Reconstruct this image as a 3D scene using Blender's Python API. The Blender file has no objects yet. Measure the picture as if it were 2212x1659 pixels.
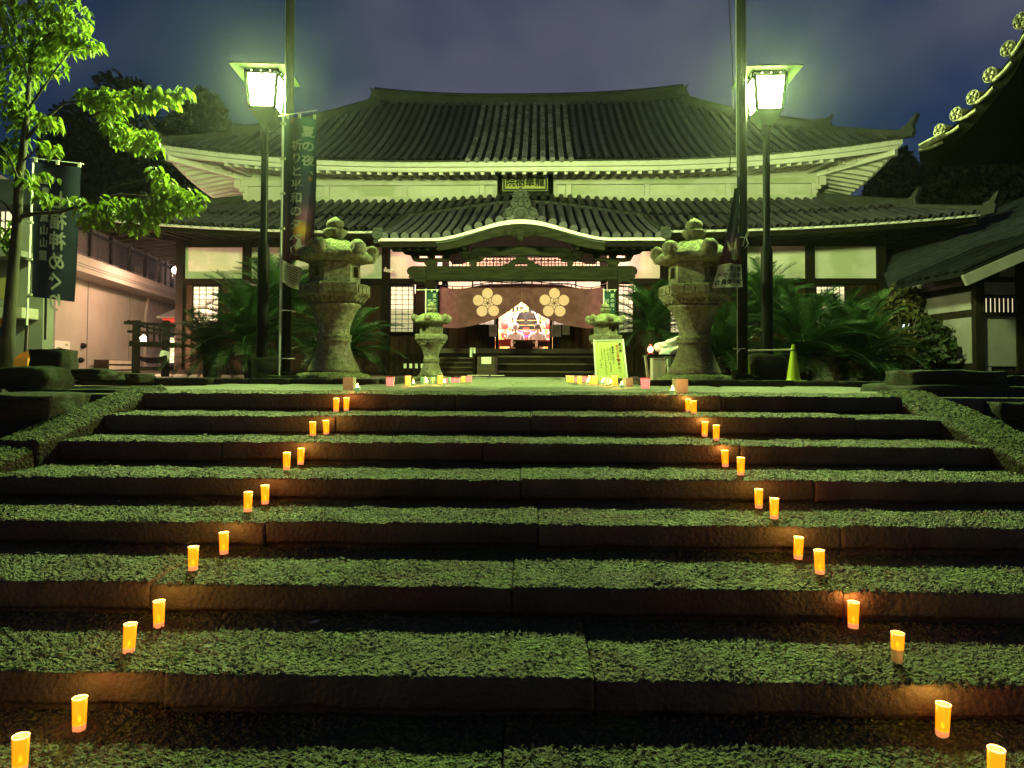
import bpy, bmesh, math, random
import numpy as np
from mathutils import Vector, Matrix, noise

random.seed(7)
SC = bpy.context.scene
COL = SC.collection
R = math.radians

# ------------------------------------------------------------------ camera
F_PX, X_PP, Y_PP, W_PX, H_PX = 1533.0, 1106.0, 755.0, 2212.0, 1659.0
PITCH, ROLL = R(1.5), R(0.25)
EYE = Vector((0.0, 0.0, 0.218))
cam_data = bpy.data.cameras.new('camera')
cam = bpy.data.objects.new('camera', cam_data)
COL.objects.link(cam)
cam_data.sensor_width = 36.0
cam_data.lens = 36.0 * F_PX / W_PX
cam_data.shift_y = -(H_PX / 2 - Y_PP) / W_PX
cam_data.clip_start = 0.05
cam_data.clip_end = 2000.0
CAM_ROT = Matrix.Rotation(PITCH, 3, 'X') @ Matrix.Rotation(R(90), 3, 'X') @ Matrix.Rotation(ROLL, 3, 'Z')
cam.matrix_world = Matrix.Translation(EYE) @ CAM_ROT.to_4x4()
SC.camera = cam

# ------------------------------------------------------------------ exposure
SC.view_settings.view_transform = 'Standard'
SC.view_settings.look = 'None'
SC.view_settings.exposure = 0.0
SC.view_settings.gamma = 1.0
SC.view_settings.use_curve_mapping = False
SC.render.engine = 'CYCLES'
CY = SC.cycles
CY.use_denoising = True
CY.denoiser = 'OPENIMAGEDENOISE'
CY.max_bounces = 5
CY.diffuse_bounces = 3
CY.glossy_bounces = 2
CY.transmission_bounces = 4
CY.transparent_max_bounces = 12
CY.volume_bounces = 0
CY.sample_clamp_indirect = 3.0
CY.blur_glossy = 1.0
CY.use_light_tree = True

# ------------------------------------------------------------------ night sky with lit cloud
world = bpy.data.worlds.new('World')
SC.world = world
world.use_nodes = True
wt = world.node_tree
wt.nodes.clear()
def wn(t, **k):
    n = wt.nodes.new(t)
    for a, b in k.items():
        setattr(n, a, b)
    return n
sky = wn('ShaderNodeTexSky', sky_type='NISHITA', sun_disc=False)
sky.sun_elevation = R(1.0)
sky.sun_rotation = R(200)
sky.air_density = 1.4
sky.ozone_density = 6.0
coord = wn('ShaderNodeTexCoord')
mapping = wn('ShaderNodeMapping')
mapping.inputs['Location'].default_value = (0.0, 0.0, 0.0)
mapping.inputs['Rotation'].default_value = (0.0, R(24), R(8))
mapping.inputs['Scale'].default_value = (1.5, 1.0, 2.1)
cloud = wn('ShaderNodeTexNoise')
cloud.inputs['Scale'].default_value = 1.1
cloud.inputs['Detail'].default_value = 4.0
cloud.inputs['Roughness'].default_value = 0.56
cloud.inputs['Distortion'].default_value = 0.35
ramp = wn('ShaderNodeValToRGB')
ramp.color_ramp.interpolation = 'EASE'
ramp.color_ramp.elements[0].position = 0.43
ramp.color_ramp.elements[0].color = (0.06, 0.06, 0.06, 1)
ramp.color_ramp.elements[1].position = 0.69
ramp.color_ramp.elements[1].color = (1, 1, 1, 1)
skymul = wn('ShaderNodeMix', data_type='RGBA', blend_type='MULTIPLY')
skymul.inputs[0].default_value = 1.0
skymul.inputs[7].default_value = (1.0, 1.0, 1.0, 1)
addn = wn('ShaderNodeMix', data_type='RGBA', blend_type='MIX')
addn.inputs[7].default_value = (0.74, 0.76, 1.16, 1)
bg = wn('ShaderNodeBackground')
bg.inputs['Strength'].default_value = 0.12
outw = wn('ShaderNodeOutputWorld')
L = wt.links.new
L(coord.outputs['Generated'], mapping.inputs['Vector'])
L(mapping.outputs['Vector'], cloud.inputs['Vector'])
L(cloud.outputs[0], ramp.inputs[0])
L(sky.outputs[0], skymul.inputs[6])
L(skymul.outputs[2], addn.inputs[6])
L(ramp.outputs[0], addn.inputs[0])
L(addn.outputs[2], bg.inputs['Color'])
L(bg.outputs[0], outw.inputs['Surface'])
SKY_GAIN = 1.0

# ------------------------------------------------------------------ measuring helpers
def ray(x, y):
    dx, dy = x - X_PP, -(y - Y_PP)
    return CAM_ROT @ Vector((dx, dy, -F_PX))
def hit(x, y, p, n):
    d = ray(x, y)
    return EYE + d * ((Vector(p) - EYE).dot(n) / d.dot(n))
def W(x, y, d):
    return hit(x, y, (0, d, 0), Vector((0, 1, 0)))
def G(x, y, z=0.0):
    return hit(x, y, (0, 0, z), Vector((0, 0, 1)))
YAW = R(-2.2)
TEMPLE_M = Matrix.Translation((0.24, 18.5, 0.0)) @ Matrix.Rotation(YAW, 4, 'Z')
TEMPLE_I = TEMPLE_M.inverted()
def TL(x, y, w):
    n = TEMPLE_M.to_3x3() @ Vector((0, 1, 0))
    p = TEMPLE_I @ hit(x, y, TEMPLE_M @ Vector((0, w, 0)), n)
    return p.x, p.z

# ------------------------------------------------------------------ object helpers
def tag(o, label=None, cat=None, group=None, kind=None):
    if label: o['label'] = label
    if cat: o['category'] = cat
    if group: o['group'] = group
    if kind: o['kind'] = kind
    return o
def empty(name, loc=(0, 0, 0), rz=0.0, label=None, cat=None, group=None, kind=None, parent=None):
    o = bpy.data.objects.new(name, None)
    o.empty_display_size = 0.1
    o.location = loc
    o.rotation_euler = (0, 0, rz)
    COL.objects.link(o)
    if parent: o.parent = parent
    return tag(o, label, cat, group, kind)
def link(name, me, m=None, parent=None, loc=(0, 0, 0), rot=(0, 0, 0), scale=None):
    o = bpy.data.objects.new(name, me)
    o.location = loc
    o.rotation_euler = rot
    if scale: o.scale = scale
    if m is not None and len(me.materials) == 0:
        me.materials.append(m)
    if parent is not None: o.parent = parent
    COL.objects.link(o)
    return o
def copy_tree(o, parent=None):
    c = o.copy()
    COL.objects.link(c)
    if parent is not None: c.parent = parent
    for ch in list(o.children):
        copy_tree(ch, c)
    return c

class MB:
    """collects simple solids, then becomes one mesh"""
    def __init__(s):
        s.v, s.f = [], []
    def add(s, vs, fs, M=None):
        b = len(s.v)
        s.v += [tuple(M @ Vector(p)) for p in vs] if M is not None else [tuple(p) for p in vs]
        s.f += [tuple(i + b for i in f) for f in fs]
        return s
    def box(s, c, d, rz=0.0, M=None):
        x, y, z = d[0] / 2, d[1] / 2, d[2] / 2
        vs = [(-x, -y, -z), (x, -y, -z), (x, y, -z), (-x, y, -z), (-x, -y, z), (x, -y, z), (x, y, z), (-x, y, z)]
        fs = [(0, 3, 2, 1), (4, 5, 6, 7), (0, 1, 5, 4), (1, 2, 6, 5), (2, 3, 7, 6), (3, 0, 4, 7)]
        T = Matrix.Translation(c) @ Matrix.Rotation(rz, 4, 'Z')
        return s.add(vs, fs, (M @ T) if M is not None else T)
    def box2(s, a, b, M=None):
        return s.box([(p + q) / 2 for p, q in zip(a, b)], [abs(q - p) for p, q in zip(a, b)], 0, M)
    def bar(s, p, q, w, h, up=(0, 0, 1), M=None):
        p, q = Vector(p), Vector(q)
        d = (q - p)
        ln = d.length
        d.normalize()
        side = d.cross(Vector(up))
        if side.length < 1e-4: side = d.cross(Vector((0, 1, 0)))
        side.normalize()
        upv = side.cross(d)
        Rm = Matrix((side, d, upv)).transposed().to_4x4()
        T = Matrix.Translation((p + q) / 2) @ Rm
        if M is not None: T = M @ T
        return s.box((0, 0, 0), (w, ln, h), 0, T)
    def tube(s, pts, r, n=8, cap=True, M=None, flat=None):
        pts = [Vector(p) for p in pts]
        m = len(pts)
        rs = r if isinstance(r, (list, tuple)) else [r] * m
        vs, fs = [], []
        ref = None
        for i, p in enumerate(pts):
            t = (pts[min(i + 1, m - 1)] - pts[max(i - 1, 0)]).normalized()
            if ref is None:
                a = Vector((0, 0, 1)) if abs(t.z) < 0.9 else Vector((1, 0, 0))
                ref = (a - t * a.dot(t)).normalized()
            else:
                ref = (ref - t * ref.dot(t)).normalized()
            bi = t.cross(ref)
            for k in range(n):
                an = 2 * math.pi * k / n
                fx = 1.0 if flat is None else flat
                vs.append(p + (ref * math.cos(an) + bi * math.sin(an) * fx) * rs[i])
        for i in range(m - 1):
            for k in range(n):
                a, b = i * n + k, i * n + (k + 1) % n
                fs.append((a, b, b + n, a + n))
        if cap:
            fs.append(tuple(range(n - 1, -1, -1)))
            fs.append(tuple(range((m - 1) * n, m * n)))
        return s.add(vs, fs, M)
    def lathe(s, prof, n=24, c=(0, 0, 0), ph=0.0, M=None, shape=None, cap=True):
        vs, fs = [], []
        for (r, z) in prof:
            for k in range(n):
                an = 2 * math.pi * k / n + ph
                q = r if shape is None else r * shape(an, z)
                vs.append((c[0] + q * math.cos(an), c[1] + q * math.sin(an), c[2] + z))
        m = len(prof)
        for i in range(m - 1):
            for k in range(n):
                a, b = i * n + k, i * n + (k + 1) % n
                fs.append((a, b, b + n, a + n))
        if cap:
            fs.append(tuple(range(n - 1, -1, -1)))
            fs.append(tuple(range((m - 1) * n, m * n)))
        return s.add(vs, fs, M)
    def prism(s, poly, y0, y1, M=None):
        """poly in (x,z), extruded along y"""
        n = len(poly)
        vs = [(a, y0, b) for a, b in poly] + [(a, y1, b) for a, b in poly]
        fs = [tuple(range(n)), tuple(range(2 * n - 1, n - 1, -1))]
        fs += [(i, i + n, (i + 1) % n + n, (i + 1) % n) for i in range(n)]
        return s.add(vs, fs, M)
    def strip(s, lo, hi):
        """quad strip between two 3-D polylines"""
        n = len(lo)
        return s.add(list(lo) + list(hi), [(i, i + 1, i + 1 + n, i + n) for i in range(n - 1)])
    def mesh(s, name, smooth=False):
        me = bpy.data.meshes.new(name)
        me.from_pydata(s.v, [], s.f)
        if smooth:
            me.polygons.foreach_set('use_smooth', [True] * len(me.polygons))
        me.update()
        return me
    def build(s, name, m, parent=None, loc=(0, 0, 0), rot=(0, 0, 0), smooth=False, fixn=True, bevel=0.0):
        me = s.mesh(name, smooth)
        if fixn:
            bm = bmesh.new()
            bm.from_mesh(me)
            bmesh.ops.recalc_face_normals(bm, faces=bm.faces)
            if bevel:
                bmesh.ops.bevel(bm, geom=[e for e in bm.edges if len(e.link_faces) == 2 and e.calc_face_angle(0) > 0.6], offset=bevel, segments=1, affect='EDGES', profile=0.5)
            bm.to_mesh(me)
            bm.free()
        return link(name, me, m, parent, loc, rot)

def grid_mesh(name, V, smooth=True, closed=False):
    """V: (n, m, 3) array -> quad mesh"""
    n, m = V.shape[:2]
    me = bpy.data.meshes.new(name)
    idx = np.arange(n * m).reshape(n, m)
    q = np.stack([idx[:-1, :-1], idx[1:, :-1], idx[1:, 1:], idx[:-1, 1:]], -1).reshape(-1, 4)
    me.vertices.add(n * m)
    me.vertices.foreach_set('co', np.ascontiguousarray(V, dtype=np.float32).ravel())
    me.loops.add(q.size)
    me.loops.foreach_set('vertex_index', q.astype(np.int32).ravel())
    me.polygons.add(len(q))
    me.polygons.foreach_set('loop_start', np.arange(0, q.size, 4, dtype=np.int32))
    me.polygons.foreach_set('loop_total', np.full(len(q), 4, dtype=np.int32))
    if smooth:
        me.polygons.foreach_set('use_smooth', np.ones(len(q), dtype=bool))
    me.update()
    me.validate()
    return me

def band_noise(n, m, cell, lo, hi, seed, aniso=1.0):
    """band-limited noise on an n x m grid of size cell; wavelengths between lo and hi metres; unit std"""
    rng = np.random.default_rng(seed)
    sp = np.fft.rfft2(rng.standard_normal((n, m)))
    fy = np.fft.fftfreq(n, cell)[:, None]
    fx = np.fft.rfftfreq(m, cell)[None, :] * 1.0
    f = np.sqrt((fy * aniso) ** 2 + fx ** 2) + 1e-9
    a = np.exp(-(f * lo) ** 2 * 0.8) * (1 - np.exp(-(f * hi) ** 2 * 0.8))
    h = np.fft.irfft2(sp * a, s=(n, m))
    return h / (h.std() + 1e-9)

def roughen(o, amp, scale, seed=0.0, octs=3):
    me = o.data
    off = Vector((seed * 3.7, seed * 1.3, seed * 7.1))
    ns = [v.normal.copy() for v in me.vertices]
    for v, nn in zip(me.vertices, ns):
        h, a, s2 = 0.0, 1.0, scale
        for _ in range(octs):
            h += a * noise.noise((v.co + off) * s2)
            a *= 0.5
            s2 *= 2.1
        v.co += nn * (h * amp)
    me.update()

def rock(name, m, c, d, rz=0.0, seed=1, cuts=7, amp=0.12, round_=0.25, parent=None, tilt=0.0):
    bm = bmesh.new()
    bmesh.ops.create_cube(bm, size=1.0)
    bmesh.ops.subdivide_edges(bm, edges=bm.edges, cuts=cuts, use_grid_fill=True)
    off = Vector((seed * 5.3, seed * 2.1, seed * 9.7))
    for v in bm.verts:
        p = v.co.copy()
        s = p.normalized() * 0.62
        p = p.lerp(s, round_)
        n1 = noise.noise(p * 2.3 + off)
        n2 = noise.noise(p * 6.1 + off)
        p *= 1 + amp * n1 + amp * 0.45 * n2
        v.co = Vector((p.x * d[0], p.y * d[1], p.z * d[2]))
    me = bpy.data.meshes.new(name)
    bm.to_mesh(me)
    bm.free()
    me.polygons.foreach_set('use_smooth', [True] * len(me.polygons))
    return link(name, me, m, parent, c, (0, tilt, rz))

# ------------------------------------------------------------------ lettering
_glyphs = {}
def glyph(ch):
    if ch in _glyphs: return _glyphs[ch]
    cu = bpy.data.curves.new('glyph', 'FONT')
    cu.body = ch
    cu.resolution_u = 2
    ob = bpy.data.objects.new('glyph', cu)
    COL.objects.link(ob)
    dg = bpy.context.evaluated_depsgraph_get()
    me = bpy.data.meshes.new_from_object(ob.evaluated_get(dg))
    vs = [(v.co.x, v.co.y) for v in me.vertices]
    fs = [tuple(p.vertices) for p in me.polygons]
    bpy.data.objects.remove(ob)
    bpy.data.curves.remove(cu)
    bpy.data.meshes.remove(me)
    _glyphs[ch] = (vs, fs)
    return _glyphs[ch]
def write(mb, text, a0, b0, size, fn, step=1.08, down=True, mirror=False, width=1.0, bold=0.0):
    """characters one under another (or in a row) from (a0, b0) in the sheet's own metres; fn maps (a, b) to 3-D"""
    for i, ch in enumerate(text):
        if ch == ' ': continue
        vs, fs = glyph(ch)
        ca, cb = (a0, b0 - i * size * step) if down else (a0 + i * size * step * width, b0)
        for ox, oy in ([(0, 0)] if not bold else [(-bold, 0), (bold, 0), (0, bold), (0, -bold)]):
            pts = []
            for x, y in vs:
                x = (x - 0.5) * width + ox
                if ch in '、。' and down: x, y = x + 0.55, y + 0.45
                if ch == 'ー' and down: x, y = (0.38 - y) * 1.0, 0.38 + x
                if mirror: x = -x
                pts.append(fn(ca + x * size, cb + (y + oy - 0.38) * size))
            mb.add(pts, fs)
# ------------------------------------------------------------------ materials
def mat(name, c1, c2=None, scale=4.0, rough=0.8, bump=0.0, bscale=None, spec=0.3, detail=4.0, metal=0.0, dist=0.02,
        rnd=0.0, bdet=5, brough=.65, c3=None, s3=1.0, t3=(0.5, 0.6), wave=None, stretch=None, translucent=0.0, lo=0.35, hi=0.65):
    """two-tone noise material, optional third tone in patches, optional bump and per-object tone"""
    m = bpy.data.materials.new(name)
    m.use_nodes = True
    t = m.node_tree
    b = t.nodes['Principled BSDF']
    b.inputs['Roughness'].default_value = rough
    b.inputs['Specular IOR Level'].default_value = spec
    b.inputs['Metallic'].default_value = metal
    L = t.links.new
    tc = t.nodes.new('ShaderNodeTexCoord')
    vec = tc.outputs['Object']
    if stretch:
        mp = t.nodes.new('ShaderNodeMapping')
        mp.inputs['Scale'].default_value = stretch
        L(vec, mp.inputs['Vector'])
        vec = mp.outputs['Vector']
    oi = None
    if rnd:
        oi = t.nodes.new('ShaderNodeObjectInfo')
        ad = t.nodes.new('ShaderNodeVectorMath')
        ad.operation = 'MULTIPLY_ADD'
        cmb = t.nodes.new('ShaderNodeCombineXYZ')
        for k in range(3): L(oi.outputs['Random'], cmb.inputs[k])
        ad.inputs[1].default_value = (37, 53, 71)
        L(cmb.outputs[0], ad.inputs[0])
        L(vec, ad.inputs[2])
        vec = ad.outputs[0]
    c2 = c2 or tuple(k * 0.75 for k in c1)
    n = t.nodes.new('ShaderNodeTexNoise')
    n.inputs['Scale'].default_value = scale
    n.inputs['Detail'].default_value = detail
    n.inputs['Roughness'].default_value = 0.62
    L(vec, n.inputs['Vector'])
    rp = t.nodes.new('ShaderNodeValToRGB')
    rp.color_ramp.elements[0].position = lo
    rp.color_ramp.elements[1].position = hi
    rp.color_ramp.elements[0].color = (*c1, 1)
    rp.color_ramp.elements[1].color = (*c2, 1)
    L(n.outputs[0], rp.inputs[0])
    colr = rp.outputs[0]
    if c3:
        n3 = t.nodes.new('ShaderNodeTexNoise')
        n3.inputs['Scale'].default_value = s3
        n3.inputs['Detail'].default_value = 5
        n3.inputs['Roughness'].default_value = 0.6
        L(vec, n3.inputs['Vector'])
        r3 = t.nodes.new('ShaderNodeValToRGB')
        r3.color_ramp.elements[0].position, r3.color_ramp.elements[1].position = t3
        L(n3.outputs[0], r3.inputs[0])
        mx = t.nodes.new('ShaderNodeMix')
        mx.data_type = 'RGBA'
        L(r3.outputs[0], mx.inputs[0])
        L(colr, mx.inputs[6])
        mx.inputs[7].default_value = (*c3, 1)
        colr = mx.outputs[2]
    if rnd:
        mr = t.nodes.new('ShaderNodeMapRange')
        mr.inputs['To Min'].default_value = 1 - rnd
        mr.inputs['To Max'].default_value = 1 + rnd
        L(oi.outputs['Random'], mr.inputs['Value'])
        hs = t.nodes.new('ShaderNodeHueSaturation')
        L(mr.outputs[0], hs.inputs['Value'])
        L(colr, hs.inputs['Color'])
        colr = hs.outputs[0]
    L(colr, b.inputs['Base Color'])
    if bump:
        bp = t.nodes.new('ShaderNodeBump')
        bp.inputs['Strength'].default_value = bump
        bp.inputs['Distance'].default_value = dist
        if wave:
            wv = t.nodes.new('ShaderNodeTexWave')
            wv.bands_direction = wave[0]
            wv.inputs['Scale'].default_value = wave[1]
            wv.inputs['Distortion'].default_value = wave[2]
            L(vec, wv.inputs['Vector'])
            L(wv.outputs[1], bp.inputs['Height'])
        else:
            nb = t.nodes.new('ShaderNodeTexNoise')
            nb.inputs['Scale'].default_value = bscale or scale * 4
            nb.inputs['Detail'].default_value = bdet
            nb.inputs['Roughness'].default_value = brough
            L(vec, nb.inputs['Vector'])
            L(nb.outputs[0], bp.inputs['Height'])
        L(bp.outputs[0], b.inputs['Normal'])
    if translucent:
        tr = t.nodes.new('ShaderNodeBsdfTranslucent')
        L(colr, tr.inputs['Color'])
        ms = t.nodes.new('ShaderNodeMixShader')
        ms.inputs[0].default_value = translucent
        L(b.outputs[0], ms.inputs[1])
        L(tr.outputs[0], ms.inputs[2])
        L(ms.outputs[0], t.nodes['Material Output'].inputs['Surface'])
    return m
def glow(name, c, s):
    m = bpy.data.materials.new(name)
    m.use_nodes = True
    b = m.node_tree.nodes['Principled BSDF']
    b.inputs['Base Color'].default_value = (*[min(0.8, k) for k in c], 1)
    b.inputs['Emission Color'].default_value = (*c, 1)
    b.inputs['Emission Strength'].default_value = s
    b.inputs['Roughness'].default_value = 0.5
    return m
def mossy(name, stone, stone2, moss, moss2, bump=0.6, bscale=26.0, top=(0.15, 0.75), rnd=0.12, reddish=None, patch=2.0, dist=0.015, mscale=30, lo=.38, hi=.62, sscale=3.0, mst=None, rough=.85, spec=.25, bdet=5, brough=.65, flat=None):
    """stone with moss on whatever faces up, broken up by noise"""
    m = mat(name, stone, stone2, sscale, rough, bump, bscale, spec, dist=dist, rnd=rnd, bdet=bdet, brough=brough, c3=reddish, s3=1.3, t3=(0.5, 0.62))
    t = m.node_tree
    b = t.nodes['Principled BSDF']
    L = t.links.new
    src = b.inputs['Base Color'].links[0].from_socket
    ge = t.nodes.new('ShaderNodeNewGeometry')
    sx = t.nodes.new('ShaderNodeSeparateXYZ')
    L(ge.outputs['True Normal'], sx.inputs[0])
    if flat is not None:
        # tooled treads are rougher than the dressed upright faces
        bmp = next(n for n in t.nodes if n.type == 'BUMP')
        fr = t.nodes.new('ShaderNodeMapRange')
        fr.inputs['To Min'].default_value = flat * bump
        fr.inputs['To Max'].default_value = bump
        fr.inputs['From Min'].default_value, fr.inputs['From Max'].default_value = .2, .8
        L(sx.outputs['Z'], fr.inputs['Value'])
        L(fr.outputs[0], bmp.inputs['Strength'])
    tc = t.nodes.new('ShaderNodeTexCoord')
    n1 = t.nodes.new('ShaderNodeTexNoise')
    n1.inputs['Scale'].default_value = patch
    n1.inputs['Detail'].default_value = 6
    n1.inputs['Roughness'].default_value = 0.7
    L(tc.outputs['Object'], n1.inputs['Vector'])
    ma = t.nodes.new('ShaderNodeMath')
    ma.operation = 'MULTIPLY_ADD'
    ma.inputs[1].default_value = 1.6
    ma.inputs[2].default_value = -0.8
    L(n1.outputs[0], ma.inputs[0])
    ad = t.nodes.new('ShaderNodeMath')
    ad.operation = 'ADD'
    L(sx.outputs['Z'], ad.inputs[0])
    L(ma.outputs[0], ad.inputs[1])
    mr = t.nodes.new('ShaderNodeMapRange')
    mr.inputs['From Min'].default_value, mr.inputs['From Max'].default_value = top
    L(ad.outputs[0], mr.inputs['Value'])
    n2 = t.nodes.new('ShaderNodeTexNoise')
    n2.inputs['Scale'].default_value = mscale
    n2.inputs['Detail'].default_value = 3
    mpp = t.nodes.new('ShaderNodeMapping')
    mpp.inputs['Scale'].default_value = mst or (1, 1, 1)
    L(tc.outputs['Object'], mpp.inputs['Vector'])
    L(mpp.outputs[0], n2.inputs['Vector'])
    rp = t.nodes.new('ShaderNodeValToRGB')
    rp.color_ramp.elements[0].position, rp.color_ramp.elements[1].position = lo, hi
    rp.color_ramp.elements[0].color, rp.color_ramp.elements[1].color = (*moss, 1), (*moss2, 1)
    L(n2.outputs[0], rp.inputs[0])
    mx = t.nodes.new('ShaderNodeMix')
    mx.data_type = 'RGBA'
    L(mr.outputs[0], mx.inputs[0])
    L(src, mx.inputs[6])
    L(rp.outputs[0], mx.inputs[7])
    L(mx.outputs[2], b.inputs['Base Color'])
    return m

M = {}
M['step'] = mossy('step_granite', (0.075, 0.064, 0.040), (0.125, 0.108, 0.062), (0.016, 0.040, 0.005), (0.19, 0.30, 0.042), 1.0, 44, (0.5, 1.35), rnd=.3, reddish=(0.115, 0.06, 0.046), patch=2.2, dist=0.075, mscale=44, lo=.32, hi=.68, mst=(.75, 1, 1), rough=.6, spec=.25, bdet=2.5, brough=.55, flat=.22)
M['side_stone'] = mossy('side_granite', (0.06, 0.05, 0.035), (0.10, 0.075, 0.05), (0.008, 0.018, 0.003), (0.10, 0.14, 0.03), 1.0, 40, (0.2, 0.9), reddish=(0.09, 0.05, 0.035), patch=2.5, dist=0.06, mscale=42, lo=.40, hi=.62, rough=.7, spec=.15, bdet=2.5, brough=.55)
M['paving'] = mossy('paving_granite', (0.22, 0.21, 0.18), (0.3, 0.28, 0.24), (0.1, 0.13, 0.06), (0.26, 0.27, 0.17), 0.5, 40, (0.3, 1.4))
M['moss_rock'] = mossy('mossy_rock', (0.06, 0.05, 0.036), (0.028, 0.024, 0.018), (0.007, 0.014, 0.004), (0.028, 0.044, 0.012), 1.0, 30, (-0.1, 0.7))
M['lantern'] = mossy('lantern_stone', (0.30, 0.27, 0.20), (0.10, 0.09, 0.065), (0.06, 0.09, 0.025), (0.30, 0.34, 0.13), 1.0, 45, (0.3, 1.0), reddish=(0.12, 0.09, 0.065), patch=4.0, dist=0.02, sscale=16, mscale=34, lo=.42, hi=.58)
M['ground'] = mat('court_earth', (0.1, 0.085, 0.06), (0.15, 0.13, 0.095), 2.5, 0.95, 0.5, 30)
M['tile'] = mat('roof_tile_grey', (0.052, 0.044, 0.058), (0.098, 0.085, 0.105), 2.2, 0.6, 0.3, 30, 0.2, rnd=0.22)
M['tile_old'] = mat('roof_tile_weathered', (0.085, 0.07, 0.088), (0.25, 0.21, 0.24), 9.0, 0.7, 0.3, 30, 0.3, rnd=0.42)
M['pan'] = mat('roof_pan_tile', (0.02, 0.018, 0.02), (0.045, 0.04, 0.042), 3.0, 0.85, 0.4, 12, 0.06)
M['tile_moss'] = mossy('ridge_tile_mossy', (0.035, 0.033, 0.035), (0.055, 0.053, 0.052), (0.024, 0.034, 0.013), (0.055, 0.068, 0.032), 0.7, 20, (0.3, 1.2))
M['plaster'] = mat('white_plaster', (0.74, 0.66, 0.68), (0.62, 0.55, 0.56), 0.9, 0.85, 0.06, 40, 0.2, rnd=0.05, c3=(0.52, 0.5, 0.42), s3=0.6)
M['plaster_trim'] = mat('white_painted_wood', (0.78, 0.69, 0.72), (0.66, 0.58, 0.6), 1.6, 0.7, 0.05, 30, 0.3)
M['wood'] = mat('dark_timber', (0.006, 0.0045, 0.0035), (0.013, 0.009, 0.0065), 2.5, 0.8, 0.3, 20, 0.06, rnd=0.2, stretch=(4, 4, 0.8))
M['wood_h'] = mat('weathered_beam', (0.011, 0.011, 0.007), (0.032, 0.029, 0.018), 3.0, 0.85, 0.45, 18, 0.06, rnd=0.1, stretch=(0.6, 5, 5))
M['wood_plank'] = mat('brown_planks', (0.015, 0.0085, 0.0055), (0.034, 0.019, 0.0115), 2.4, 0.8, 0.3, 22, 0.06, rnd=0.25, stretch=(5, 5, 0.6))
M['stair_wood'] = mat('polished_stair_wood', (0.026, 0.014, 0.009), (0.05, 0.027, 0.016), 3.0, 0.4, 0.2, 20, 0.45, stretch=(0.5, 4, 4))
M['black'] = mat('black_lacquer', (0.012, 0.012, 0.012), (0.02, 0.018, 0.016), 3, 0.45)
M['paper'] = mat('white_paper', (0.78, 0.75, 0.68), (0.70, 0.67, 0.6), 6, 0.8)
M['ink'] = mat('black_ink', (0.012, 0.012, 0.014), (0.02, 0.02, 0.022), 6, 0.7)
M['red_ink'] = mat('red_ink', (0.5, 0.06, 0.02), (0.42, 0.05, 0.02), 6, 0.7)
M['gold'] = mat('gold_leaf', (0.85, 0.55, 0.16), (0.65, 0.38, 0.1), 9, 0.35, 0.3, 40, 0.5, metal=0.3)
M['plaque'] = mat('plaque_board', (0.48, 0.42, 0.13), (0.40, 0.34, 0.1), 3.0, 0.55, 0.1, 20, 0.4, stretch=(0.5, 4, 4))
M['shoji'] = mat('shoji_paper_lit', (0.8, 0.7, 0.62), (0.76, 0.66, 0.58), 3, 0.9)
_b = M['shoji'].node_tree.nodes['Principled BSDF']
_b.inputs['Emission Color'].default_value = (1.0, 0.72, 0.55, 1)
_b.inputs['Emission Strength'].default_value = 0.8
M['shoji_low'] = mat('shoji_paper_dim', (0.6, 0.54, 0.46), (0.48, 0.42, 0.36), 9, 0.9)
_b = M['shoji_low'].node_tree.nodes['Principled BSDF']
_b.inputs['Emission Color'].default_value = (1.0, 0.76, 0.58, 1)
_b.inputs['Emission Strength'].default_value = 0.2
M['lattice_back'] = glow('transom_paper_lit', (1.0, 0.55, 0.38), 1.0)
M['curtain'] = mat('purple_curtain_cloth', (0.175, 0.066, 0.082), (0.115, 0.043, 0.055), 5.0, 0.9, 0.15, 60, 0.15, translucent=0.35)
M['crest'] = mat('undyed_crest_cloth', (0.86, 0.44, 0.48), (0.78, 0.40, 0.43), 5, 0.9, translucent=0.3)
M['pole'] = mat('black_painted_steel', (0.005, 0.005, 0.0045), (0.009, 0.009, 0.008), 2, 0.4, 0.05, 10, 0.15)
M['steel'] = mat('galvanised_pole', (0.006, 0.0065, 0.005), (0.010, 0.010, 0.008), 2, 0.4, 0.05, 12, 0.1)
M['white_pole'] = mat('white_plastic_pole', (0.72, 0.72, 0.68), (0.6, 0.6, 0.56), 4, 0.4, spec=0.5)
M['lamp_glass'] = glow('lamp_glass_lit', (0.69, 1.0, 0.29), 1420.0)
M['lamp_metal'] = mat('lamp_metal', (0.0028, 0.0045, 0.0012), (0.002, 0.003, 0.001), 4, 0.8, spec=0.02)
M['bulb'] = glow('warm_bulb_lit', (1.0, 0.58, 0.40), 3600.0)
M['room_bulb'] = glow('room_lamp_lit', (1.0, 0.78, 0.64), 1700.0)
M['cup'] = glow('amber_cup_lit', (1.0, 0.29, 0.008), 1.9)
M['cup_rim'] = glow('cup_rim_lit', (1.0, 0.62, 0.28), 1.0)
M['cup_base'] = mat('cup_base_white', (0.85, 0.6, 0.42), (0.8, 0.55, 0.4), 5, 0.4, translucent=0.3)
_b = M['cup_base'].node_tree.nodes['Principled BSDF']
_b.inputs['Emission Color'].default_value = (1.0, 0.38, 0.14, 1)
_b.inputs['Emission Strength'].default_value = 0.75
M['led'] = glow('flame_lit', (1.0, 0.62, 0.06), 14.0)
M['flame'] = glow('candle_flame_lit', (1.0, 0.52, 0.13), 40.0)
M['pink_cup'] = glow('pink_paper_lit', (1.0, 0.30, 0.22), 1.1)
M['yellow_cup'] = glow('yellow_paper_lit', (1.0, 0.50, 0.05), 1.3)
M['green_cup'] = mat('green_glass_cup', (0.3, 0.6, 0.3), (0.25, 0.5, 0.25), 4, 0.2, spec=0.5)
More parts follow.
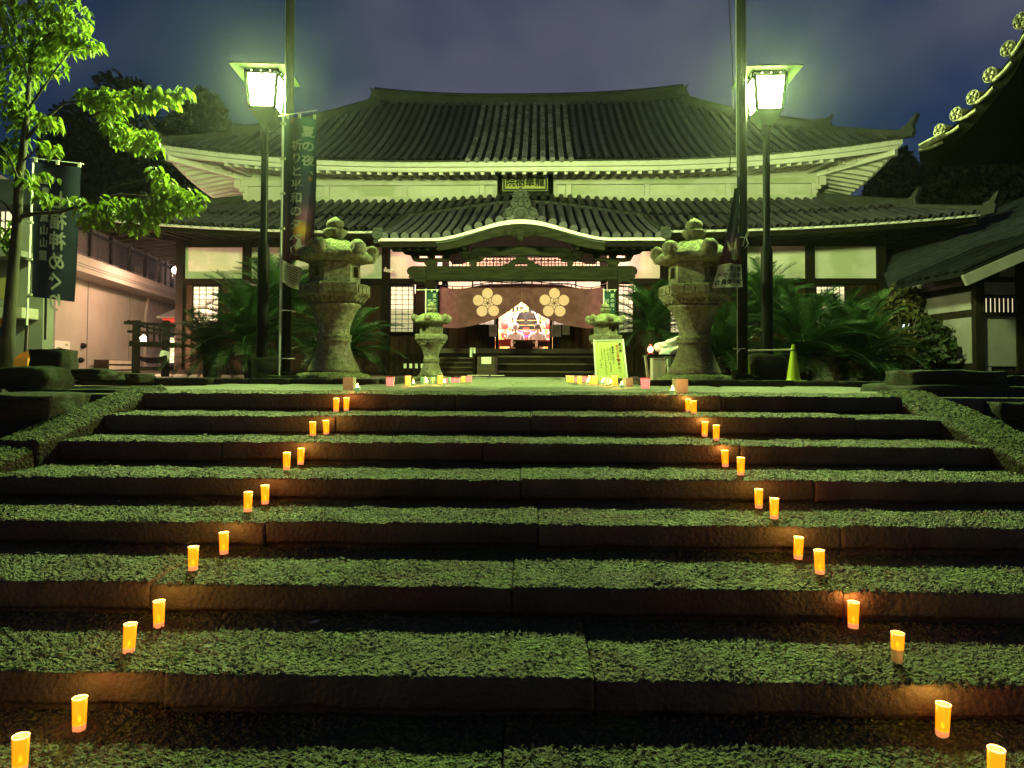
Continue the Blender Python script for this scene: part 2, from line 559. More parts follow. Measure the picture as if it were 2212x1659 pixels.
_b = M['green_cup'].node_tree.nodes['Principled BSDF']
_b.inputs['Emission Color'].default_value = (0.4, 0.9, 0.3, 1)
_b.inputs['Emission Strength'].default_value = 0.25
M['card'] = mat('pale_cardboard', (0.7, 0.6, 0.48), (0.62, 0.53, 0.42), 6, 0.85)
M['leaf'] = mat('dogwood_leaf', (0.11, 0.19, 0.014), (0.24, 0.33, 0.035), 3.0, 0.5, 0, None, 0.3, rnd=0.3, translucent=0.5)
M['leaf_dark'] = mat('evergreen_leaf', (0.012, 0.02, 0.006), (0.026, 0.036, 0.012), 1.0, 0.6, 0, None, 0.3, translucent=0.2)
M['frond'] = mat('cycad_leaflet', (0.012, 0.034, 0.009), (0.026, 0.058, 0.016), 3.0, 0.42, 0, None, 0.4, rnd=0.25, translucent=0.15)
M['bark'] = mat('tree_bark', (0.045, 0.038, 0.028), (0.085, 0.072, 0.052), 6.0, 0.9, 0.7, 24, stretch=(3, 3, 0.8))
M['trunk_dark'] = mat('cycad_trunk', (0.05, 0.035, 0.025), (0.09, 0.065, 0.045), 9.0, 0.95, 0.9, 30)
M['navy'] = mat('navy_banner_cloth', (0.008, 0.014, 0.028), (0.012, 0.02, 0.038), 3, 0.85, translucent=0.25)
M['letter'] = mat('white_print', (0.8, 0.8, 0.72), (0.75, 0.75, 0.68), 5, 0.8, translucent=0.8)
M['band'] = mat('pale_banner_hem', (0.62, 0.62, 0.5), (0.55, 0.54, 0.44), 7, 0.85, translucent=0.3)
M['small_banner'] = mat('dark_green_banner_cloth', (0.012, 0.04, 0.035), (0.02, 0.06, 0.05), 5, 0.85, translucent=0.3)
M['concrete'] = mat('painted_concrete', (0.44, 0.385, 0.335), (0.37, 0.325, 0.28), 1.2, 0.85, 0.12, 60)
M['grey_wall'] = mat('grey_wall', (0.2, 0.195, 0.175), (0.16, 0.155, 0.14), 1.5, 0.85, 0.1, 30)
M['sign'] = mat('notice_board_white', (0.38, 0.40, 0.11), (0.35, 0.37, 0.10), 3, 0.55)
M['sign_frame'] = mat('notice_board_frame', (0.55, 0.56, 0.5), (0.48, 0.48, 0.42), 5, 0.4, spec=0.5)
M['cone'] = mat('yellow_green_cone', (0.52, 0.66, 0.02), (0.48, 0.6, 0.02), 4, 0.45, spec=0.5)
M['rope'] = mat('white_rope', (0.6, 0.58, 0.5), (0.45, 0.43, 0.36), 30, 0.9)
M['cloth'] = mat('white_cloth', (0.7, 0.72, 0.66), (0.6, 0.62, 0.57), 8, 0.85)
M['shirt'] = mat('pale_shirt', (0.75, 0.72, 0.72), (0.66, 0.63, 0.64), 8, 0.85)
M['skin'] = mat('skin', (0.6, 0.4, 0.3), (0.55, 0.36, 0.27), 8, 0.6)
M['hair_grey'] = mat('grey_hair', (0.45, 0.43, 0.42), (0.3, 0.28, 0.28), 30, 0.7)
M['hair_black'] = mat('black_hair', (0.015, 0.012, 0.01), (0.03, 0.024, 0.02), 30, 0.5)
M['red'] = mat('red_lacquer', (0.55, 0.05, 0.04), (0.45, 0.04, 0.035), 5, 0.4, spec=0.5)
M['violet'] = mat('violet_brocade', (0.16, 0.05, 0.55), (0.26, 0.08, 0.6), 12, 0.7)
M['orange_box'] = mat('orange_board', (0.75, 0.3, 0.06), (0.68, 0.26, 0.05), 4, 0.6)
M['window_glow'] = glow('lit_window', (1.0, 0.86, 0.52), 1.15)
M['cool_glow'] = glow('cool_lit_window', (0.78, 0.80, 1.0), 1.1)
M['blue_tile'] = mat('dark_glazed_tile', (0.02, 0.023, 0.03), (0.035, 0.038, 0.048), 4.0, 0.7, 0.3, 20, 0.1, rnd=0.15)
M['blue_print'] = mat('blue_print', (0.02, 0.08, 0.28), (0.02, 0.07, 0.24), 5, 0.6)
M['red_print'] = mat('red_print', (0.55, 0.07, 0.05), (0.5, 0.06, 0.05), 5, 0.6)
M['gate_dark'] = mat('gate_dark_timber', (0.0025, 0.0025, 0.002), (0.004, 0.004, 0.0035), 3, 1.0, spec=0.0)
M['dim_plaster'] = mat('shaded_plaster', (0.19, 0.165, 0.18), (0.14, 0.12, 0.13), 1.5, 0.9, spec=.08)  # shade from the shrubs and gate put into a darker plaster colour
M['lamp_bar'] = mat('lamp_frame_black', (0.0006, 0.0009, 0.0003), (0.0004, 0.0006, 0.0002), 4, 0.9, spec=0.0)
M['house_tile'] = mat('house_roof_tile', (0.004, 0.0045, 0.006), (0.007, 0.0075, 0.0095), 4.0, 0.8, 0.3, 20, 0.03, rnd=0.2)
# ------------------------------------------------------------------ ground sheet (upper court, bank, lower court)
mb = MB()
mb.add([(-160, 6.3, -0.03), (160, 6.3, -0.03), (160, 420, -0.03), (-160, 420, -0.03)], [(0, 1, 2, 3)])
mb.add([(-160, 6.3, -1.6), (160, 6.3, -1.6), (160, 6.3, -0.03), (-160, 6.3, -0.03)], [(0, 1, 2, 3)])
mb.add([(-160, -60, -1.6), (160, -60, -1.6), (160, 6.3, -1.6), (-160, 6.3, -1.6)], [(0, 1, 2, 3)])
tag(mb.build('ground', M['ground'], fixn=False), kind='structure')

# ------------------------------------------------------------------ stone stairs of long granite slabs
STAIR_YAW = R(-1.05)
STAIR_M = Matrix.Translation((0.1, 6.02, 0)) @ Matrix.Rotation(STAIR_YAW, 4, 'Z') @ Matrix.Translation((-0.1, -6.02, 0))
stairs = empty('stone_stairs', kind='structure')
stairs.matrix_world = STAIR_M
RISE = 0.148
EDGE = [6.02, 5.45, 4.89, 4.30, 3.74, 3.15, 2.565, 1.99, 1.42]
def stair_local(p):
    return STAIR_M.inverted() @ p
JOINTS = {0: [985, 1560], 1: [725, 1146, 1850], 2: [480, 1042, 1600], 3: [1124, 1760], 4: [575, 1165, 1815], 5: [330, 1108, 1818], 6: [365, 1285], 7: [60, 1083]}
def slab(k, xa, xb, seed):
    y0, z0 = EDGE[k], -RISE * k
    yb = (EDGE[k - 1] + 0.05) if k else 6.6
    cell = 0.0085 if k >= 4 else 0.013
    th = 0.122 if k >= 3 else 0.132
    rng = random.Random(seed)
    dz = rng.uniform(-0.009, 0.007)
    dy = rng.uniform(-0.008, 0.008)
    th += rng.uniform(-0.006, 0.006)
    corner = [(y0 + 0.035, -0.19), (y0 + 0.03, -th - 0.006), (y0 + 0.008, -th), (y0, -th + 0.012), (y0, -0.014), (y0 + 0.004, -0.004), (y0 + 0.014, 0.0), (yb, 0.0)]
    prof = [corner[0]]
    for a, b in zip(corner[:-1], corner[1:]):
        n = max(1, int(math.hypot(b[0] - a[0], b[1] - a[1]) / cell))
        for i in range(1, n + 1):
            prof.append((a[0] + (b[0] - a[0]) * i / n, a[1] + (b[1] - a[1]) * i / n))
    prof = np.array(prof)
    tan = np.gradient(prof, axis=0)
    tan /= np.linalg.norm(tan, axis=1)[:, None] + 1e-9
    nrm = np.stack([-tan[:, 1], tan[:, 0]], 1)
    nx = max(4, int((xb - xa) / cell))
    xs = np.linspace(xa, xb, nx)
    n = len(prof)
    f1 = band_noise(n, nx, cell, 0.019, 0.05, seed * 3 + 1, 1.15)
    f2 = band_noise(n, nx, cell, 0.013, 0.03, seed * 3 + 2, 1.2)
    fl = band_noise(n, nx, cell, 0.25, 1.2, seed * 3 + 3)
    up = np.clip(nrm[:, 1], 0, 1)[:, None]
    tread = (np.tanh(1.6 * f1) * 0.0066 + np.tanh(f2) * 0.0045) * (0.75 + 0.35 * np.tanh(fl))
    riser = np.tanh(f1) * 0.0022 + f2 * 0.0007 + fl * 0.002
    h = tread * up + riser * (1 - up) + fl * 0.0014
    edge = np.exp(-((prof[:, 0] - y0 - 0.01) ** 2 + prof[:, 1] ** 2) / 0.0012)[:, None]
    h -= edge * (0.002 + 0.003 * np.abs(fl))
    wob = (band_noise(1, nx, cell, 0.4, 1.6, seed + 91) * 0.003)[0]
    V = np.zeros((nx, n, 3))
    V[:, :, 0] = xs[:, None]
    V[:, :, 1] = prof[:, 0][None] + (nrm[:, 0][:, None] * h).T + dy + wob[:, None]
    V[:, :, 2] = z0 + dz + prof[:, 1][None] + (nrm[:, 1][:, None] * h).T
    # turn the two ends down into the joint
    for e, s in ((0, 1), (-1, -1)):
        V[e, :, 2] -= 0.005
        V[e, :, 1] += 0.004
    first, last = V[:1].copy(), V[-1:].copy()
    for q in (first, last):
        q[:, :, 2] = np.minimum(q[:, :, 2], z0 - 0.17)
        q[:, :, 1] = np.maximum(q[:, :, 1], y0 + 0.05)
    V = np.concatenate([first, V, last], 0)
    me = grid_mesh('stone_slab', V)
    link('stone_slab', me, M['step'], stairs)
for k in range(8):
    half = 3.2
    cuts = [-3.16]
    for x in JOINTS[k]:
        p = stair_local(hit(x, 900, STAIR_M @ Vector((0, EDGE[k], 0)), STAIR_M.to_3x3() @ Vector((0, 1, 0))))
        if -half + 0.5 < p.x < half - 0.3: cuts.append(p.x)
    cuts.append(3.28)
    for i in range(len(cuts) - 1):
        slab(k, cuts[i] + 0.002, cuts[i + 1] - 0.002, 11 + k * 7 + i)
# packing behind and below the treads, so that the joints are dark and closed
mb = MB()
for k in range(9):
    yb = (EDGE[k - 1] + 0.2) if k else 6.6
    mb.box2((-3.2, EDGE[k] + 0.045, -RISE * k - 0.5), (3.3, yb, -RISE * k - 0.035))
mb.build('stair_core', M['moss_rock'], stairs)

# sloping side stones of the stairs
def cheek(name, xa, xb, ya, yb, za, zb, seed, thick=0.5):
    cell = 0.018
    ln = math.hypot(yb - ya, zb - za)
    n = int(ln / cell)
    t = np.linspace(0, 1, n)
    cs = [(xa, -thick), (xa, -0.03), (xa + 0.03 * np.sign(xb - xa), 0.0), (xb - 0.03 * np.sign(xb - xa), 0.0), (xb, -0.03), (xb, -thick)]
    prof = [cs[0]]
    for a, b in zip(cs[:-1], cs[1:]):
        m = max(1, int(math.hypot(b[0] - a[0], b[1] - a[1]) / cell))
        for i in range(1, m + 1):
            prof.append((a[0] + (b[0] - a[0]) * i / m, a[1] + (b[1] - a[1]) * i / m))
    prof = np.array(prof)
    f1 = band_noise(n, len(prof), cell, 0.035, 0.09, seed)
    f2 = band_noise(n, len(prof), cell, 0.3, 1.0, seed + 1)
    V = np.zeros((n, len(prof), 3))
    top = np.clip(1 + prof[:, 1] / 0.06, 0, 1)[None]
    V[:, :, 0] = prof[:, 0][None] + f2 * 0.005 + f1 * 0.004 * (1 - top)
    V[:, :, 1] = (ya + (yb - ya) * t)[:, None]
    V[:, :, 2] = (za + (zb - za) * t)[:, None] + prof[:, 1][None] + (np.tanh(f1) * 0.009 + f2 * 0.005) * top
    for e in (0, -1):
        c = V[e:e + 1] if e == 0 else V[-1:]
        c = c.copy()
        c[:, :, 2] = np.minimum(c[:, :, 2], min(za, zb) - thick)
        V = np.concatenate([c, V], 0) if e == 0 else np.concatenate([V, c], 0)
    me = grid_mesh(name, V)
    return link(name, me, M['side_stone'], stairs)
cheek('side_stone', -3.15, -3.48, 4.72, 6.4, -0.285, 0.045, 401)
cheek('side_stone', -3.17, -3.7, 3.3, 4.69, -0.64, -0.32, 405)
cheek('side_stone', 3.27, 3.72, 4.35, 6.45, -0.38, 0.03, 409)
cheek('side_stone', 3.35, 3.9, 2.7, 4.0, -0.80, -0.52, 413)

# ------------------------------------------------------------------ paving, kerbs, planting beds
paving = empty('paving', kind='structure')
paving.matrix_world = STAIR_M
rng = random.Random(5)
def paver(x0, x1, y0, y1, s):
    bm = bmesh.new()
    bmesh.ops.create_grid(bm, x_segments=10, y_segments=8, size=0.5)
    g = 0.008
    for v in bm.verts:
        e = max(abs(v.co.x), abs(v.co.y)) > 0.499
        x, y = x0 + g + (v.co.x + 0.5) * (x1 - x0 - 2 * g), y0 + g + (v.co.y + 0.5) * (y1 - y0 - 2 * g)
        z = 0.004 * noise.noise((x * 3, y * 3, s)) + 0.003 * noise.noise((x * 9, y * 9, s)) + s * 0.0
        v.co = (x, y, z - (0.03 if e else 0.0))
    me = bpy.data.meshes.new('paving_stone')
    bm.to_mesh(me)
    bm.free()
    me.polygons.foreach_set('use_smooth', [True] * len(me.polygons))
    link('paving_stone', me, M['paving'], paving, (0, 0, rng.uniform(-0.006, 0.004)))
y = 6.62
for row, dep in enumerate((0.8, 0.95, 0.92)):
    x = -3.5 - rng.uniform(0, 0.5)
    while x < 3.6:
        w = rng.uniform(0.8, 1.5)
        paver(x, min(x + w, 4.2), y, y + dep, rng.random() * 50)
        x += w
    y += dep
while y < 17.3:
    dep = rng.uniform(0.7, 1.0)
    cut = [-1.68, -0.85 + rng.uniform(-.15, .15), rng.uniform(-.2, .2), 0.85 + rng.uniform(-.15, .15), 1.72]
    for a, b in zip(cut[:-1], cut[1:]): paver(a, b, y, y + dep, rng.random() * 50)
    y += dep
kerb = empty('kerb', kind='structure')
def kerb_run(xa, xb, yk, n, s):
    x = xa
    r2 = random.Random(s)
    ws = [r2.uniform(0.7, 1.3) for _ in range(n)]
    k = (xb - xa) / sum(ws)
    for w in ws:
        w *= k
        o = rock('kerb_stone', M['moss_rock'], (x + w / 2, yk + r2.uniform(-.012, .012), 0.005 + r2.uniform(-.008, .006)), (w - 0.012, 0.2, 0.13), r2.uniform(-.012, .012), r2.randint(1, 99), 5, 0.05, 0.08, kerb)
        x += w
kerb_run(-5.6, -1.75, 9.32, 7, 1)
kerb_run(1.72, 5.3, 9.25, 7, 2)
for sx, x in ((-1, -1.78), (1, 1.78)):
    for i in range(4):
        rock('kerb_stone', M['moss_rock'], (x, 9.75 + i * 0.62, 0.0), (0.18, 0.6, 0.12), 0, 20 + i + sx, 5, 0.05, 0.08, kerb)
for name, x0, x1 in (('planting_bed', -7.5, -1.86), ('planting_bed', 1.86, 8.5)):
    bm = bmesh.new()
    bmesh.ops.create_grid(bm, x_segments=40, y_segments=50, size=0.5)
    for v in bm.verts:
        x, y = x0 + (v.co.x + 0.5) * (x1 - x0), 9.4 + (v.co.y + 0.5) * 7.0
        f = max(0, 1 - (y - 9.4) / 6.6)
        v.co = (x, y, 0.045 * f + 0.02 * noise.noise((x * 1.5, y * 1.5, 3)) * f - 0.035 * (1 - f))
    me = bpy.data.meshes.new(name)
    bm.to_mesh(me)
    bm.free()
    me.polygons.foreach_set('use_smooth', [True] * len(me.polygons))
    tag(link(name, me, M['moss_rock']), kind='structure')

# ------------------------------------------------------------------ loose rocks and retaining blocks
def boulder(x, y, d, w, h, dep, label, rz=0.0, s=1, name='boulder', m='moss_rock', group=None, rd=0.25, amp=0.12):
    """(x, y): where the middle of its foot shows"""
    p = W(x, y, d)
    o = rock(name, M[m], (p.x, p.y + dep / 2, p.z + h / 2), (w, dep, h), rz, s, 9, amp, rd)
    return tag(o, label, 'rock', group)
boulder(93, 812, 8.0, 0.36, 0.30, 0.36, 'dark square boulder standing like a stump below the navy banner', 0.1, 3)
boulder(20, 850, 6.8, 0.55, 0.25, 0.6, 'low mossy boulder at the far left edge beside the tree trunk', 0.2, 4)
boulder(160, 822, 8.2, 0.6, 0.135, 0.4, 'rounded mossy boulder right of the square stump-like boulder', 0.0, 5)
boulder(205, 824, 8.6, 0.5, 0.12, 0.4, 'low mossy boulder in front of the white wall', 0.1, 6)
boulder(262, 826, 8.8, 0.5, 0.11, 0.35, 'flat mossy boulder in front of the wooden rack', -0.1, 7)
boulder(60, 905, 5.9, 0.6, 0.2, 0.6, 'mossy boulder at the foot of the left bank beside the stairs', 0.15, 8)
boulder(165, 872, 6.6, 0.7, 0.13, 0.4, 'flat dark slab stone left of the top of the stairs', 0.02, 9, rd=0.1)
boulder(215, 858, 7.2, 0.75, 0.09, 0.35, 'thin flat slab stone at the top left corner of the stairs', 0.0, 10, rd=0.1)
boulder(-40, 960, 5.2, 0.8, 0.36, 0.7, 'large dark boulder at the left edge below the bank', 0.2, 12)
boulder(562, 822, 10.9, 0.48, 0.36, 0.4, 'brown rock around the foot of the lamp post beside the banner pole', 0.3, 13)
boulder(612, 832, 10.1, 0.5, 0.14, 0.4, 'low rock at the foot of the tall pole with the long banner', 0.1, 14)
boulder(1663, 827, 10.5, 0.52, 0.42, 0.35, 'rusty brown rock beside the upright traffic cone', 0.2, 15, m='moss_rock')
boulder(1608, 830, 10.2, 0.42, 0.12, 0.35, 'low rock under the tall pole with the twisted banner', 0.3, 16)
boulder(2075, 893, 6.7, 0.92, 0.40, 0.5, 'big mossy retaining block at the right of the stair top', -0.04, 17, 'retaining_block', rd=0.12)
boulder(2215, 866, 6.9, 0.42, 0.24, 0.5, 'dark reddish retaining block at the right edge above a mossy one', 0.0, 18, 'retaining_block', rd=0.1)
boulder(2215, 925, 6.1, 0.44, 0.22, 0.5, 'mossy retaining block at the right edge under the reddish one', 0.05, 19, 'retaining_block', rd=0.12, amp=0.2)
boulder(2195, 1025, 5.2, 0.34, 0.15, 0.4, 'small green-topped block at the right end of the fifth step', 0.0, 21, 'retaining_block', rd=0.1)
boulder(2120, 915, 6.6, 1.4, 0.35, 0.9, 'dark stone bank filling behind the right side stone of the stairs', 0.1, 22, 'retaining_block', rd=0.2)

# a few leaves blown onto the treads
mb = MB()
rf_ = random.Random(77)
for i in range(34):
    k = rf_.randint(1, 7)
    p = STAIR_M @ Vector((rf_.uniform(-2.9, 3.0), EDGE[k] + rf_.uniform(.06, .5), -RISE * k + .012))
    a, s_ = rf_.uniform(0, 6.3), rf_.uniform(.012, .026)
    T = Matrix.Translation(p) @ Matrix.Rotation(a, 4, 'Z') @ Matrix.Rotation(rf_.uniform(-.35, .35), 4, 'X')
    mb.add([(-s_, 0, 0), (0, -s_ * .45, .003), (s_, 0, .004), (0, s_ * .45, .003)], [(0, 1, 2, 3)], T)
tag(mb.build('fallen_leaves', M['band'], fixn=False), kind='stuff')
# ------------------------------------------------------------------ temple hall
temple = empty('temple_hall', label='wide dark tiled temple hall with white upper wall and curved porch gable', cat='temple')
temple.matrix_world = TEMPLE_M

class Roof:
    def __init__(s, ue, w0, ur, wr, wb, ze, zr, lift, step=0.0, mid=0.0, cc=0.30):
        s.ue, s.w0, s.ur, s.wr, s.wb, s.ze, s.zr, s.lift, s.step, s.mid, s.cc = ue, w0, ur, wr, wb, ze, zr, lift, step, mid, cc
    def um(s, t): return s.ue - (s.ue - s.ur) * t
    def prof(s, t):
        z = s.ze + (s.zr - s.ze) * ((1 - s.cc) * t + s.cc * t * t)
        return z
    def lf(s, a, t): return s.lift * (max(0.0, abs(a) - 0.25) / 0.75) ** 2.2 * max(0.0, 1 - t) ** 1.1
    def bump(s, u, t):
        if not s.mid or abs(u) > 4.2: return 0.0
        return s.mid * (0.5 + 0.5 * math.cos(math.pi * u / 4.2)) * (1 - 0.6 * max(0, (t - 0.45) / 0.55))
    def z(s, u, t):
        a = u / max(0.01, s.um(t))
        return s.prof(t) + s.lf(a, t) + s.bump(u, t) - (s.step if t < 0.45 else 0)
    def front(s, u, t): return Vector((u, s.w0 + (s.wr - s.w0) * t, s.z(u, t)))
    def side(s, sg, b, t):
        """b in -1..1 along the depth"""
        lo, hi = s.w0 + (s.wr - s.w0) * t, s.wb - (s.wr - s.w0) * t
        w = lo + (hi - lo) * (b + 1) / 2
        return Vector((sg * s.um(t), w, s.prof(t) + s.lf(b, t) - (s.step if t < 0.45 else 0)))
    def tiers(s):
        return [(0.0, 0.4499), (0.45, 1.0)] if s.step else [(0.0, 1.0)]
    def base(s, name, m):
        mb = MB()
        for t0, t1 in s.tiers():
            ts = [t0 + (t1 - t0) * i / 12 for i in range(13)]
            us = [-1 + 2 * i / 72 for i in range(73)]
            vs = [s.front(a * s.um(t), t) for t in ts for a in us]
            n = len(us)
            cut = 3.45 if s.step and t1 < 1 else -1
            mb.add(vs, [(i * n + j, i * n + j + 1, (i + 1) * n + j + 1, (i + 1) * n + j) for i in range(12) for j in range(n - 1) if abs(vs[i * n + j].x + vs[i * n + j + 1].x) / 2 > cut])
            for sg in (-1, 1):
                vs = [s.side(sg, a, t) for t in ts for a in us]
                mb.add(vs, [(i * n + j, i * n + j + 1, (i + 1) * n + j + 1, (i + 1) * n + j) for i in range(12) for j in range(n - 1)])
        # back slope closes the roof
        vs = []
        ts = [i / 8 for i in range(9)]
        for t in ts:
            for a in (-1, -0.5, 0, 0.5, 1):
                p = s.front(a * s.um(t), t)
                vs.append((p.x, s.wb - (s.wr - s.w0) * t, p.z - s.bump(p.x, t)))
        mb.add(vs, [(i * 5 + j, i * 5 + j + 1, (i + 1) * 5 + j + 1, (i + 1) * 5 + j) for i in range(8) for j in range(4)])
        return mb.build(name, m, temple, smooth=True)
    def row(s, u, t0, t1, r, front=0.05, n=12):
        pts = [s.front(u, t0 + (t1 - t0) * i / n) for i in range(n + 1)]
        pts = [p + Vector((0, 0, r * 0.45)) for p in pts]
        d = (pts[0] - pts[1]).normalized()
        pts[0] = pts[0] + d * front
        return pts
    def rows(s, parent, sp, r, m, skip=lambda u: False):
        n = int(s.ue / sp)
        for i in range(-n, n + 1):
            u = i * sp
            if skip(u): continue
            te = min(1.0, (s.ue - abs(u)) / (s.ue - s.ur))
            mb = MB()
            for t0, t1 in s.tiers():
                if t0 < te:
                    hi = min(t1, te)
                    if s.step and t1 < 1 and abs(u) < 3.5: continue
                    if hi - t0 > 0.01: mb.tube(s.row(u, t0, hi, r), [r * 1.06] + [r] * 12, 8, cap=False)
            mb.build('tile_row', m, parent, smooth=False, fixn=False)
    def side_rows(s, parent, sp, r, m):
        mb = MB()
        for sg in (-1, 1):
            n = int((s.wb - s.w0) / sp)
            for i in range(1, n):
                w = s.w0 + i * sp
                te = min(1.0, (min(w - s.w0, s.wb - w)) / (s.wr - s.w0))
                pts = []
                for k in range(9):
                    t = te * k / 8
                    lo, hi = s.w0 + (s.wr - s.w0) * t, s.wb - (s.wr - s.w0) * t
                    b = 2 * (w - lo) / max(0.05, hi - lo) - 1
                    pts.append(s.side(sg, max(-1, min(1, b)), t) + Vector((0, 0, r * 0.45)))
                    pts[-1].y = w
                mb.tube(pts, r, 6)
        o = mb.build('side_tiles', m, parent, fixn=False)
        o['kind'] = 'stuff'

def sweep(mb, path, cross, cap=True):
    """cross: (a, z) offsets, a across the path in plan"""
    n = len(cross)
    vs, fs = [], []
    for i, p in enumerate(path):
        t = path[min(i + 1, len(path) - 1)] - path[max(i - 1, 0)]
        t.z = 0
        t.normalize()
        sd = Vector((-t.y, t.x, 0))
        for a, z in cross: vs.append(p + sd * a + Vector((0, 0, z)))
    for i in range(len(path) - 1):
        for k in range(n):
            a, b = i * n + k, i * n + (k + 1) % n
            fs.append((a, b, b + n, a + n))
    if cap: fs += [tuple(range(n - 1, -1, -1)), tuple(range((len(path) - 1) * n, len(path) * n))]
    return mb.add(vs, fs)

UP = Roof(11.1, 2.5, 5.75, 8.5, 14.5, 6.40, 10.42, 0.60, cc=0.26)
LO = Roof(12.5, 1.0, 9.4, 4.5, 18.0, 4.10, 5.64, 0.44, step=0.08, mid=0.42, cc=0.14)

# ---- upper roof
up = UP.base('upper_roof', M['pan'])
MIDROWS = [i * 0.28 for i in range(-6, 7)][:12]
UP.rows(up, 0.28, 0.078, M['tile'], skip=lambda u: any(abs(u - q) < 0.01 for q in MIDROWS))
UP.side_rows(up, 0.3, 0.075, M['tile'])
tm = MB()
N = 8
for j, (y0, y1, r0, r1) in enumerate(((0.0, 0.305, 0.084, 0.076),)):
    vs, fs = [], []
    for (y, r) in ((y0, r0), (y1, r1)):
        for k in range(N): vs.append((r * math.cos(2 * math.pi * k / N), y, r * math.sin(2 * math.pi * k / N)))
    fs = [(k, (k + 1) % N, (k + 1) % N + N, k + N) for k in range(N)] + [tuple(range(N - 1, -1, -1)), tuple(range(N, 2 * N))]
    tm.add(vs, fs)
tile_me = tm.mesh('roof_tile')
tile_me.materials.append(M['tile_old'])
rt = random.Random(3)
for u in MIDROWS:
    pts = UP.row(u, 0, 1, 0.078, n=100)
    dist = 0.0
    k = 0
    nxt = 0.0
    for i in range(100):
        seg = (pts[i + 1] - pts[i]).length
        while nxt < dist + seg and k < 25:
            f = (nxt - dist) / seg
            p = pts[i].lerp(pts[i + 1], f)
            d = (pts[i + 1] - pts[i]).normalized()
            link('roof_tile', tile_me, None, up, p + Vector((rt.uniform(-.006, .006), 0, rt.uniform(-.005, .008))), (math.atan2(d.z, d.y), 0, rt.uniform(-.03, .03)))
            nxt += 0.3
            k += 1
        dist += seg
# main ridge with upturned ends
path = [Vector((u, 8.5, 10.22 + 0.30 * (abs(u) / 5.9) ** 2.6)) for u in [-5.9 + 11.8 * i / 40 for i in range(41)]]
mb = MB()
sweep(mb, path, [(-.20, 0), (.20, 0), (.20, .12), (.17, .12), (.17, .36), (.24, .37), (.24, .42), (.1, .52), (-.1, .52), (-.24, .42), (-.24, .37), (-.17, .36), (-.17, .12), (-.20, .12)])
ridge = mb.build('main_ridge', M['tile_moss'], up)
mb = MB()
for i in range(1, 40):
    u = -5.8 + 11.6 * i / 40
    mb.lathe([(0.06, 0), (0.06, 0.05)], 8, M=Matrix.Translation((u, 8.30, 10.32 + 0.30 * (abs(u) / 5.9) ** 2.6)) @ Matrix.Rotation(R(90), 4, 'X'))
tag(mb.build('ridge_disc', M['tile_moss'], ridge), kind='stuff')
for sg in (-1, 1):
    mb = MB()
    z = 10.54
    pr = [(5.7, z - .35), (6.05, z - .42), (6.14, z - .15), (6.08, z + .1), (6.0, z + .25), (6.1, z + .47), (5.98, z + .4), (5.82, z + .3), (5.65, z + .27)]
    mb.prism([(sg * a, b) for a, b in pr], 8.28, 8.72)
    mb.build('ridge_end_ornament', M['tile_moss'], up)
# hip ridges in two stages
for sg in (-1, 1):
    for (a, b, h, hw, es) in ((0.30, 1.0, 0.34, 0.13, .55), (0.0, 0.32, 0.22, 0.11, .95)):
        pts = []
        for i in range(19):
            t = b + (a - b) * i / 18
            p = UP.front(sg * UP.um(t), t)
            if i == 18: p = p + Vector((sg * 0.12, -0.14, 0.06))
            pts.append(p)
        mb = MB()
        sweep(mb, pts, [(-hw, -.06), (hw, -.06), (hw, h * .8), (hw * .5, h), (-hw * .5, h), (-hw, h * .8)])
        mb.build('hip_ridge', M['tile_moss'], up)
        p = pts[-1]
        d = (pts[-1] - pts[-3])
        d.z = 0
        d.normalize()
        mb = MB()
        q = [(-.22, -.05), (.06, -.1), (.13, .1), (.08, h), (.16, h + .16), (.24, h + .36), (.08, h + .24), (-.06, h + .08), (-.22, h)]
        ang = math.atan2(d.y, d.x)
        mb.prism(q, -0.12, 0.12, Matrix.Translation(p + Vector((0, 0, .1 * (1 - es)))) @ Matrix.Rotation(ang, 4, 'Z') @ Matrix.Scale(es, 4))
        mb.build('ridge_end_ornament', M['tile_moss'], up)
def eave_path(Rf, inset, dz, n=60):
    pts = []
    lo, k = Rf.wb, n // 3
    for i in range(k):
        b = -1 + 2 * (1 - i / k)
        p = Rf.side(-1, 1 - 2 * i / k if False else (1 - 2 * i / k), 0.0)
        pts.append(Vector((p.x + inset, p.y, p.z + dz + Rf.step)))
    for i in range(n + 1):
        u = (-1 + 2 * i / n) * Rf.ue
        p = Rf.front(u, 0)
        pts.append(Vector((max(-Rf.ue + inset, min(Rf.ue - inset, u)), p.y + inset, p.z + dz + Rf.step - Rf.bump(u, 0))))
    for i in range(1, k + 1):
        p = Rf.side(1, -1 + 2 * i / k, 0.0)
        pts.append(Vector((p.x - inset, p.y, p.z + dz + Rf.step)))
    return pts
mb = MB()
sweep(mb, eave_path(UP, 0.06, 0), [(-.05, -.16), (.05, -.16), (.05, -.02), (-.05, -.02)])
mb.build('eave_fascia', M['plaster_trim'], up)
mb = MB()
sweep(mb, eave_path(UP, 0.16, 0), [(-.06, -.29), (.05, -.29), (.05, -.165), (-.06, -.165)])
mb.build('lower_fascia', M['plaster_trim'], up)
mb = MB()
sweep(mb, eave_path(UP, 0.01, 0), [(-.03, -.018), (.06, -.018), (.06, .03), (-.03, .03)])
mb.build('eave_tile_edge', M['tile_moss'], up)
def soffit(Rf, u, w, z0, slope):
    tf, ts = w - Rf.w0, Rf.ue - abs(u)
    d = max(0.0, min(tf, ts))
    a = abs(u) / Rf.ue if tf < ts else abs(2 * (w - Rf.w0) / (Rf.wb - Rf.w0) - 1)
    a = min(1.0, a + 0.0)
    return z0 + slope * d + Rf.lf(a, min(1, d / (Rf.wr - Rf.w0)) * 0.9)
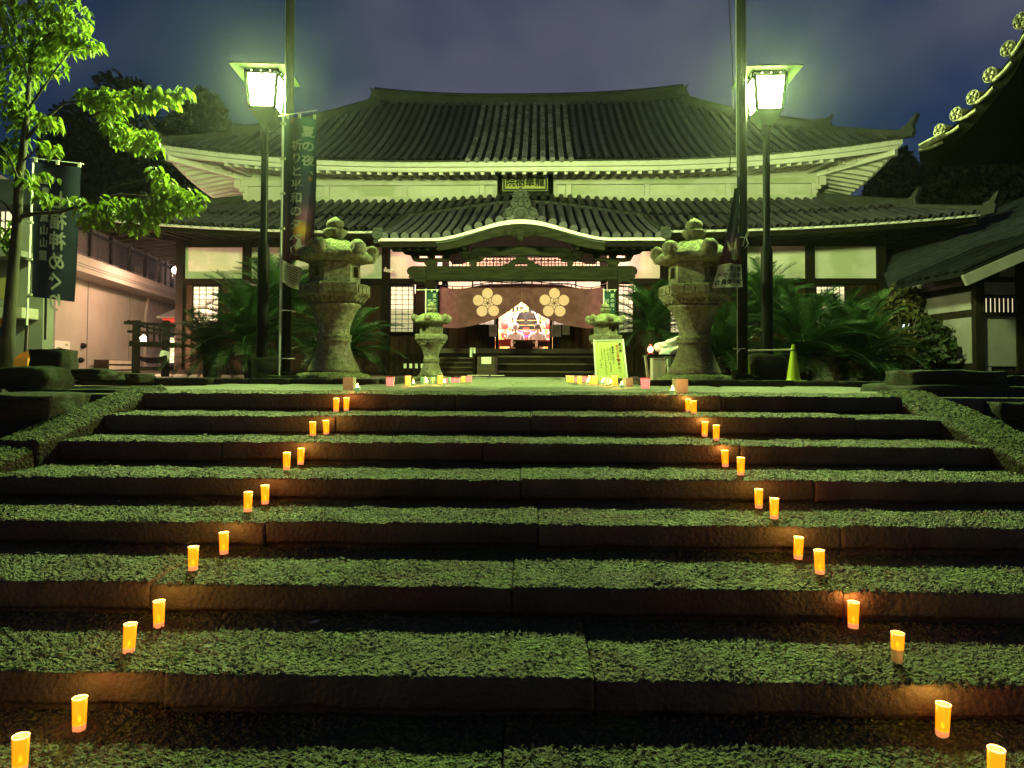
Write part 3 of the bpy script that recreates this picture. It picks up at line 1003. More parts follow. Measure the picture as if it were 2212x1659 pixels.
def under(Rf, parent, z0, slope, wall_u, wall_w, sp, rw, rh, m_raft, m_board, uvis):
    mb = MB()
    for (u0, u1, w0, w1) in ((-wall_u, wall_u, Rf.w0 + .12, wall_w), (-Rf.ue + .12, -wall_u, Rf.w0 + .12, 12.0), (wall_u, Rf.ue - .12, Rf.w0 + .12, 12.0)):
        nu, nw = (60, 6) if u1 - u0 > 5 else (8, 24)
        vs = [(u0 + (u1 - u0) * i / nu, w0 + (w1 - w0) * j / nw) for i in range(nu + 1) for j in range(nw + 1)]
        mb.add([(a, b, soffit(Rf, a, b, z0, slope)) for a, b in vs], [(i * (nw + 1) + j, i * (nw + 1) + j + 1, (i + 1) * (nw + 1) + j + 1, (i + 1) * (nw + 1) + j) for i in range(nu) for j in range(nw)])
    mb.build('soffit_board', m_board, parent, fixn=False)
    n = int(wall_u / sp)
    for i in range(-n, n + 1):
        u = i * sp + sp / 2 * 0
        if not uvis(u): continue
        a, b = Rf.w0 + 0.17, wall_w
        p, q = Vector((u, a, soffit(Rf, u, a, z0, slope) - rh / 2 - .002)), Vector((u, b, soffit(Rf, u, b, z0, slope) - rh / 2 - .002))
        MB().bar(p, q, rw, rh).build('rafter', m_raft, parent)
    for sg in (-1, 1):
        w = Rf.w0 + 0.32
        while w < wall_w + 4.5:
            a, b = Rf.ue - 0.2, max(wall_u, Rf.ue - (w - Rf.w0))
            if a - b > 0.12:
                p, q = Vector((sg * a, w, soffit(Rf, sg * a, w, z0, slope) - rh / 2 - .002)), Vector((sg * b, w, soffit(Rf, sg * b, w, z0, slope) - rh / 2 - .002))
                MB().bar(p, q, rw, rh).build('rafter', m_raft, parent)
            w += sp
        a = Rf.ue - 0.15
        p = Vector((sg * a, Rf.w0 + .15, soffit(Rf, a, Rf.w0 + .15, z0, slope) - rh * .8))
        q = Vector((sg * wall_u, wall_w, soffit(Rf, wall_u, wall_w, z0, slope) - rh * .8))
        MB().bar(p, q, rw * 1.7, rh * 1.5).build('corner_rafter', m_raft, parent)
under(UP, up, 6.13, 0.2, 9.4, 4.5, 0.314, 0.105, 0.125, M['plaster_trim'], M['plaster'], lambda u: True)

# ---- white wall between the roofs
def wbox(name, u0, u1, w0, w1, z0, z1, m, parent=None, bevel=0.0):
    mb = MB()
    mb.box2((u0, w0, z0), (u1, w1, z1))
    return mb.build(name, m, parent or temple, bevel=bevel)
core = wbox('core_wall', -9.35, 9.35, 4.62, 12.4, 5.2, 6.7, M['plaster'])
NI = 0.9
for sg in (-1, 1):
    def uu(a, b): return (min(sg * a, sg * b), max(sg * a, sg * b))
    for name, z0, z1, w in (('sill_beam', 5.45, 5.84, 4.50), ('wall_beam', 6.2, 6.37, 4.47), ('upper_wall_band', 6.375, 6.7, 4.53)):
        a, b = uu(NI, 9.4)
        wbox(name, a, b, w, 4.63, z0, z1, M['plaster'], core)
    for a0, a1 in ((0.9, 1.0), (1.33, 1.5), (3.87, 4.03), (6.47, 6.63), (9.2, 9.4)):
        a, b = uu(a0, a1)
        wbox('wall_post', a, b, 4.515, 4.63, 5.842, 6.198, M['plaster_trim'], core)
    for a0, a1 in ((1.5, 3.87), (4.03, 6.47), (6.63, 9.2)):
        a, b = uu(a0 + .01, a1 - .01)
        wbox('wall_panel', a, b, 4.555, 4.63, 5.85, 6.19, M['plaster'], core)
    a, b = uu(9.42, 9.62)
    wbox('beam_nose', a, b, 4.4, 4.7, 6.12, 6.5, M['plaster_trim'], core)
    a, b = uu(9.3, 9.44)
    wbox('beam_nose', a, b, 4.36, 4.62, 5.98, 6.11, M['plaster_trim'], core)
wbox('niche_back', -0.92, 0.92, 4.56, 4.64, 5.4, 6.72, M['black'], core)
for sg in (-1, 1): wbox('niche_post', sg * .86 - .05, sg * .86 + .05, 4.42, 4.6, 5.5, 6.7, M['wood'], core)
wbox('niche_shelf', -0.82, 0.82, 4.35, 4.56, 5.72, 5.8, M['wood'], core)

# name plaque of the hall
plq = empty('name_plaque', label='yellow name plaque with four black characters above the porch gable', cat='plaque')
plq.matrix_world = TEMPLE_M @ Matrix.Translation((0.0, 4.12, 6.2)) @ Matrix.Rotation(R(12), 4, 'X')
pw, ph = 0.73, 0.30
mb = MB(); mb.box2((-pw + .09, -0.01, -ph + .08), (pw - .09, 0.03, ph - .08)); mb.build('board', M['plaque'], plq)
fr = empty('frame', parent=plq)
bpy.data.objects.remove(fr)
for (a, b, c, d) in ((-pw, pw, ph - .09, ph), (-pw, pw, -ph, -ph + .09), (-pw, -pw + .1, -ph + .091, ph - .091), (pw - .1, pw, -ph + .091, ph - .091)):
    mb = MB(); mb.box2((a, -0.03, c), (b, 0.04, d)); mb.build('frame_rail', M['black'], plq)
mb = MB()
for e, k in ((0.012, 0.016), (0.088, 0.01)):
    a, b = pw - e, ph - e
    for p, q in (((-a, b), (a, b)), ((-a, -b), (a, -b)), ((-a, -b), (-a, b)), ((a, -b), (a, b))):
        mb.bar((p[0], -0.036, p[1]), (q[0], -0.036, q[1]), k, 0.012)
mb.build('gilt_line', M['plaque'], plq)
mb = MB()
write(mb, '院樹華龍', -0.465, 0.0, 0.32, lambda a, b: (a, -0.016, b), step=0.97, down=False, bold=0.03)
mb.build('lettering', M['ink'], plq, fixn=False)

# ---- lower roof and its dark underside
lo = LO.base('lower_roof', M['pan'])
LO.rows(lo, 0.29, 0.082, M['tile'], skip=lambda u: False)
LO.side_rows(lo, 0.3, 0.08, M['tile'])
for sg in (-1, 1):
    for (a, b, h, hw) in ((0.42, 1.0, 0.26, 0.12), (0.0, 0.44, 0.2, 0.11)):
        pts = []
        for i in range(19):
            t = b + (a - b) * i / 18
            p = LO.front(sg * LO.um(t), t)
            if i == 18: p = p + Vector((sg * 0.1, -0.1, 0.05))
            pts.append(p)
        mb = MB()
        sweep(mb, pts, [(-hw, -.1), (hw, -.1), (hw, h * .8), (hw * .5, h), (-hw * .5, h), (-hw, h * .8)])
        mb.build('hip_ridge', M['tile_moss'], lo)
        d = pts[-1] - pts[-3]
        d.z = 0
        q = [(-.2, -.05), (.05, -.1), (.1, .1), (.06, h), (.12, h + .12), (.17, h + .3), (.05, h + .2), (-.05, h + .06), (-.2, h)]
        mb = MB()
        mb.prism(q, -0.1, 0.1, Matrix.Translation(pts[-1]) @ Matrix.Rotation(math.atan2(d.y, d.x), 4, 'Z'))
        mb.build('ridge_end_ornament', M['tile_moss'], lo)
PORCH_U = 3.55
ep = eave_path(LO, 0.05, -0.08)
mb = MB()
sweep(mb, [p for p in ep if p.x < -PORCH_U], [(-.04, -.07), (.05, -.07), (.05, -.012), (-.04, -.012)])
sweep(mb, [p for p in ep if p.x > PORCH_U], [(-.04, -.07), (.05, -.07), (.05, -.012), (-.04, -.012)])
mb.build('eave_fascia', M['plaster_trim'], lo)
mb = MB()
ep = eave_path(LO, 0.16, -0.08)
sweep(mb, [p for p in ep if p.x < -PORCH_U], [(-.05, -.2), (.05, -.2), (.05, -.072), (-.05, -.072)])
sweep(mb, [p for p in ep if p.x > PORCH_U], [(-.05, -.2), (.05, -.2), (.05, -.072), (-.05, -.072)])
mb.build('lower_fascia', M['wood'], lo)
under(LO, lo, 3.92, 0.13, 10.7, 3.2, 0.4, 0.11, 0.12, M['wood'], M['wood_plank'], lambda u: abs(u) > 3.4)

# ---- lower walls
def post(u, z0=0.0, z1=4.3, w=0.24, name='post'):
    return wbox(name, u - w / 2, u + w / 2, 3.04, 3.28, z0, z1, M['wood'])
for u in (-10.7, -8.6, -6.4, -4.25, 4.25, 6.4, 8.6, 10.7): post(u)
BAYS = [(-10.7, -8.6), (-8.6, -6.4), (-6.4, -4.25), (-4.25, -2.5), (2.5, 4.25), (4.25, 6.4), (6.4, 8.6), (8.6, 10.7)]
for a, b in BAYS:
    a, b = a + .121, b - .121
    wbox('top_beam', a, b, 3.08, 3.26, 3.94, 4.25, M['wood'])
    wbox('plaster_panel', a, b, 3.18, 3.25, 2.955, 3.938, M['plaster'])
    wbox('rail', a, b, 3.06, 3.26, 2.78, 2.952, M['wood'])
plank_me = {}
def planks(u0, u1, z0, z1, w=3.17, sp=0.27):
    n = max(1, round((u1 - u0) / sp))
    d = (u1 - u0) / n
    key = (round(d, 3), round(z1 - z0, 3))
    if key not in plank_me:
        mb = MB()
        mb.box((0, 0, 0), (d - 0.012, 0.04, z1 - z0))
        plank_me[key] = mb.mesh('plank')
        plank_me[key].materials.append(M['wood_plank'])
    for i in range(n):
        link('plank', plank_me[key], None, temple, (u0 + d * (i + .5), w + random.uniform(-.006, .006), (z0 + z1) / 2))
MB().box2((-10.6, 3.205, .05), (-.88, 3.235, 2.5)).build('leak_blocker', M['gate_dark'], temple)  # unseen dark panel, added to stop room light leaking between the planks
MB().box2((.88, 3.205, .05), (10.6, 3.235, 2.5)).build('leak_blocker', M['gate_dark'], temple)
def shoji(u0, u1, z0, z1, cols, rows_, w=3.13, dim=0.0, parent=None):
    f = MB()
    for a, b, c, d in ((u0, u1, z1 - .05, z1), (u0, u1, z0, z0 + .05), (u0, u0 + .04, z0, z1), (u1 - .04, u1, z0, z1)): f.box2((a, w - .03, c), (b, w + .03, d))
    win = f.build('shoji_window', M['wood'], temple)
    zs = z0 + (z1 - z0) * dim
    if dim:
        MB().box2((u0 + .03, w + .012, z0 + .03), (u1 - .03, w + .02, zs)).build('pane', M['shoji_low'], win)
    MB().box2((u0 + .03, w + .012, zs + (.001 if dim else .03)), (u1 - .03, w + .02, z1 - .03)).build('pane', M['shoji'], win)
    mv = MB().box((0, 0, 0), (0.014, 0.02, z1 - z0 - .06)).mesh('muntin')
    mh = MB().box((0, 0, 0), (u1 - u0 - .06, 0.018, 0.014)).mesh('muntin')
    for me in (mv, mh): me.materials.append(M['wood'])
    for i in range(1, cols): link('muntin', mv, None, win, (u0 + (u1 - u0) * i / cols, w, (z0 + z1) / 2))
    for i in range(1, rows_): link('muntin', mh, None, win, ((u0 + u1) / 2, w - .001, z0 + (z1 - z0) * i / rows_))
    return win
planks(-10.58, -10.34, 0.1, 2.77); shoji(-10.32, -9.45, 1.27, 2.75, 4, 10); planks(-9.43, -8.72, 0.1, 2.77); planks(-10.32, -9.45, 0.1, 1.25)
planks(-8.48, -6.52, 0.1, 2.77); planks(-6.28, -4.37, 0.1, 2.77)
planks(-4.12, -3.33, 0.1, 1.2); shoji(-4.13, -3.36, 1.27, 2.75, 4, 10, dim=0.48); planks(-3.34, -2.42, 0.1, 2.77)
planks(3.36, 4.12, 0.1, 2.77); shoji(2.72, 3.34, 1.27, 2.75, 4, 10, dim=0.3); planks(2.45, 3.34, 0.1, 1.25)
shoji(4.4, 5.1, 1.27, 2.75, 4, 10); planks(5.12, 6.28, 0.1, 2.77); planks(4.4, 5.1, 0.1, 1.25)
planks(6.52, 8.48, 0.1, 2.77); planks(9.68, 10.58, 0.1, 2.77); shoji(8.75, 9.66, 1.27, 2.75, 5, 10); planks(8.75, 9.66, 0.1, 1.25)
wbox('foundation_beam', -10.8, -2.5, 3.0, 3.3, 0.0, 0.12, M['wood'])
wbox('foundation_beam', 2.5, 10.8, 3.0, 3.3, 0.0, 0.12, M['wood'])
for sg in (-1, 1): wbox('side_wall', sg * 10.66 - .05, sg * 10.66 + .05, 3.3, 14.0, 0.0, 4.3, M['wood_plank'])
wbox('back_wall', -10.6, 10.6, 13.9, 14.0, 0.0, 5.2, M['wood_plank'])
# inner front over the doorway: lattice transom, lintels, shoji strip
for sg in (-1, 1): wbox('inner_post', sg * 2.42 - .09, sg * 2.42 + .09, 3.05, 3.25, 0.8, 4.1, M['wood'])
wbox('lintel', -2.32, 2.32, 3.08, 3.24, 3.02, 3.2, M['wood'])
wbox('lintel', -2.32, 2.32, 3.08, 3.24, 3.82, 4.15, M['wood'])
tr = MB().box2((-2.32, 3.19, 3.21), (2.32, 3.2, 3.81)).build('transom', M['lattice_back'], temple)
mb = MB()
s = 0.105
for i in range(-22, 23):
    u = i * s
    mb.bar((u, 3.165, 3.21), (u, 3.165, 3.81), 0.024, 0.02)
for j in range(1, 6): mb.bar((-2.31, 3.16, 3.21 + j * 0.1), (2.31, 3.16, 3.21 + j * 0.1), 0.02, 0.024)
for i in range(-11, 11):
    for j in range(3):
        cx, cz = i * 2 * s + s, 3.31 + j * 0.2
        mb.lathe([(0.055, 0), (0.055, 0.012), (0.03, 0.012), (0.03, 0)], 6, M=Matrix.Translation((cx, 3.158, cz)) @ Matrix.Rotation(R(90), 4, 'X'), cap=False)
lat = mb.build('lattice', M['wood_plank'], tr)
lat['kind'] = 'stuff'
shoji(-1.6, 1.6, 2.56, 3.0, 12, 2)
for sg in (-1, 1):
    wbox('door_post', sg * .82 - .045, sg * .82 + .045, 3.1, 3.24, 0.8, 2.56, M['wood'])
    a, b = sorted((sg * .87, sg * 1.72))
    shoji(a, b, 1.5, 2.55, 5, 5)
    n0 = len(temple.children)
    planks(a, b, 0.8, 1.49, 3.15, 0.21)
    a, b = sorted((sg * 1.74, sg * 2.32))
    planks(a, b, 0.8, 2.55, 3.17, 0.29)
# veranda and wooden steps
stairw = MB().box2((-2.6, 2.55, 0.66), (2.6, 3.3, 0.8)).build('veranda', M['stair_wood'], temple)
MB().box2((-2.6, 2.62, 0.0), (2.6, 3.3, 0.66)).build('veranda_base', M['wood'], temple)
for i, (z, w) in enumerate(((0.58, 2.12), (0.36, 1.68), (0.14, 1.24))):
    MB().box2((-0.86, w, z - 0.05), (2.35, w + 0.5, z)).build('stair_tread', M['stair_wood'], temple)
    MB().box2((-0.84, w + .04, z - 0.22), (2.33, w + 0.5, z - .051)).build('stair_riser', M['wood'], temple)
for i, (z, w) in enumerate(((0.52, 1.75), (0.39, 1.45), (0.25, 1.15), (0.11, 0.85))):
    MB().box2((-2.4, w, z - 0.04), (-1.36, w + 0.36, z)).build('stair_tread', M['stair_wood'], temple)
    MB().box2((-2.38, w + .03, max(0, z - 0.16)), (-1.38, w + 0.36, z - .041)).build('stair_riser', M['wood_plank'], temple)
MB().box2((-1.35, 0.83, 0.0), (-1.29, 2.5, 0.62)).build('stair_side', M['wood'], temple)

# ---- porch
def zf(u):
    b = 0.46 * (0.5 + 0.5 * math.cos(math.pi * u / 2.25)) if abs(u) < 2.25 else 0.0
    return 3.40 + b
def zback(u): return LO.prof(0.45) - LO.step + LO.bump(u, 0.4) - 0.004
PW0, PW1 = -1.0, 2.575
def porch(u, t):
    z = zf(u) + 0.05 + (zback(u) - zf(u) - 0.05) * (0.86 * t + 0.14 * t * t)
    return Vector((u, PW0 + (PW1 - PW0) * t, z))
mb = MB()
nu, nt = 48, 8
us = [-PORCH_U + 2 * PORCH_U * i / nu for i in range(nu + 1)]
for dz in (0, -0.14):
    mb.add([porch(u, j / nt) + Vector((0, 0.04 if dz else 0, dz)) for u in us for j in range(nt + 1)], [(i * (nt + 1) + j, i * (nt + 1) + j + 1, (i + 1) * (nt + 1) + j + 1, (i + 1) * (nt + 1) + j) for i in range(nu) for j in range(nt)])
pr = mb.build('porch_roof', M['pan'], temple, smooth=True, fixn=False)
for i in range(-13, 14):
    u = i * 0.262
    pts = [porch(u, j / 8) + Vector((0, 0, 0.05)) for j in range(9)]
    pts[0] += Vector((0, -0.05, -0.02))
    if i == 0: continue
    MB().tube(pts, [0.104] + [0.098] * 8, 12).build('tile_row', M['tile'], pr, fixn=False)
# seam cap where the porch tiles meet the upper course
pts = [Vector((u, PW1 + .02, zback(u) + 0.06)) for u in us]
mb = MB()
sweep(mb, pts, [(-.12, -.02), (.12, -.02), (.12, .06), (.05, .1), (-.05, .1), (-.12, .06)])
mb.build('seam_cap', M['tile_moss'], pr)
for sg in (-1, 1):
    mb = MB()
    pts = [porch(sg * PORCH_U, j / 8) + Vector((sg * .03, 0, 0.03)) for j in range(9)]
    sweep(mb, pts, [(-.09, -.16), (.09, -.16), (.09, .05), (.04, .1), (-.04, .1), (-.09, .05)])
    mb.build('verge_tile', M['tile_moss'], pr)
for sg in (-1, 1):
    mb = MB()
    c = Vector((sg * (PORCH_U + .02), -1.06, zf(3.5) + .13))
    mb.lathe([(0.0, -.06), (0.13, -.05), (0.14, .0), (0.11, .03), (0.1, .02), (0.04, .02), (0.03, .05), (0, .05)], 16, M=Matrix.Translation(c) @ Matrix.Rotation(R(90), 4, 'X'), cap=False)
    mb.box(c + Vector((0, .14, .05)), (.24, .2, .26))
    mb.build('corner_ornament', M['tile_moss'], pr, smooth=False)
# curved gable: bright edge, dark board, vault and pendant
def ustrip(name, m, za, zb, w0, w1, u0, u1, n=60, parent=pr):
    us = [u0 + (u1 - u0) * i / n for i in range(n + 1)]
    mb = MB()
    q = [[(u, w0, za(u)) for u in us], [(u, w0, zb(u)) for u in us], [(u, w1, zb(u)) for u in us], [(u, w1, za(u)) for u in us]]
    for i in range(4): mb.strip(q[i], q[(i + 1) % 4])
    for e in (0, -1): mb.add([q[k][e] for k in range(4)], [(0, 1, 2, 3)])
    return mb.build(name, m, parent)
ustrip('gable_edge', M['plaster_trim'], lambda u: zf(u) + .035, lambda u: zf(u) - .035 - 0.035 * max(0, math.cos(u)) , -1.04, -0.86, -PORCH_U, PORCH_U, 90)
ustrip('gable_board', M['wood_h'], lambda u: zf(u) - .09, lambda u: zf(u) - .29 - .03 * math.cos(u * 1.2), -0.97, -0.88, -2.08, 2.08)
ustrip('gable_edge_trim', M['black'], lambda u: zf(u) - .06, lambda u: zf(u) - .088, -1.0, -0.86, -2.1, 2.1)
ustrip('eave_board', M['wood'], lambda u: 3.345, lambda u: 3.23, -0.95, -0.86, -3.5, -2.09, 4)
ustrip('eave_board', M['wood'], lambda u: 3.345, lambda u: 3.23, -0.95, -0.86, 2.09, 3.5, 4)
ustrip('vault', M['wood'], lambda u: zf(u) - .1, lambda u: zf(u) - .13, -0.86, 2.4, -2.1, 2.1)
mb = MB()
for k in range(7):
    an = math.pi * (k / 6)
    cx, cz = 0.32 * math.cos(an) * (1 if k not in (3,) else 1), -0.06 * math.sin(an) - (0.10 if k == 3 else 0.0)
    mb.lathe([(0, -.05), (.07, -.04), (.085, 0), (.05, .03), (0, .035)], 12, M=Matrix.Translation((cx, -1.0, 3.60 + cz)) @ Matrix.Rotation(R(90), 4, 'X'), cap=False)
mb.prism([(-.34, 3.66), (-.25, 3.54), (-.12, 3.5), (0, 3.42), (.12, 3.5), (.25, 3.54), (.34, 3.66)], -1.0, -.93)
mb.build('gable_pendant', M['wood_h'], pr)
# demon tile at the crown of the gable
mb = MB()
z0 = zf(0) + 0.06
mb.prism([(-.44, z0), (.44, z0), (.40, z0 + .14), (.27, z0 + .26), (.24, z0 + .44), (.15, z0 + .6), (.2, z0 + .64), (.1, z0 + .7), (.0, z0 + .8), (-.1, z0 + .7), (-.2, z0 + .64), (-.15, z0 + .6), (-.24, z0 + .44), (-.27, z0 + .26), (-.40, z0 + .14)], -1.02, -.84)
disc = [(0, -.05), (.085, -.045), (.105, -.01), (.105, .02), (.085, .04), (.075, .03), (0, .03)]
for (a, b, k) in ((-.3, .12, .9), (0, .12, 1.0), (.3, .12, .9), (0, .58, .75), (-.17, .3, .55), (.17, .3, .55), (-.12, .45, .45), (.12, .45, .45), (0, .36, .7)):
    mb.lathe([(r * k, z) for r, z in disc], 14, M=Matrix.Translation((a, -1.05, z0 + b)) @ Matrix.Rotation(R(90), 4, 'X'), cap=False)
for sg in (-1, 1):
    mb.tube([(sg * .42, -1.03, z0 + .06), (sg * .36, -1.05, z0 + .2), (sg * .25, -1.05, z0 + .27), (sg * .2, -1.05, z0 + .2), (sg * .25, -1.05, z0 + .15)], [.04, .045, .04, .035, .02], 8)
    mb.tube([(sg * .2, -1.03, z0 + .56), (sg * .1, -1.05, z0 + .54), (sg * .06, -1.05, z0 + .48)], [.035, .035, .02], 8)
mb.build('demon_tile', M['tile_moss'], pr)
pts = [porch(0, j / 8) + Vector((0, 0, 0.06)) for j in range(9)]
mb = MB()
sweep(mb, pts, [(-.16, -.02), (.16, -.02), (.16, .16), (.07, .24), (-.07, .24), (-.16, .16)])
mb.build('porch_ridge', M['tile_moss'], pr)
# posts, beams, brackets
for sg in (-1, 1):
    pp = MB().box2((sg * 2.38 - .135, -.135, 0.12), (sg * 2.38 + .135, .135, 2.86)).build('porch_post', M['wood'], temple, bevel=0.02)
    MB().lathe([(.26, 0), (.26, .06), (.2, .12)], 20, (sg * 2.38, 0, 0)).build('post_base', M['lantern'], temple)
beam = MB().box2((-2.5, -.15, 2.49), (2.5, .15, 2.875)).build('porch_beam', M['wood_h'], temple, bevel=0.03)
nose = [(2.5, 2.875), (2.86, 2.87), (2.96, 2.83), (3.0, 2.75), (2.98, 2.67), (2.93, 2.64), (2.95, 2.58), (2.9, 2.53), (2.82, 2.53), (2.78, 2.48), (2.7, 2.46), (2.6, 2.47), (2.5, 2.42)]
for sg in (-1, 1):
    MB().prism([(sg * a, b) for a, b in nose], -.13, .13).build('beam_nose', M['wood_h'], beam)
    sp = [(sg * (1.75 + (.09 + .02 * k) * math.cos(k * .55) * 1.7), -.156, 2.68 + (.03 + .011 * k) * math.sin(k * .55)) for k in range(12)]
    MB().tube(sp, .011, 5).build('carved_spiral', M['wood_h'], beam)
    sp = [(sg * (2.8 + (.02 + .009 * k) * math.cos(k * .6)), -.136, 2.7 + (.02 + .008 * k) * math.sin(k * .6)) for k in range(13)]
    MB().tube(sp, .011, 5).build('carved_spiral', M['wood_h'], beam)
mb = MB()
for d, w in ((0.0, 1.0),):
    n = 20
    top = [(-1.3 + 2.6 * i / n, 3.34 + .05 * math.cos(math.pi * (i / n - .5))) for i in range(n + 1)]
    bot = [(-1.3 + 2.6 * i / n, 3.12 + .03 * math.cos(math.pi * (i / n - .5))) for i in range(n + 1)]
    mb.prism(top + bot[::-1], -.12, .12)
mb.build('rainbow_beam', M['wood_h'], temple)
def bracket(u, k=1.0, z0=2.877):
    mb = MB()
    mb.prism([(u - .11 * k, z0), (u + .11 * k, z0), (u + .16 * k, z0 + .07), (u + .16 * k, z0 + .12), (u - .16 * k, z0 + .12), (u - .16 * k, z0 + .07)], -.14, .14)
    arm = [(u - .5 * k, z0 + .21), (u - .46 * k, z0 + .15), (u - .3 * k, z0 + .122), (u + .3 * k, z0 + .122), (u + .46 * k, z0 + .15), (u + .5 * k, z0 + .21)]
    mb.prism(arm, -.09, .09)
    for q in (-.42, 0, .42):
        mb.prism([(u + q * k - .07, z0 + .211), (u + q * k + .07, z0 + .211), (u + q * k + .1, z0 + .26), (u + q * k + .1, z0 + .29), (u + q * k - .1, z0 + .29), (u + q * k - .1, z0 + .26)], -.11, .11)
    mb.prism([(u - .78 * k, z0 + .40), (u - .7 * k, z0 + .33), (u - .5 * k, z0 + .292), (u + .5 * k, z0 + .292), (u + .7 * k, z0 + .33), (u + .78 * k, z0 + .40)], -.085, .085)
    return mb.build('bracket_set', M['wood_h'], temple)
for u in (-2.38, 2.38): bracket(u)
for u in (-1.27, 1.27): bracket(u, 0.5)
mb = MB()
kl = [(0, 3.12), (.14, 3.12), (.16, 3.06), (.3, 3.0), (.36, 2.94), (.5, 2.9), (.52, 2.877), (.2, 2.877), (.16, 2.93), (.06, 2.96), (0, 2.96)]
mb.prism(kl + [(-a, b) for a, b in kl[::-1]], -.07, .07)
mb.build('frog_leg_strut', M['wood_h'], temple)
for sg in (-1, 1):
    MB().box2((min(sg * 1.4, sg * 3.4), -.1, 3.282), (max(sg * 1.4, sg * 3.4), .1, 3.4)).build('eave_purlin', M['wood'], temple)
    for i in range(9):
        u = sg * (1.42 + i * 0.232)
        MB().bar((u, -.82, 3.235), (u, 2.3, 3.98), .085, .1).build('porch_rafter', M['wood_h'], pr)
    MB().bar((sg * 2.38, .15, 2.75), (sg * 2.42, 3.05, 3.0), .2, .3).build('tie_beam', M['wood_h'], temple)
# bulbs behind the brackets
for u in (-2.2, 2.2):
    MB().lathe([(0, -.05), (.035, -.035), (.05, 0), (.035, .035), (0, .05)], 12, (u, 2.0, 3.72), cap=False).build('ceiling_bulb', M['bulb'], temple, smooth=True)
for u in (-2.2, 2.2):
    MB().tube([(u, 2.0, 3.77), (u, 2.0, 4.3)], .012, 6).build('bulb_cord', M['black'], temple)

# ---- lit room behind the curtain
mb = MB()
for a, b in (((-3.4, 3.3, .7), (3.4, 9.6, .8)), ((-3.4, 3.3, 3.7), (3.4, 9.6, 3.8)), ((-3.5, 3.3, .7), (-3.4, 9.6, 3.8)), ((3.4, 3.3, .7), (3.5, 9.6, 3.8)), ((-3.5, 9.6, .7), (3.5, 9.7, 3.8))): mb.box2(a, b)
mb.build('inner_room', M['card'], temple)
for u in (-1.5, 1.5):
    MB().lathe([(0, -.05), (.2, -.05), (.22, 0), (.2, .05), (0, .05)], 16, (u, 5.6, 3.5), cap=False).build('room_lamp', M['room_bulb'], temple)
# ------------------------------------------------------------------ curtain with plum crests
def cbot(u):
    a = abs(u)
    xs = [0.0, 0.04, 0.34, 0.66, 1.0, 1.35, 1.7, 2.08, 2.2]
    zs = [1.99, 1.955, 1.725, 1.53, 1.41, 1.325, 1.275, 1.285, 1.33]
    return float(np.interp(a, xs, zs))
def ctop(u):
    a = abs(u) / 2.2
    return float(np.interp(a, [0, .3, .5, .7, .85, 1.0], [2.475, 2.455, 2.43, 2.345, 2.33, 2.40]))
def csurf(u, z):
    a = abs(u)
    zt, zb = ctop(u), cbot(u)
    v = max(0.0, min(1.0, (zt - z) / max(.05, zt - zb)))
    w = 0.36 - 0.10 * math.sin(math.pi * min(1, a / 2.2)) * v
    dx, dz = 2.2 - a, 2.42 - z
    rr, th = math.hypot(dx, dz), math.atan2(dz, dx + 1e-6)
    w += 0.030 * math.sin(th * 17) * min(1, rr / .5) * math.exp(-rr / 1.1)
    rr2, th2 = math.hypot(a, z - 2.5), math.atan2(2.5 - z, a + 1e-6)
    w += 0.022 * math.sin(th2 * 15) * math.exp(-rr2 / .55) * min(1, rr2 / .15)
    w += 0.012 * math.sin(u * 9 + z * 4) * v + 0.02 * math.sin(v * 7 + a * 2.2) * v * math.exp(-((z - zb) / .25) ** 2)
    return Vector((u, w, z))
cur = empty('entrance_curtain', label='purple temple curtain with two white plum crests, parted in the middle', cat='curtain')
cur.matrix_world = TEMPLE_M
for sg in (-1, 1):
    n, m_ = 70, 36
    V = np.zeros((n, m_, 3))
    for i in range(n):
        u = sg * (0.0006 + 2.194 * i / (n - 1))
        for j in range(m_):
            f = j / (m_ - 1)
            V[i, j] = csurf(u, ctop(u) * (1 - f) + cbot(u) * f)
    link('curtain_half', grid_mesh('curtain_half', V), M['curtain'], cur)
    cu, cz = (-0.905 if sg < 0 else 0.865), 1.945
    mb = MB()
    def cdisc(cx, cz_, r, poly=None, n=26):
        ring = [(cx + r * math.cos(2 * math.pi * k / n), cz_ + r * math.sin(2 * math.pi * k / n)) for k in range(n)] if poly is None else poly
        n = len(ring)
        vs = [csurf(cx, cz_) + Vector((0, -.013, 0))]
        for f in (.5, 1.0): vs += [csurf(cx + (a - cx) * f, cz_ + (b - cz_) * f) + Vector((0, -.013, 0)) for a, b in ring]
        fs = [(0, 1 + k, 1 + (k + 1) % n) for k in range(n)] + [(1 + k, 1 + n + k, 1 + n + (k + 1) % n, 1 + (k + 1) % n) for k in range(n)]
        mb.add(vs, fs)
    for k in range(5):
        an = R(90 + 72 * k + (2 if sg < 0 else -1))
        cdisc(cu + .262 * math.cos(an), cz + .262 * math.sin(an), .143)
        a2 = an + R(36)
        for tt, r1, r2, wd in ((an, .03, .12, .022), (a2, .05, .15, .038)):
            d, pz = Vector((math.cos(tt), math.sin(tt))), Vector((-math.sin(tt), math.cos(tt)))
            q = [d * r1 - pz * .008, d * (r2 - .03) - pz * wd, d * r2, d * (r2 - .03) + pz * wd, d * r1 + pz * .008]
            mm = sum(q, Vector((0, 0))) / 5
            cdisc(cu + mm.x, cz + mm.y, 0, [(cu + p.x, cz + p.y) for p in q])
    mb.build('plum_crest', M['crest'], cur, fixn=False)
us = [-2.3 + 4.6 * i / 50 for i in range(51)]
MB().tube([Vector((u, .35, ctop(u) + .045 + .02 * math.sin(u * 6))) for u in us], .012, 6).build('hanging_rope', M['black'], cur)
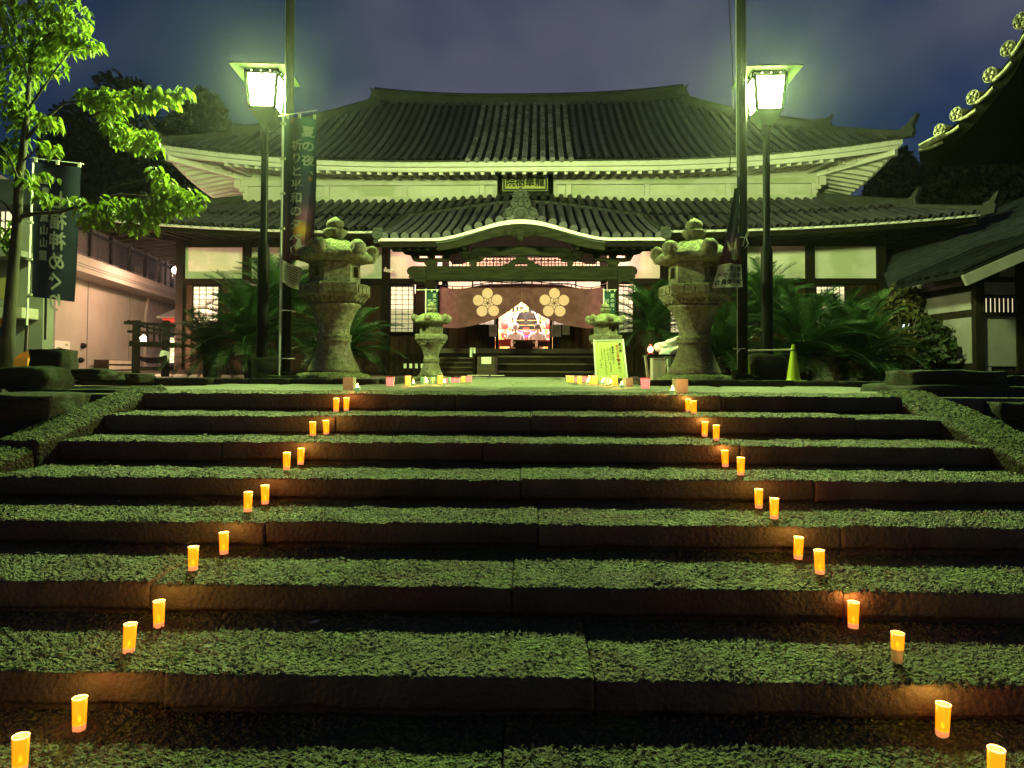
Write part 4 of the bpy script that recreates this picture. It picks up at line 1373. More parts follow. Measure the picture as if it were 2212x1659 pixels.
for i in range(17):
    u = -2.12 + 4.24 * i / 16
    MB().box((u, .35, ctop(u) + .02), (.03, .02, .06)).build('curtain_loop', M['curtain'], cur)

# ------------------------------------------------------------------ stone lanterns
def hexr(an, ph=-math.pi / 2):
    q = (an - ph) % (math.pi / 3) - math.pi / 6
    return math.cos(math.pi / 6) / math.cos(q)
def lantern(loc, k, rz, label, win0, seed, group):
    root = empty('stone_lantern', loc, rz, label, 'stone lantern', group)
    m = M['lantern']
    def fin(o, amp=0.008, sc=5):
        roughen(o, amp * k, sc / k, seed)
        return o
    s = lambda prof: [(r * k, z * k) for r, z in prof]
    fin(MB().lathe(s([(.56, -.06), (.55, .02), (.50, .06), (.40, .085), (.36, .09)]), 48).build('foot', m, root, smooth=True), .014)
    fin(MB().lathe(s([(.38, .091), (.375, .12), (.36, .16), (.315, .25), (.27, .36), (.24, .46), (.228, .52), (.25, .535), (.255, .56), (.24, .58), (.255, .60), (.25, .63), (.225, .65), (.232, .74), (.26, .84), (.30, .94), (.35, 1.03), (.385, 1.06), (.385, 1.085), (.36, 1.09)]), 48).build('shaft', m, root, smooth=True), .006)
    pf = MB().lathe(s([(.36, 1.091), (.40, 1.12), (.46, 1.19), (.49, 1.22), (.495, 1.37), (.47, 1.385), (.36, 1.39)]), 48, shape=lambda a, z: 1.06 * hexr(a)).build('platform', m, root)
    for i in range(6):
        an = R(-90 + 30 + 60 * i)
        T = Matrix.Rotation(an, 4, 'Z')
        mb = MB()
        for q in (-.15, 0, .15):
            mb.box((.458 * k, q * k, 1.295 * k), (.02 * k, .125 * k, .105 * k), 0, T)
        fin(mb.build('carved_panel', m, pf), .006, 12)
        mb = MB()
        for q in (-.14, 0, .14):
            mb.tube([(.40 * k, (q - .07) * k, 1.2 * k), (.40 * k, (q - .04) * k, 1.14 * k), (.385 * k, q * k, 1.115 * k), (.40 * k, (q + .04) * k, 1.14 * k), (.40 * k, (q + .07) * k, 1.2 * k)], .014 * k, 6, M=T)
        mb.build('lotus_petal', m, pf)
    fin(pf, .006)
    fb = MB()
    ap, hw = .325, .19
    for i in range(6):
        T = Matrix.Rotation(R(-90 + 30 + 60 * i), 4, 'Z')
        z0, z1 = 1.392, 1.70
        if i % 2 == win0:
            wz0, wz1, wy = z0 + .09, z0 + .25, .085
            for a, b in (((ap - .05, -hw, z0), (ap, hw, wz0)), ((ap - .05, -hw, wz1), (ap, hw, z1)), ((ap - .05, -hw, wz0), (ap, -wy, wz1)), ((ap - .05, wy, wz0), (ap, hw, wz1))):
                fb.box2([c * k for c in a], [c * k for c in b], T)
            for a, b in (((ap - .01, -wy - .02, wz0 - .02), (ap + .012, wy + .02, wz0)), ((ap - .01, -wy - .02, wz1), (ap + .012, wy + .02, wz1 + .02)), ((ap - .01, -wy - .02, wz0), (ap + .012, -wy, wz1)), ((ap - .01, wy, wz0), (ap + .012, wy + .02, wz1))):
                fb.box2([c * k for c in a], [c * k for c in b], T)
        else:
            fb.box2((( ap - .05) * k, -hw * k, z0 * k), (ap * k, hw * k, z1 * k), T)
    fb.build('light_chamber', m, root, bevel=0.006 * k)
    def shp(an, z):
        f = max(0, min(1, (2.02 * k - z) / (.26 * k)))
        return 1 + f * (hexr(an) * 1.08 - 1)
    rf = MB().lathe(s([(.34, 1.701), (.42, 1.705), (.53, 1.73), (.56, 1.76), (.56, 1.80), (.50, 1.85), (.42, 1.91), (.32, 1.975), (.22, 2.02), (.15, 2.045), (.10, 2.05)]), 72, shape=shp).build('lantern_roof', m, root, smooth=True)
    roughen(rf, .010 * k, 7 / k, seed + 3)
    for i in range(6):
        T = Matrix.Rotation(R(-90 + 60 * i), 4, 'Z')
        p = [(.14, 2.05), (.25, 2.01), (.35, 1.95), (.43, 1.885), (.49, 1.845), (.55, 1.85), (.59, 1.89), (.585, 1.945), (.545, 1.975), (.50, 1.96), (.487, 1.92), (.51, 1.89), (.545, 1.90), (.54, 1.925)]
        mb = MB()
        for (rr, ww) in ((.05, 0.0),):
            mb.tube([(a * k, 0, b * k - .03 * k) for a, b in p], [.035 * k, .045 * k, .055 * k, .062 * k, .066 * k, .066 * k, .062 * k, .06 * k, .056 * k, .052 * k, .05 * k, .048 * k, .046 * k, .04 * k], 10, M=T, flat=1.7)
            mb.lathe([(.02 * k, -.1 * k), (.06 * k, -.085 * k), (.088 * k, -.075 * k), (.088 * k, .075 * k), (.06 * k, .085 * k), (.02 * k, .1 * k)], 18, M=T @ Matrix.Translation((.535 * k, 0, 1.885 * k)) @ Matrix.Rotation(R(90), 4, 'X'))
        sc = mb.build('roof_scroll', m, rf, smooth=True)
        roughen(sc, .01 * k, 9 / k, seed + i)
    lt = MB()
    lt.lathe(s([(.06, 2.045), (.10, 2.07), (.155, 2.14), (.165, 2.19), (.14, 2.205), (.06, 2.21)]), 32, shape=lambda a, z: 1 + .07 * abs(math.sin(a * 4)))
    fl = fin(lt.build('finial_lotus', m, root, smooth=True), .006)
    fin(MB().lathe(s([(.06, 2.205), (.115, 2.235), (.13, 2.28), (.115, 2.325), (.06, 2.36), (.025, 2.385), (0.004, 2.395)]), 28).build('finial_jewel', m, root, smooth=True), .008)
    return root
def at(x, y, d, z):
    p = W(x, y, d)
    return (p.x, d, z)
lantern(at(722, 700, 10.5, .06), 1.0, R(-10), 'tall mossy stone lantern on the left, beside the long dark banner', 1, 1, 'tall stone lanterns')
lantern(at(1500, 700, 10.4, .05), 1.0, R(8), 'tall mossy stone lantern on the right, behind the table with the white sheet', 0, 2, 'tall stone lanterns')
lantern(at(932, 700, 13.6, .0), .62, R(-6), 'small stone lantern before the left porch post, its foot among green cups', 1, 3, 'small stone lanterns')
lantern(at(1308, 700, 13.6, .0), .62, R(8), 'small stone lantern standing behind the handwritten notice board', 0, 4, 'small stone lanterns')

# ------------------------------------------------------------------ lamp posts
def lamp(x, d, label, rz):
    p = W(x, 500, d)
    root = empty('lamp_post', (p.x, d, 0), rz, label, 'lamp post', 'green-lit lamp posts')
    MB().lathe([(.14, 0), (.14, .06), (.088, .08), (.088, 2.05), (.06, 2.16), (.055, 2.16)], 16).build('lower_post', M['pole'], root, smooth=False)
    MB().lathe([(.054, 2.161), (.054, 3.85), (.075, 3.86), (.075, 3.93), (.06, 4.0)], 16).build('upper_post', M['pole'], root)
    def fr(h0, r0, h1, r1): return [(r0 * a, r0 * b, h0) for a, b in ((-1, -1), (1, -1), (1, 1), (-1, 1))] + [(r1 * a, r1 * b, h1) for a, b in ((-1, -1), (1, -1), (1, 1), (-1, 1))]
    fs = [(3, 2, 1, 0), (4, 5, 6, 7), (0, 1, 5, 4), (1, 2, 6, 5), (2, 3, 7, 6), (3, 0, 4, 7)]
    Z0, Z1, R0, R1 = 4.24, 4.72, .192, .236
    MB().add(fr(4.0, .075, 4.2, .20), fs).add(fr(4.2, .21, 4.235, .21), fs).build('lamp_base', M['lamp_metal'], root)
    for i in range(4):
        T = Matrix.Rotation(R(90 * i), 4, 'Z')
        vs = [(-R0 + .02, -R0, Z0), (R0 - .02, -R0, Z0), (R1 - .02, -R1, Z1), (-R1 + .02, -R1, Z1)]
        me = MB().add(vs, [(0, 1, 2, 3)], T).mesh('glass_pane')
        link('glass_pane', me, M['lamp_glass'], root)
        MB().bar((-R0, -R0, Z0 - .005), (-R1, -R1, Z1 + .02), .048, .04, M=T).build('corner_bar', M['lamp_bar'], root)
        mb = MB()
        mb.bar((-R1, -R1 - .005, Z1 + .03), (R1, -R1 - .005, Z1 + .03), .05, .07, M=T)
        o = mb.build('top_rail', M['lamp_bar'], root)
        mb = MB()
        for q in (-.14, 0, .14): mb.lathe([(.011, 0), (.011, .012), (.004, .016)], 8, M=T @ Matrix.Translation((q, -R1 - .03, Z1 + .032)) @ Matrix.Rotation(R(90), 4, 'X'))
        mb.build('rivet', M['white_pole'], o)
        for q in (-.13, .13):
            MB().lathe([(.011, 0), (.013, -.02), (.004, -.028)], 8, M=T @ Matrix.Translation((q, -.17, 4.2))).build('screw', M['white_pole'], root)
    MB().add(fr(Z1 + .066, .43, Z1 + .085, .43), fs).add(fr(Z1 + .086, .42, Z1 + .24, .08), fs).build('lamp_roof', M['lamp_metal'], root)
    return root
lamp(570, 11.0, 'lit lamp post on the left, its roof half hidden by the tall pole', R(3))
lamp(1656, 11.0, 'lit lamp post on the right, beside the upright traffic cone', R(-3))

# ------------------------------------------------------------------ tall poles with banners
def tall_pole(x, d, label, r=.066):
    p = W(x, 700, d)
    root = empty('tall_pole', (p.x, d, 0.02), 0, label, 'pole', 'tall dark poles')
    MB().lathe([(.15, -.05), (.15, .06), (.14, .065)], 20).build('concrete_footing', M['lantern'], root)
    MB().lathe([(.145, .066), (.145, .12), (.10, .13), (.08, .135)], 20).build('base_collar', M['steel'], root)
    MB().lathe([(r, .136), (r, 3.0), (r * .96, 7.6), (r * .5, 7.62)], 16).build('shaft', M['steel'], root)
    MB().bar((-r - .003, 0, .2), (-r - .003, 0, 7.4), .012, .012).build('cable_strip', M['white_pole'], root)
    return root
tp1 = tall_pole(619, 10.25, 'tall dark pole on the left carrying the long banner')
tp2 = tall_pole(1604, 10.25, 'tall dark pole on the right carrying the twisted banner', .072)
p = W(1588, 500, 10.2)
mb = MB()
mb.tube([(p.x - .05 + .03 * math.sin(i * .7), 10.2, 8 - i * .33) for i in range(16)] + [(p.x + .05, 10.2, 3.0), (p.x + .06, 10.2, 2.0), (p.x + .05, 10.2, 1.2), (p.x + .07, 10.2, .9)], .008, 5)
o = mb.build('halyard', M['black'], tp2)
o.matrix_parent_inverse = Matrix.Translation(-tp2.location)

def banner_cloth_mat(name, stops, spots):
    """flat print: a vertical colour run with a few soft blots, mapped on the cloth's own sheet coordinates"""
    m = bpy.data.materials.new(name)
    m.use_nodes = True
    t = m.node_tree
    b = t.nodes['Principled BSDF']
    b.inputs['Roughness'].default_value = 0.85
    b.inputs['Specular IOR Level'].default_value = 0.15
    uv = t.nodes.new('ShaderNodeUVMap')
    sp = t.nodes.new('ShaderNodeSeparateXYZ')
    t.links.new(uv.outputs[0], sp.inputs[0])
    rp = t.nodes.new('ShaderNodeValToRGB')
    while len(rp.color_ramp.elements) < len(stops): rp.color_ramp.elements.new(0.5)
    for e, (pos, c) in zip(rp.color_ramp.elements, stops):
        e.position = pos
        e.color = (*c, 1)
    t.links.new(sp.outputs['Y'], rp.inputs[0])
    col = rp.outputs[0]
    for (x, y, r, c) in spots:
        vd = t.nodes.new('ShaderNodeVectorMath'); vd.operation = 'DISTANCE'
        mp = t.nodes.new('ShaderNodeMapping'); mp.inputs['Scale'].default_value = (.25, 1, 1)
        t.links.new(uv.outputs[0], mp.inputs[0])
        t.links.new(mp.outputs[0], vd.inputs[0]); vd.inputs[1].default_value = (x * .25, y, 0)
        mr = t.nodes.new('ShaderNodeMapRange'); mr.inputs['From Min'].default_value = r; mr.inputs['From Max'].default_value = 0
        mr.interpolation_type = 'SMOOTHSTEP'
        t.links.new(vd.outputs['Value'], mr.inputs['Value'])
        mx = t.nodes.new('ShaderNodeMix'); mx.data_type = 'RGBA'
        t.links.new(mr.outputs[0], mx.inputs[0]); t.links.new(col, mx.inputs[6]); mx.inputs[7].default_value = (*c, 1)
        col = mx.outputs[2]
    t.links.new(col, b.inputs['Base Color'])
    tr = t.nodes.new('ShaderNodeBsdfTranslucent'); t.links.new(col, tr.inputs['Color'])
    ms = t.nodes.new('ShaderNodeMixShader'); ms.inputs[0].default_value = .14
    t.links.new(b.outputs[0], ms.inputs[1]); t.links.new(tr.outputs[0], ms.inputs[2])
    t.links.new(ms.outputs[0], t.nodes['Material Output'].inputs['Surface'])
    return m
def sheet(name, fn, a0, a1, b0, b1, na, nb, m, parent):
    V = np.zeros((na, nb, 3))
    for i in range(na):
        for j in range(nb):
            V[i, j] = fn(a0 + (a1 - a0) * i / (na - 1), b0 + (b1 - b0) * j / (nb - 1))
    me = grid_mesh(name, V)
    uv = me.uv_layers.new(name='UVMap')
    li = np.zeros(len(me.loops), dtype=np.int32)
    me.loops.foreach_get('vertex_index', li)
    uv.data.foreach_set('uv', np.stack([(li // nb) / (na - 1), (li % nb) / (nb - 1)], 1).astype(np.float32).ravel())
    return link(name, me, m, parent)
M['print'] = banner_cloth_mat('night_print_cloth', [(0, (.007, .017, .017)), (.3, (.005, .013, .019)), (.55, (.014, .013, .036)), (.75, (.055, .018, .06)), (1, (.07, .012, .028))], [(.25, .02, .03, (.14, .06, .02)), (.8, .43, .025, (.12, .05, .02)), (.55, .79, .10, (.30, .15, .03)), (.85, .9, .06, (.2, .07, .03)), (.7, .68, .08, (.12, .04, .10))])
CRANE = [[(-.16, .02), (-.05, .10), (-.03, -.12), (-.12, -.10)], [(-.05, .10), (.01, .25), (.05, .02), (-.02, -.12)], [(.02, .06), (.12, .09), (.08, -.10), (-.03, -.12)], [(.11, .06), (.24, .22), (.26, .19), (.12, -.01)], [(-.16, .03), (-.2, .1), (-.12, -.02)]]
def long_banner():
    root = empty('nobori_banner', (0, 0, 0), 0, 'long dark banner with white Japanese lettering tied to the left tall pole', 'banner')
    wd, ht = .455, 2.4
    base = W(611, 253, 10.05)
    def fn(a, b):
        """a: metres right of the pole, b: metres below the arm"""
        v = b / ht
        f = a / wd
        x = base.x + a * (.95 - .06 * v) + .03 * math.sin(v * 5) * f * v
        y = 10.05 + .2 * f + (.06 * math.sin(f * 8.5 + v * 1.5) * (.5 + .5 * v) + .10 * v * v * math.sin(f * 2.2)) - .02
        z = base.z + .02 + .065 * f - b - .05 * v * v * math.sin(f * 3.0)
        if b > 1.9: x += (1.9 - b) * .25 * f
        return Vector((x, y, z))
    cl = sheet('banner_cloth', fn, .02, wd, .03, ht * .855, 34, 90, M['print'], root)
    hm = sheet('white_hem', lambda a, b: fn(a * .68, b) + Vector((.0, 0, -.10 * a / wd)), .02, wd, ht * .857, ht * .985, 16, 14, M['band'], root)
    mb = MB()
    o = Vector((0, -.012, 0))
    write(mb, '夏の夜、', .345, .235, .165, lambda a, b: fn(a, -b + .47) + o, step=1.25, bold=.025)
    mb.build('lettering', M['letter'], cl, fixn=False)
    mb = MB()
    write(mb, '祈りと平和の夕べ', .20, .235, .165, lambda a, b: fn(a, -b + .67) + o, step=1.13, bold=.025)
    mb.build('lettering', M['letter'], cl, fixn=False)
    mb = MB()
    for q in CRANE:
        pts = [fn(.25 + a * .72, 1.90 - b * .72) + o for a, b in q]
        mb.add(pts, [tuple(range(len(q)))])
    mb.build('crane_print', M['letter'], cl, fixn=False)
    mb = MB()
    r2 = random.Random(8)
    for j in range(7):
        x = .05
        while x < .38:
            w = r2.uniform(.012, .03)
            y = ht * .875 + j * .032
            q = [fn(a * .68, b) + Vector((0, -.01, -.10 * a / wd)) for a, b in ((x, y), (x + w, y), (x + w, y + .016), (x, y + .016))]
            mb.add(q, [(0, 1, 2, 3)])
            x += w + r2.uniform(.006, .014)
    mb.build('hem_print', M['ink'], hm, fixn=False)
    MB().tube([(base.x - .005, 10.05, .1), (base.x, 10.05, base.z + .06)], .013, 8).build('banner_pole', M['white_pole'], root)
    MB().tube([(base.x - .06, 10.05, base.z + .015), (base.x + wd + .03, 10.05, base.z + .1)], .008, 6).build('banner_arm', M['white_pole'], root)
    for a in (.06, .23, .42):
        q = fn(a, 0.02)
        MB().box((q.x, q.y - .004, q.z + .01), (.035, .03, .07)).build('banner_loop', M['band'], root)
    for b in (.10, .60, 1.1, 1.6):
        MB().box((base.x + .012, 10.04, base.z - b), (.07, .04, .03)).build('banner_loop', M['band'], root)
    for z in (.34, 1.02):
        MB().tube([(base.x + .07 + .10 * math.cos(a), 10.17 + .16 * math.sin(a), z) for a in [i * .4 for i in range(17)]], .006, 5, cap=False).build('tie_string', M['rope'], root)
long_banner()
def twisted_banner():
    root = empty('nobori_banner', (0, 0, 0), 0, 'twisted banner seen from behind on the right tall pole, pale hem below', 'banner')
    top = W(1591, 405, 10.02)
    bl, br = W(1538, 623, 9.9), W(1604, 620, 10.05)
    ht = top.z - bl.z
    wd = .45
    def fn(a, b):
        v, f = b / ht, a / wd
        l = Vector((top.x - .035, 9.98, top.z)).lerp(Vector((bl.x, 9.86, bl.z)), v) + Vector((.10 * math.sin(math.pi * v) * .35, 0, 0))
        r_ = Vector((top.x + .045, 10.04, top.z - .02)).lerp(Vector((br.x, 10.03, br.z)), v)
        p = l.lerp(r_, f)
        p.y += .07 * math.sin(f * 7 + v * 2) * (1 - .4 * v)
        return p
    cl = sheet('banner_cloth', fn, 0, wd, .0, ht * .765, 40, 60, M['print'], root)
    hm = sheet('white_hem', fn, 0, wd, ht * .768, ht, 24, 12, M['band'], root)
    o = Vector((0, -.014, 0))
    mb = MB()
    for q in CRANE: mb.add([fn(.26 - a * .8, ht * .66 - b * .9) + o for a, b in q], [tuple(range(len(q)))])
    mb.build('crane_print', M['letter'], cl, fixn=False)
    mb = MB()
    write(mb, '平和の', .36, 0, .14, lambda a, b: fn(a, -b + .18) + o, step=1.5, mirror=True, width=.8, bold=.03)
    mb.build('lettering', M['letter'], cl, fixn=False)
    mb = MB()
    for j, tx in enumerate(('夏の夜、', '平和の夕べ', '実行委員会')):
        write(mb, tx[::-1], .05 + (.09 if j == 0 else 0), -(ht * .815 + j * .095), .085, lambda a, b: fn(a, -b) + o, step=1.0, down=False, mirror=True, bold=.02)
    mb.build('hem_print', M['ink'], hm, fixn=False)
    q = W(1608, 512, 10.1)
    mb = MB()
    mb.tube([(q.x + .08 * math.cos(a) - .02, 10.22 + .10 * math.sin(a), q.z) for a in [i * .4 for i in range(17)]], .007, 5, cap=False)
    mb.tube([(q.x + .03, 10.1, q.z), (q.x + .06, 10.08, q.z + .07), (q.x + .03, 10.08, q.z + .06), (q.x, 10.08, q.z - .02), (q.x - .03, 10.08, q.z - .14)], .006, 5)
    mb.tube([(q.x + .02, 10.1, q.z), (q.x + .05, 10.08, q.z - .1), (q.x, 10.08, q.z - .16)], .006, 5)
    mb.build('tie_string', M['rope'], root)
    q = W(1606, 753, 10.1)
    mb = MB()
    mb.tube([(q.x + .08 * math.cos(a) - .02, 10.22 + .10 * math.sin(a), q.z) for a in [i * .4 for i in range(17)]], .007, 5, cap=False)
    mb.tube([(q.x - .04, 10.1, q.z), (q.x - .1, 10.08, q.z - .06)], .006, 5)
    mb.build('tie_string', M['rope'], root)
twisted_banner()
def navy_banner():
    root = empty('nobori_banner', (0, 0, 0), 0, 'navy banner seen from behind by the left tree, mirrored white lettering', 'banner')
    d = 11.7
    tl, tr_, bl, br = W(68, 345, d), W(176, 358, d), W(64, 640, d), W(158, 652, d)
    ht, wd = (tl - bl).length, (tr_ - tl).length
    def fn(a, b):
        f, v = a / wd, b / ht
        p = tl.lerp(tr_, f).lerp(bl.lerp(br, f), v)
        p.y = d + .04 * math.sin(f * 6 + v * 2) * (.4 + .6 * f)
        return p
    cl = sheet('banner_cloth', fn, .03, wd, .035, ht, 28, 50, M['navy'], root)
    o = Vector((0, -.012, 0))
    mb = MB()
    write(mb, '七福神めぐり', wd * .60, 0, .32, lambda a, b: fn(a, -b + .62) + o, step=1.06, mirror=True, bold=.03)
    write(mb, '広島二葉山山麓', wd * .29, 0, .17, lambda a, b: fn(a, -b + .30) + o, step=1.24, mirror=True, bold=.04)
    mb.build('lettering', M['letter'], cl, fixn=False)
    q, q2 = W(72, 340, d), W(58, 705, d)
    MB().tube([(q.x, d, q.z), (q2.x, d, q2.z)], .018, 8).build('banner_pole', M['white_pole'], root)
    MB().tube([(q2.x, d, q2.z + .02), (q2.x - .015, d, q2.z - .5)], .026, 8).build('pole_sleeve', M['black'], root)
    MB().tube([tl + Vector((-.02, 0, .03)), tr_ + Vector((.04, 0, .03))], .008, 6).build('banner_arm', M['white_pole'], root)
    for a in (.06, .33, .6):
        p = fn(a * wd / .62, .01)
        MB().box((p.x, d - .01, p.z + .015), (.045, .03, .075)).build('banner_loop', M['band'], root)
    for v in (.18, .46, .73, .99):
        p = tl.lerp(bl, v)
        MB().box((p.x - .0, d - .01, p.z), (.09, .03, .035)).build('banner_loop', M['band'], root)
    q = W(103, 655, d + .3)
    MB().tube([(q.x - .03, d + .3, q.z + .15), (q.x - .03, d + .3, q.z - .62)], .02, 8).build('back_pole', M['pole'], root)
navy_banner()
def small_banner(x, label, mirror_arm):
    d = 14.3
    root = empty('small_banner', (0, 0, 0), 0, label, 'banner', 'small banners by the porch posts')
    tl, br = W(x, 628, d), W(x + 25, 690, d)
    wd, ht = br.x - tl.x, tl.z - br.z
    def fn(a, b): return Vector((tl.x + a, d + .02 * math.sin(a * 18 + b * 3), tl.z - b))
    cl = sheet('banner_cloth', fn, .01, wd, .02, ht, 14, 18, M['small_banner'], root)
    mb = MB()
    o = Vector((0, -.014, 0))
    write(mb, '夏の夜、', wd * .74, 0, .085, lambda a, b: fn(a, -b + .10) + o, step=1.15, bold=.03)
    write(mb, '祈りと', wd * .3, 0, .085, lambda a, b: fn(a, -b + .21) + o, step=1.15, bold=.03)
    mb.build('lettering', M['letter'], cl, fixn=False)
    MB().tube([(tl.x, d, 0), (tl.x, d, tl.z + .04)], .011, 6).build('banner_pole', M['white_pole'], root)
    MB().tube([(tl.x - mirror_arm, d, tl.z + .015), (tl.x + wd + .03, d, tl.z + .02)], .006, 5).build('banner_arm', M['white_pole'], root)
    for a in (.02, .5, .95):
        MB().box((tl.x + a * wd, d - .008, tl.z + .0), (.022, .02, .04)).build('banner_loop', M['band'], root)
small_banner(920, 'small green banner above the left small stone lantern', .22)
small_banner(1304, 'small green banner above the right small stone lantern', .02)

# ------------------------------------------------------------------ notice board, papers, signs
def notice_board():
    tl, tr_, bl, br = W(1283, 734, 12.9), W(1345, 733, 12.9), W(1288, 822, 12.6), W(1355, 822, 12.6)
    root = empty('notice_board', (0, 0, 0), 0, 'handwritten notice board leaning on the right small stone lantern', 'sign')
    wd, ht = (tr_ - tl).length, (tl - bl).length
    def fn(a, b): return tl.lerp(tr_, a / wd).lerp(bl.lerp(br, a / wd), b / ht)
    nrm = (tr_ - tl).cross(bl - tl).normalized()
    if nrm.y > 0: nrm = -nrm
    mb = MB()
    q = [fn(.01, .03), fn(wd - .01, .03), fn(wd - .01, ht - .01), fn(.01, ht - .01)]
    mb.add([p for p in q] + [p - nrm * .02 for p in q], [(0, 1, 2, 3), (7, 6, 5, 4), (0, 4, 5, 1), (1, 5, 6, 2), (2, 6, 7, 3), (3, 7, 4, 0)])
    bd = mb.build('board', M['sign'], root)
    for p, q_ in ((fn(0, .015), fn(wd, .015)), (fn(0, ht), fn(wd, ht)), (fn(0, 0), fn(0, ht)), (fn(wd, 0), fn(wd, ht))):
        MB().bar(p, q_, .03, .03).build('frame_rail', M['sign_frame'], root)
    o = nrm * .006
    f = lambda a, b: fn(a, -b) + o
    mb = MB()
    write(mb, '夏の夜', wd * .88, -.10, .058, f, step=1.1, bold=.03)
    write(mb, 'の夕べ、', wd * .79, -.41, .066, f, step=1.15, bold=.03)
    write(mb, '御参拝ください', wd * .62, -.16, .045, f, step=1.1, bold=.03)
    for x, y, n in ((.53, .18, 6), (.50, .45, 5), (.44, .18, 6), (.33, .20, 12), (.23, .21, 5), (.19, .42, 4)):
        r2 = random.Random(int(x * 100))
        for i in range(n):
            c = (wd * x + .004 * i * .4, y + i * .042)
            for k in range(4):
                w, h = r2.uniform(.01, .03), r2.uniform(.004, .007)
                if k % 2: w, h = h, w
                a0, b0 = c[0] + r2.uniform(-.012, .012), c[1] + r2.uniform(-.013, .013)
                mb.add([f(a0 - w / 2, -(b0 - h / 2)), f(a0 + w / 2, -(b0 - h / 2)), f(a0 + w / 2, -(b0 + h / 2)), f(a0 - w / 2, -(b0 + h / 2))], [(0, 1, 2, 3)])
    mb.build('lettering', M['ink'], bd, fixn=False)
    mb = MB()
    write(mb, '祈りと平和', wd * .775, -.13, .062, f, step=1.08, bold=.03)
    mb.build('red_lettering', M['red_ink'], bd, fixn=False)
notice_board()
def paper(u, z, w_, wd, ht, label, text=None, name='paper_notice', dashes=0, cat='notice', rz=0):
    root = empty(name, label=label, cat=cat)
    root.matrix_world = TEMPLE_M @ Matrix.Translation((u, w_, z))
    MB().box((0, 0, 0), (wd, .008, ht)).build('sheet', M['paper'], root)
    mb = MB()
    if text: write(mb, text, 0, ht * .36, ht * .2, lambda a, b: (a, -.008, b), step=1.12, bold=.03)
    r2 = random.Random(int(u * 100))
    for i in range(dashes):
        x = wd * (.36 - .72 * i / max(1, dashes - 1) * .8)
        y = ht * .38
        while y > -ht * r2.uniform(.1, .38):
            mb.box((x, -.006, y), (r2.uniform(.008, .02), .003, r2.uniform(.008, .018)))
            y -= .026
    if mb.v: mb.build('lettering', M['ink'], root, fixn=False)
paper(-.94, 1.36, 3.10, .24, .36, 'pale paper notice on the boards left of the lit doorway', dashes=6)
paper(.97, 1.36, 3.10, .32, .36, 'wide paper notice on the boards right of the lit doorway', dashes=6)
paper(1.28, 1.39, 3.10, .22, .31, 'narrow paper notice right of the wide one by the doorway', dashes=4)
paper(-1.42, .66, 1.6, .16, .27, 'upright white sign with four characters on the side steps', '土足厳禁', 'step_sign', cat='sign')
ob = empty('offering_box', label='dark wooden offering box with a blank white paper at the steps', cat='box')
ob.matrix_world = TEMPLE_M
MB().box2((-1.27, 1.0, 0.0), (-.72, 1.62, .56)).build('box_body', M['stair_wood'], ob, bevel=.03)
MB().box2((-1.30, .97, .561), (-.69, 1.65, .60)).build('box_rim', M['wood'], ob, bevel=.01)
MB().box2((-1.12, .985, .33), (-.85, .995, .52)).build('paper_label', M['paper'], ob)
for i in range(6): MB().box2((-1.25 + i * .09, 1.02, .565), (-1.20 + i * .09, 1.6, .608)).build('slat', M['wood'], ob)
rk = empty('shoe_rack', label='low dark wooden rack with pale slots left of the porch steps', cat='rack')
rk.matrix_world = TEMPLE_M
MB().box2((-4.0, 2.5, .0), (-2.75, 2.9, .62)).build('rack_body', M['wood'], rk)
for i in range(7): MB().box2((-3.95 + i * .17, 2.46, .02), (-3.9 + i * .17, 2.499, .6)).build('rack_slat', M['wood_plank'], rk)
for i in range(5): MB().box2((-3.55 + i * .17, 2.44, .2), (-3.47 + i * .17, 2.458, .34)).build('paper_tag', M['paper'], rk)
for i, (u, wd, lab) in enumerate(((-1.15, .55, 'pale board lying flat on the paving left of the temple steps'), (-.62, .35, 'second pale board lying flat before the offering box'), (1.4, .5, 'pale board lying flat on the paving right of the temple steps'))):
    o = MB().box2((-wd / 2, -.1, 0), (wd / 2, .1, .02)).build('floor_board', M['card'])
    o.matrix_world = TEMPLE_M @ Matrix.Translation((u, .3 - .2 * i, .012))
    tag(o, lab, 'board', 'boards lying before the steps')
# ------------------------------------------------------------------ amber cups on the steps
def cup_mat():
    m = bpy.data.materials.new('amber_cup_wall')
    m.use_nodes = True
    t = m.node_tree
    b = t.nodes['Principled BSDF']
    b.inputs['Base Color'].default_value = (.8, .42, .06, 1)
    b.inputs['Emission Color'].default_value = (1.0, .30, .004, 1)
    b.inputs['Emission Strength'].default_value = 1.25
    b.inputs['Roughness'].default_value = .3
    tr = t.nodes.new('ShaderNodeBsdfTransparent')
    tr.inputs['Color'].default_value = (1, .8, .35, 1)
    ms = t.nodes.new('ShaderNodeMixShader')
    ms.inputs[0].default_value = .26
    t.links.new(b.outputs[0], ms.inputs[1]); t.links.new(tr.outputs[0], ms.inputs[2])
    t.links.new(ms.outputs[0], t.nodes['Material Output'].inputs['Surface'])
    return m
M['cup_wall'] = cup_mat()
M['pale_cup'] = mat('pale_cup_foot', (.7, .62, .4), (.65, .57, .36), 5, .35, spec=.5, translucent=.3)
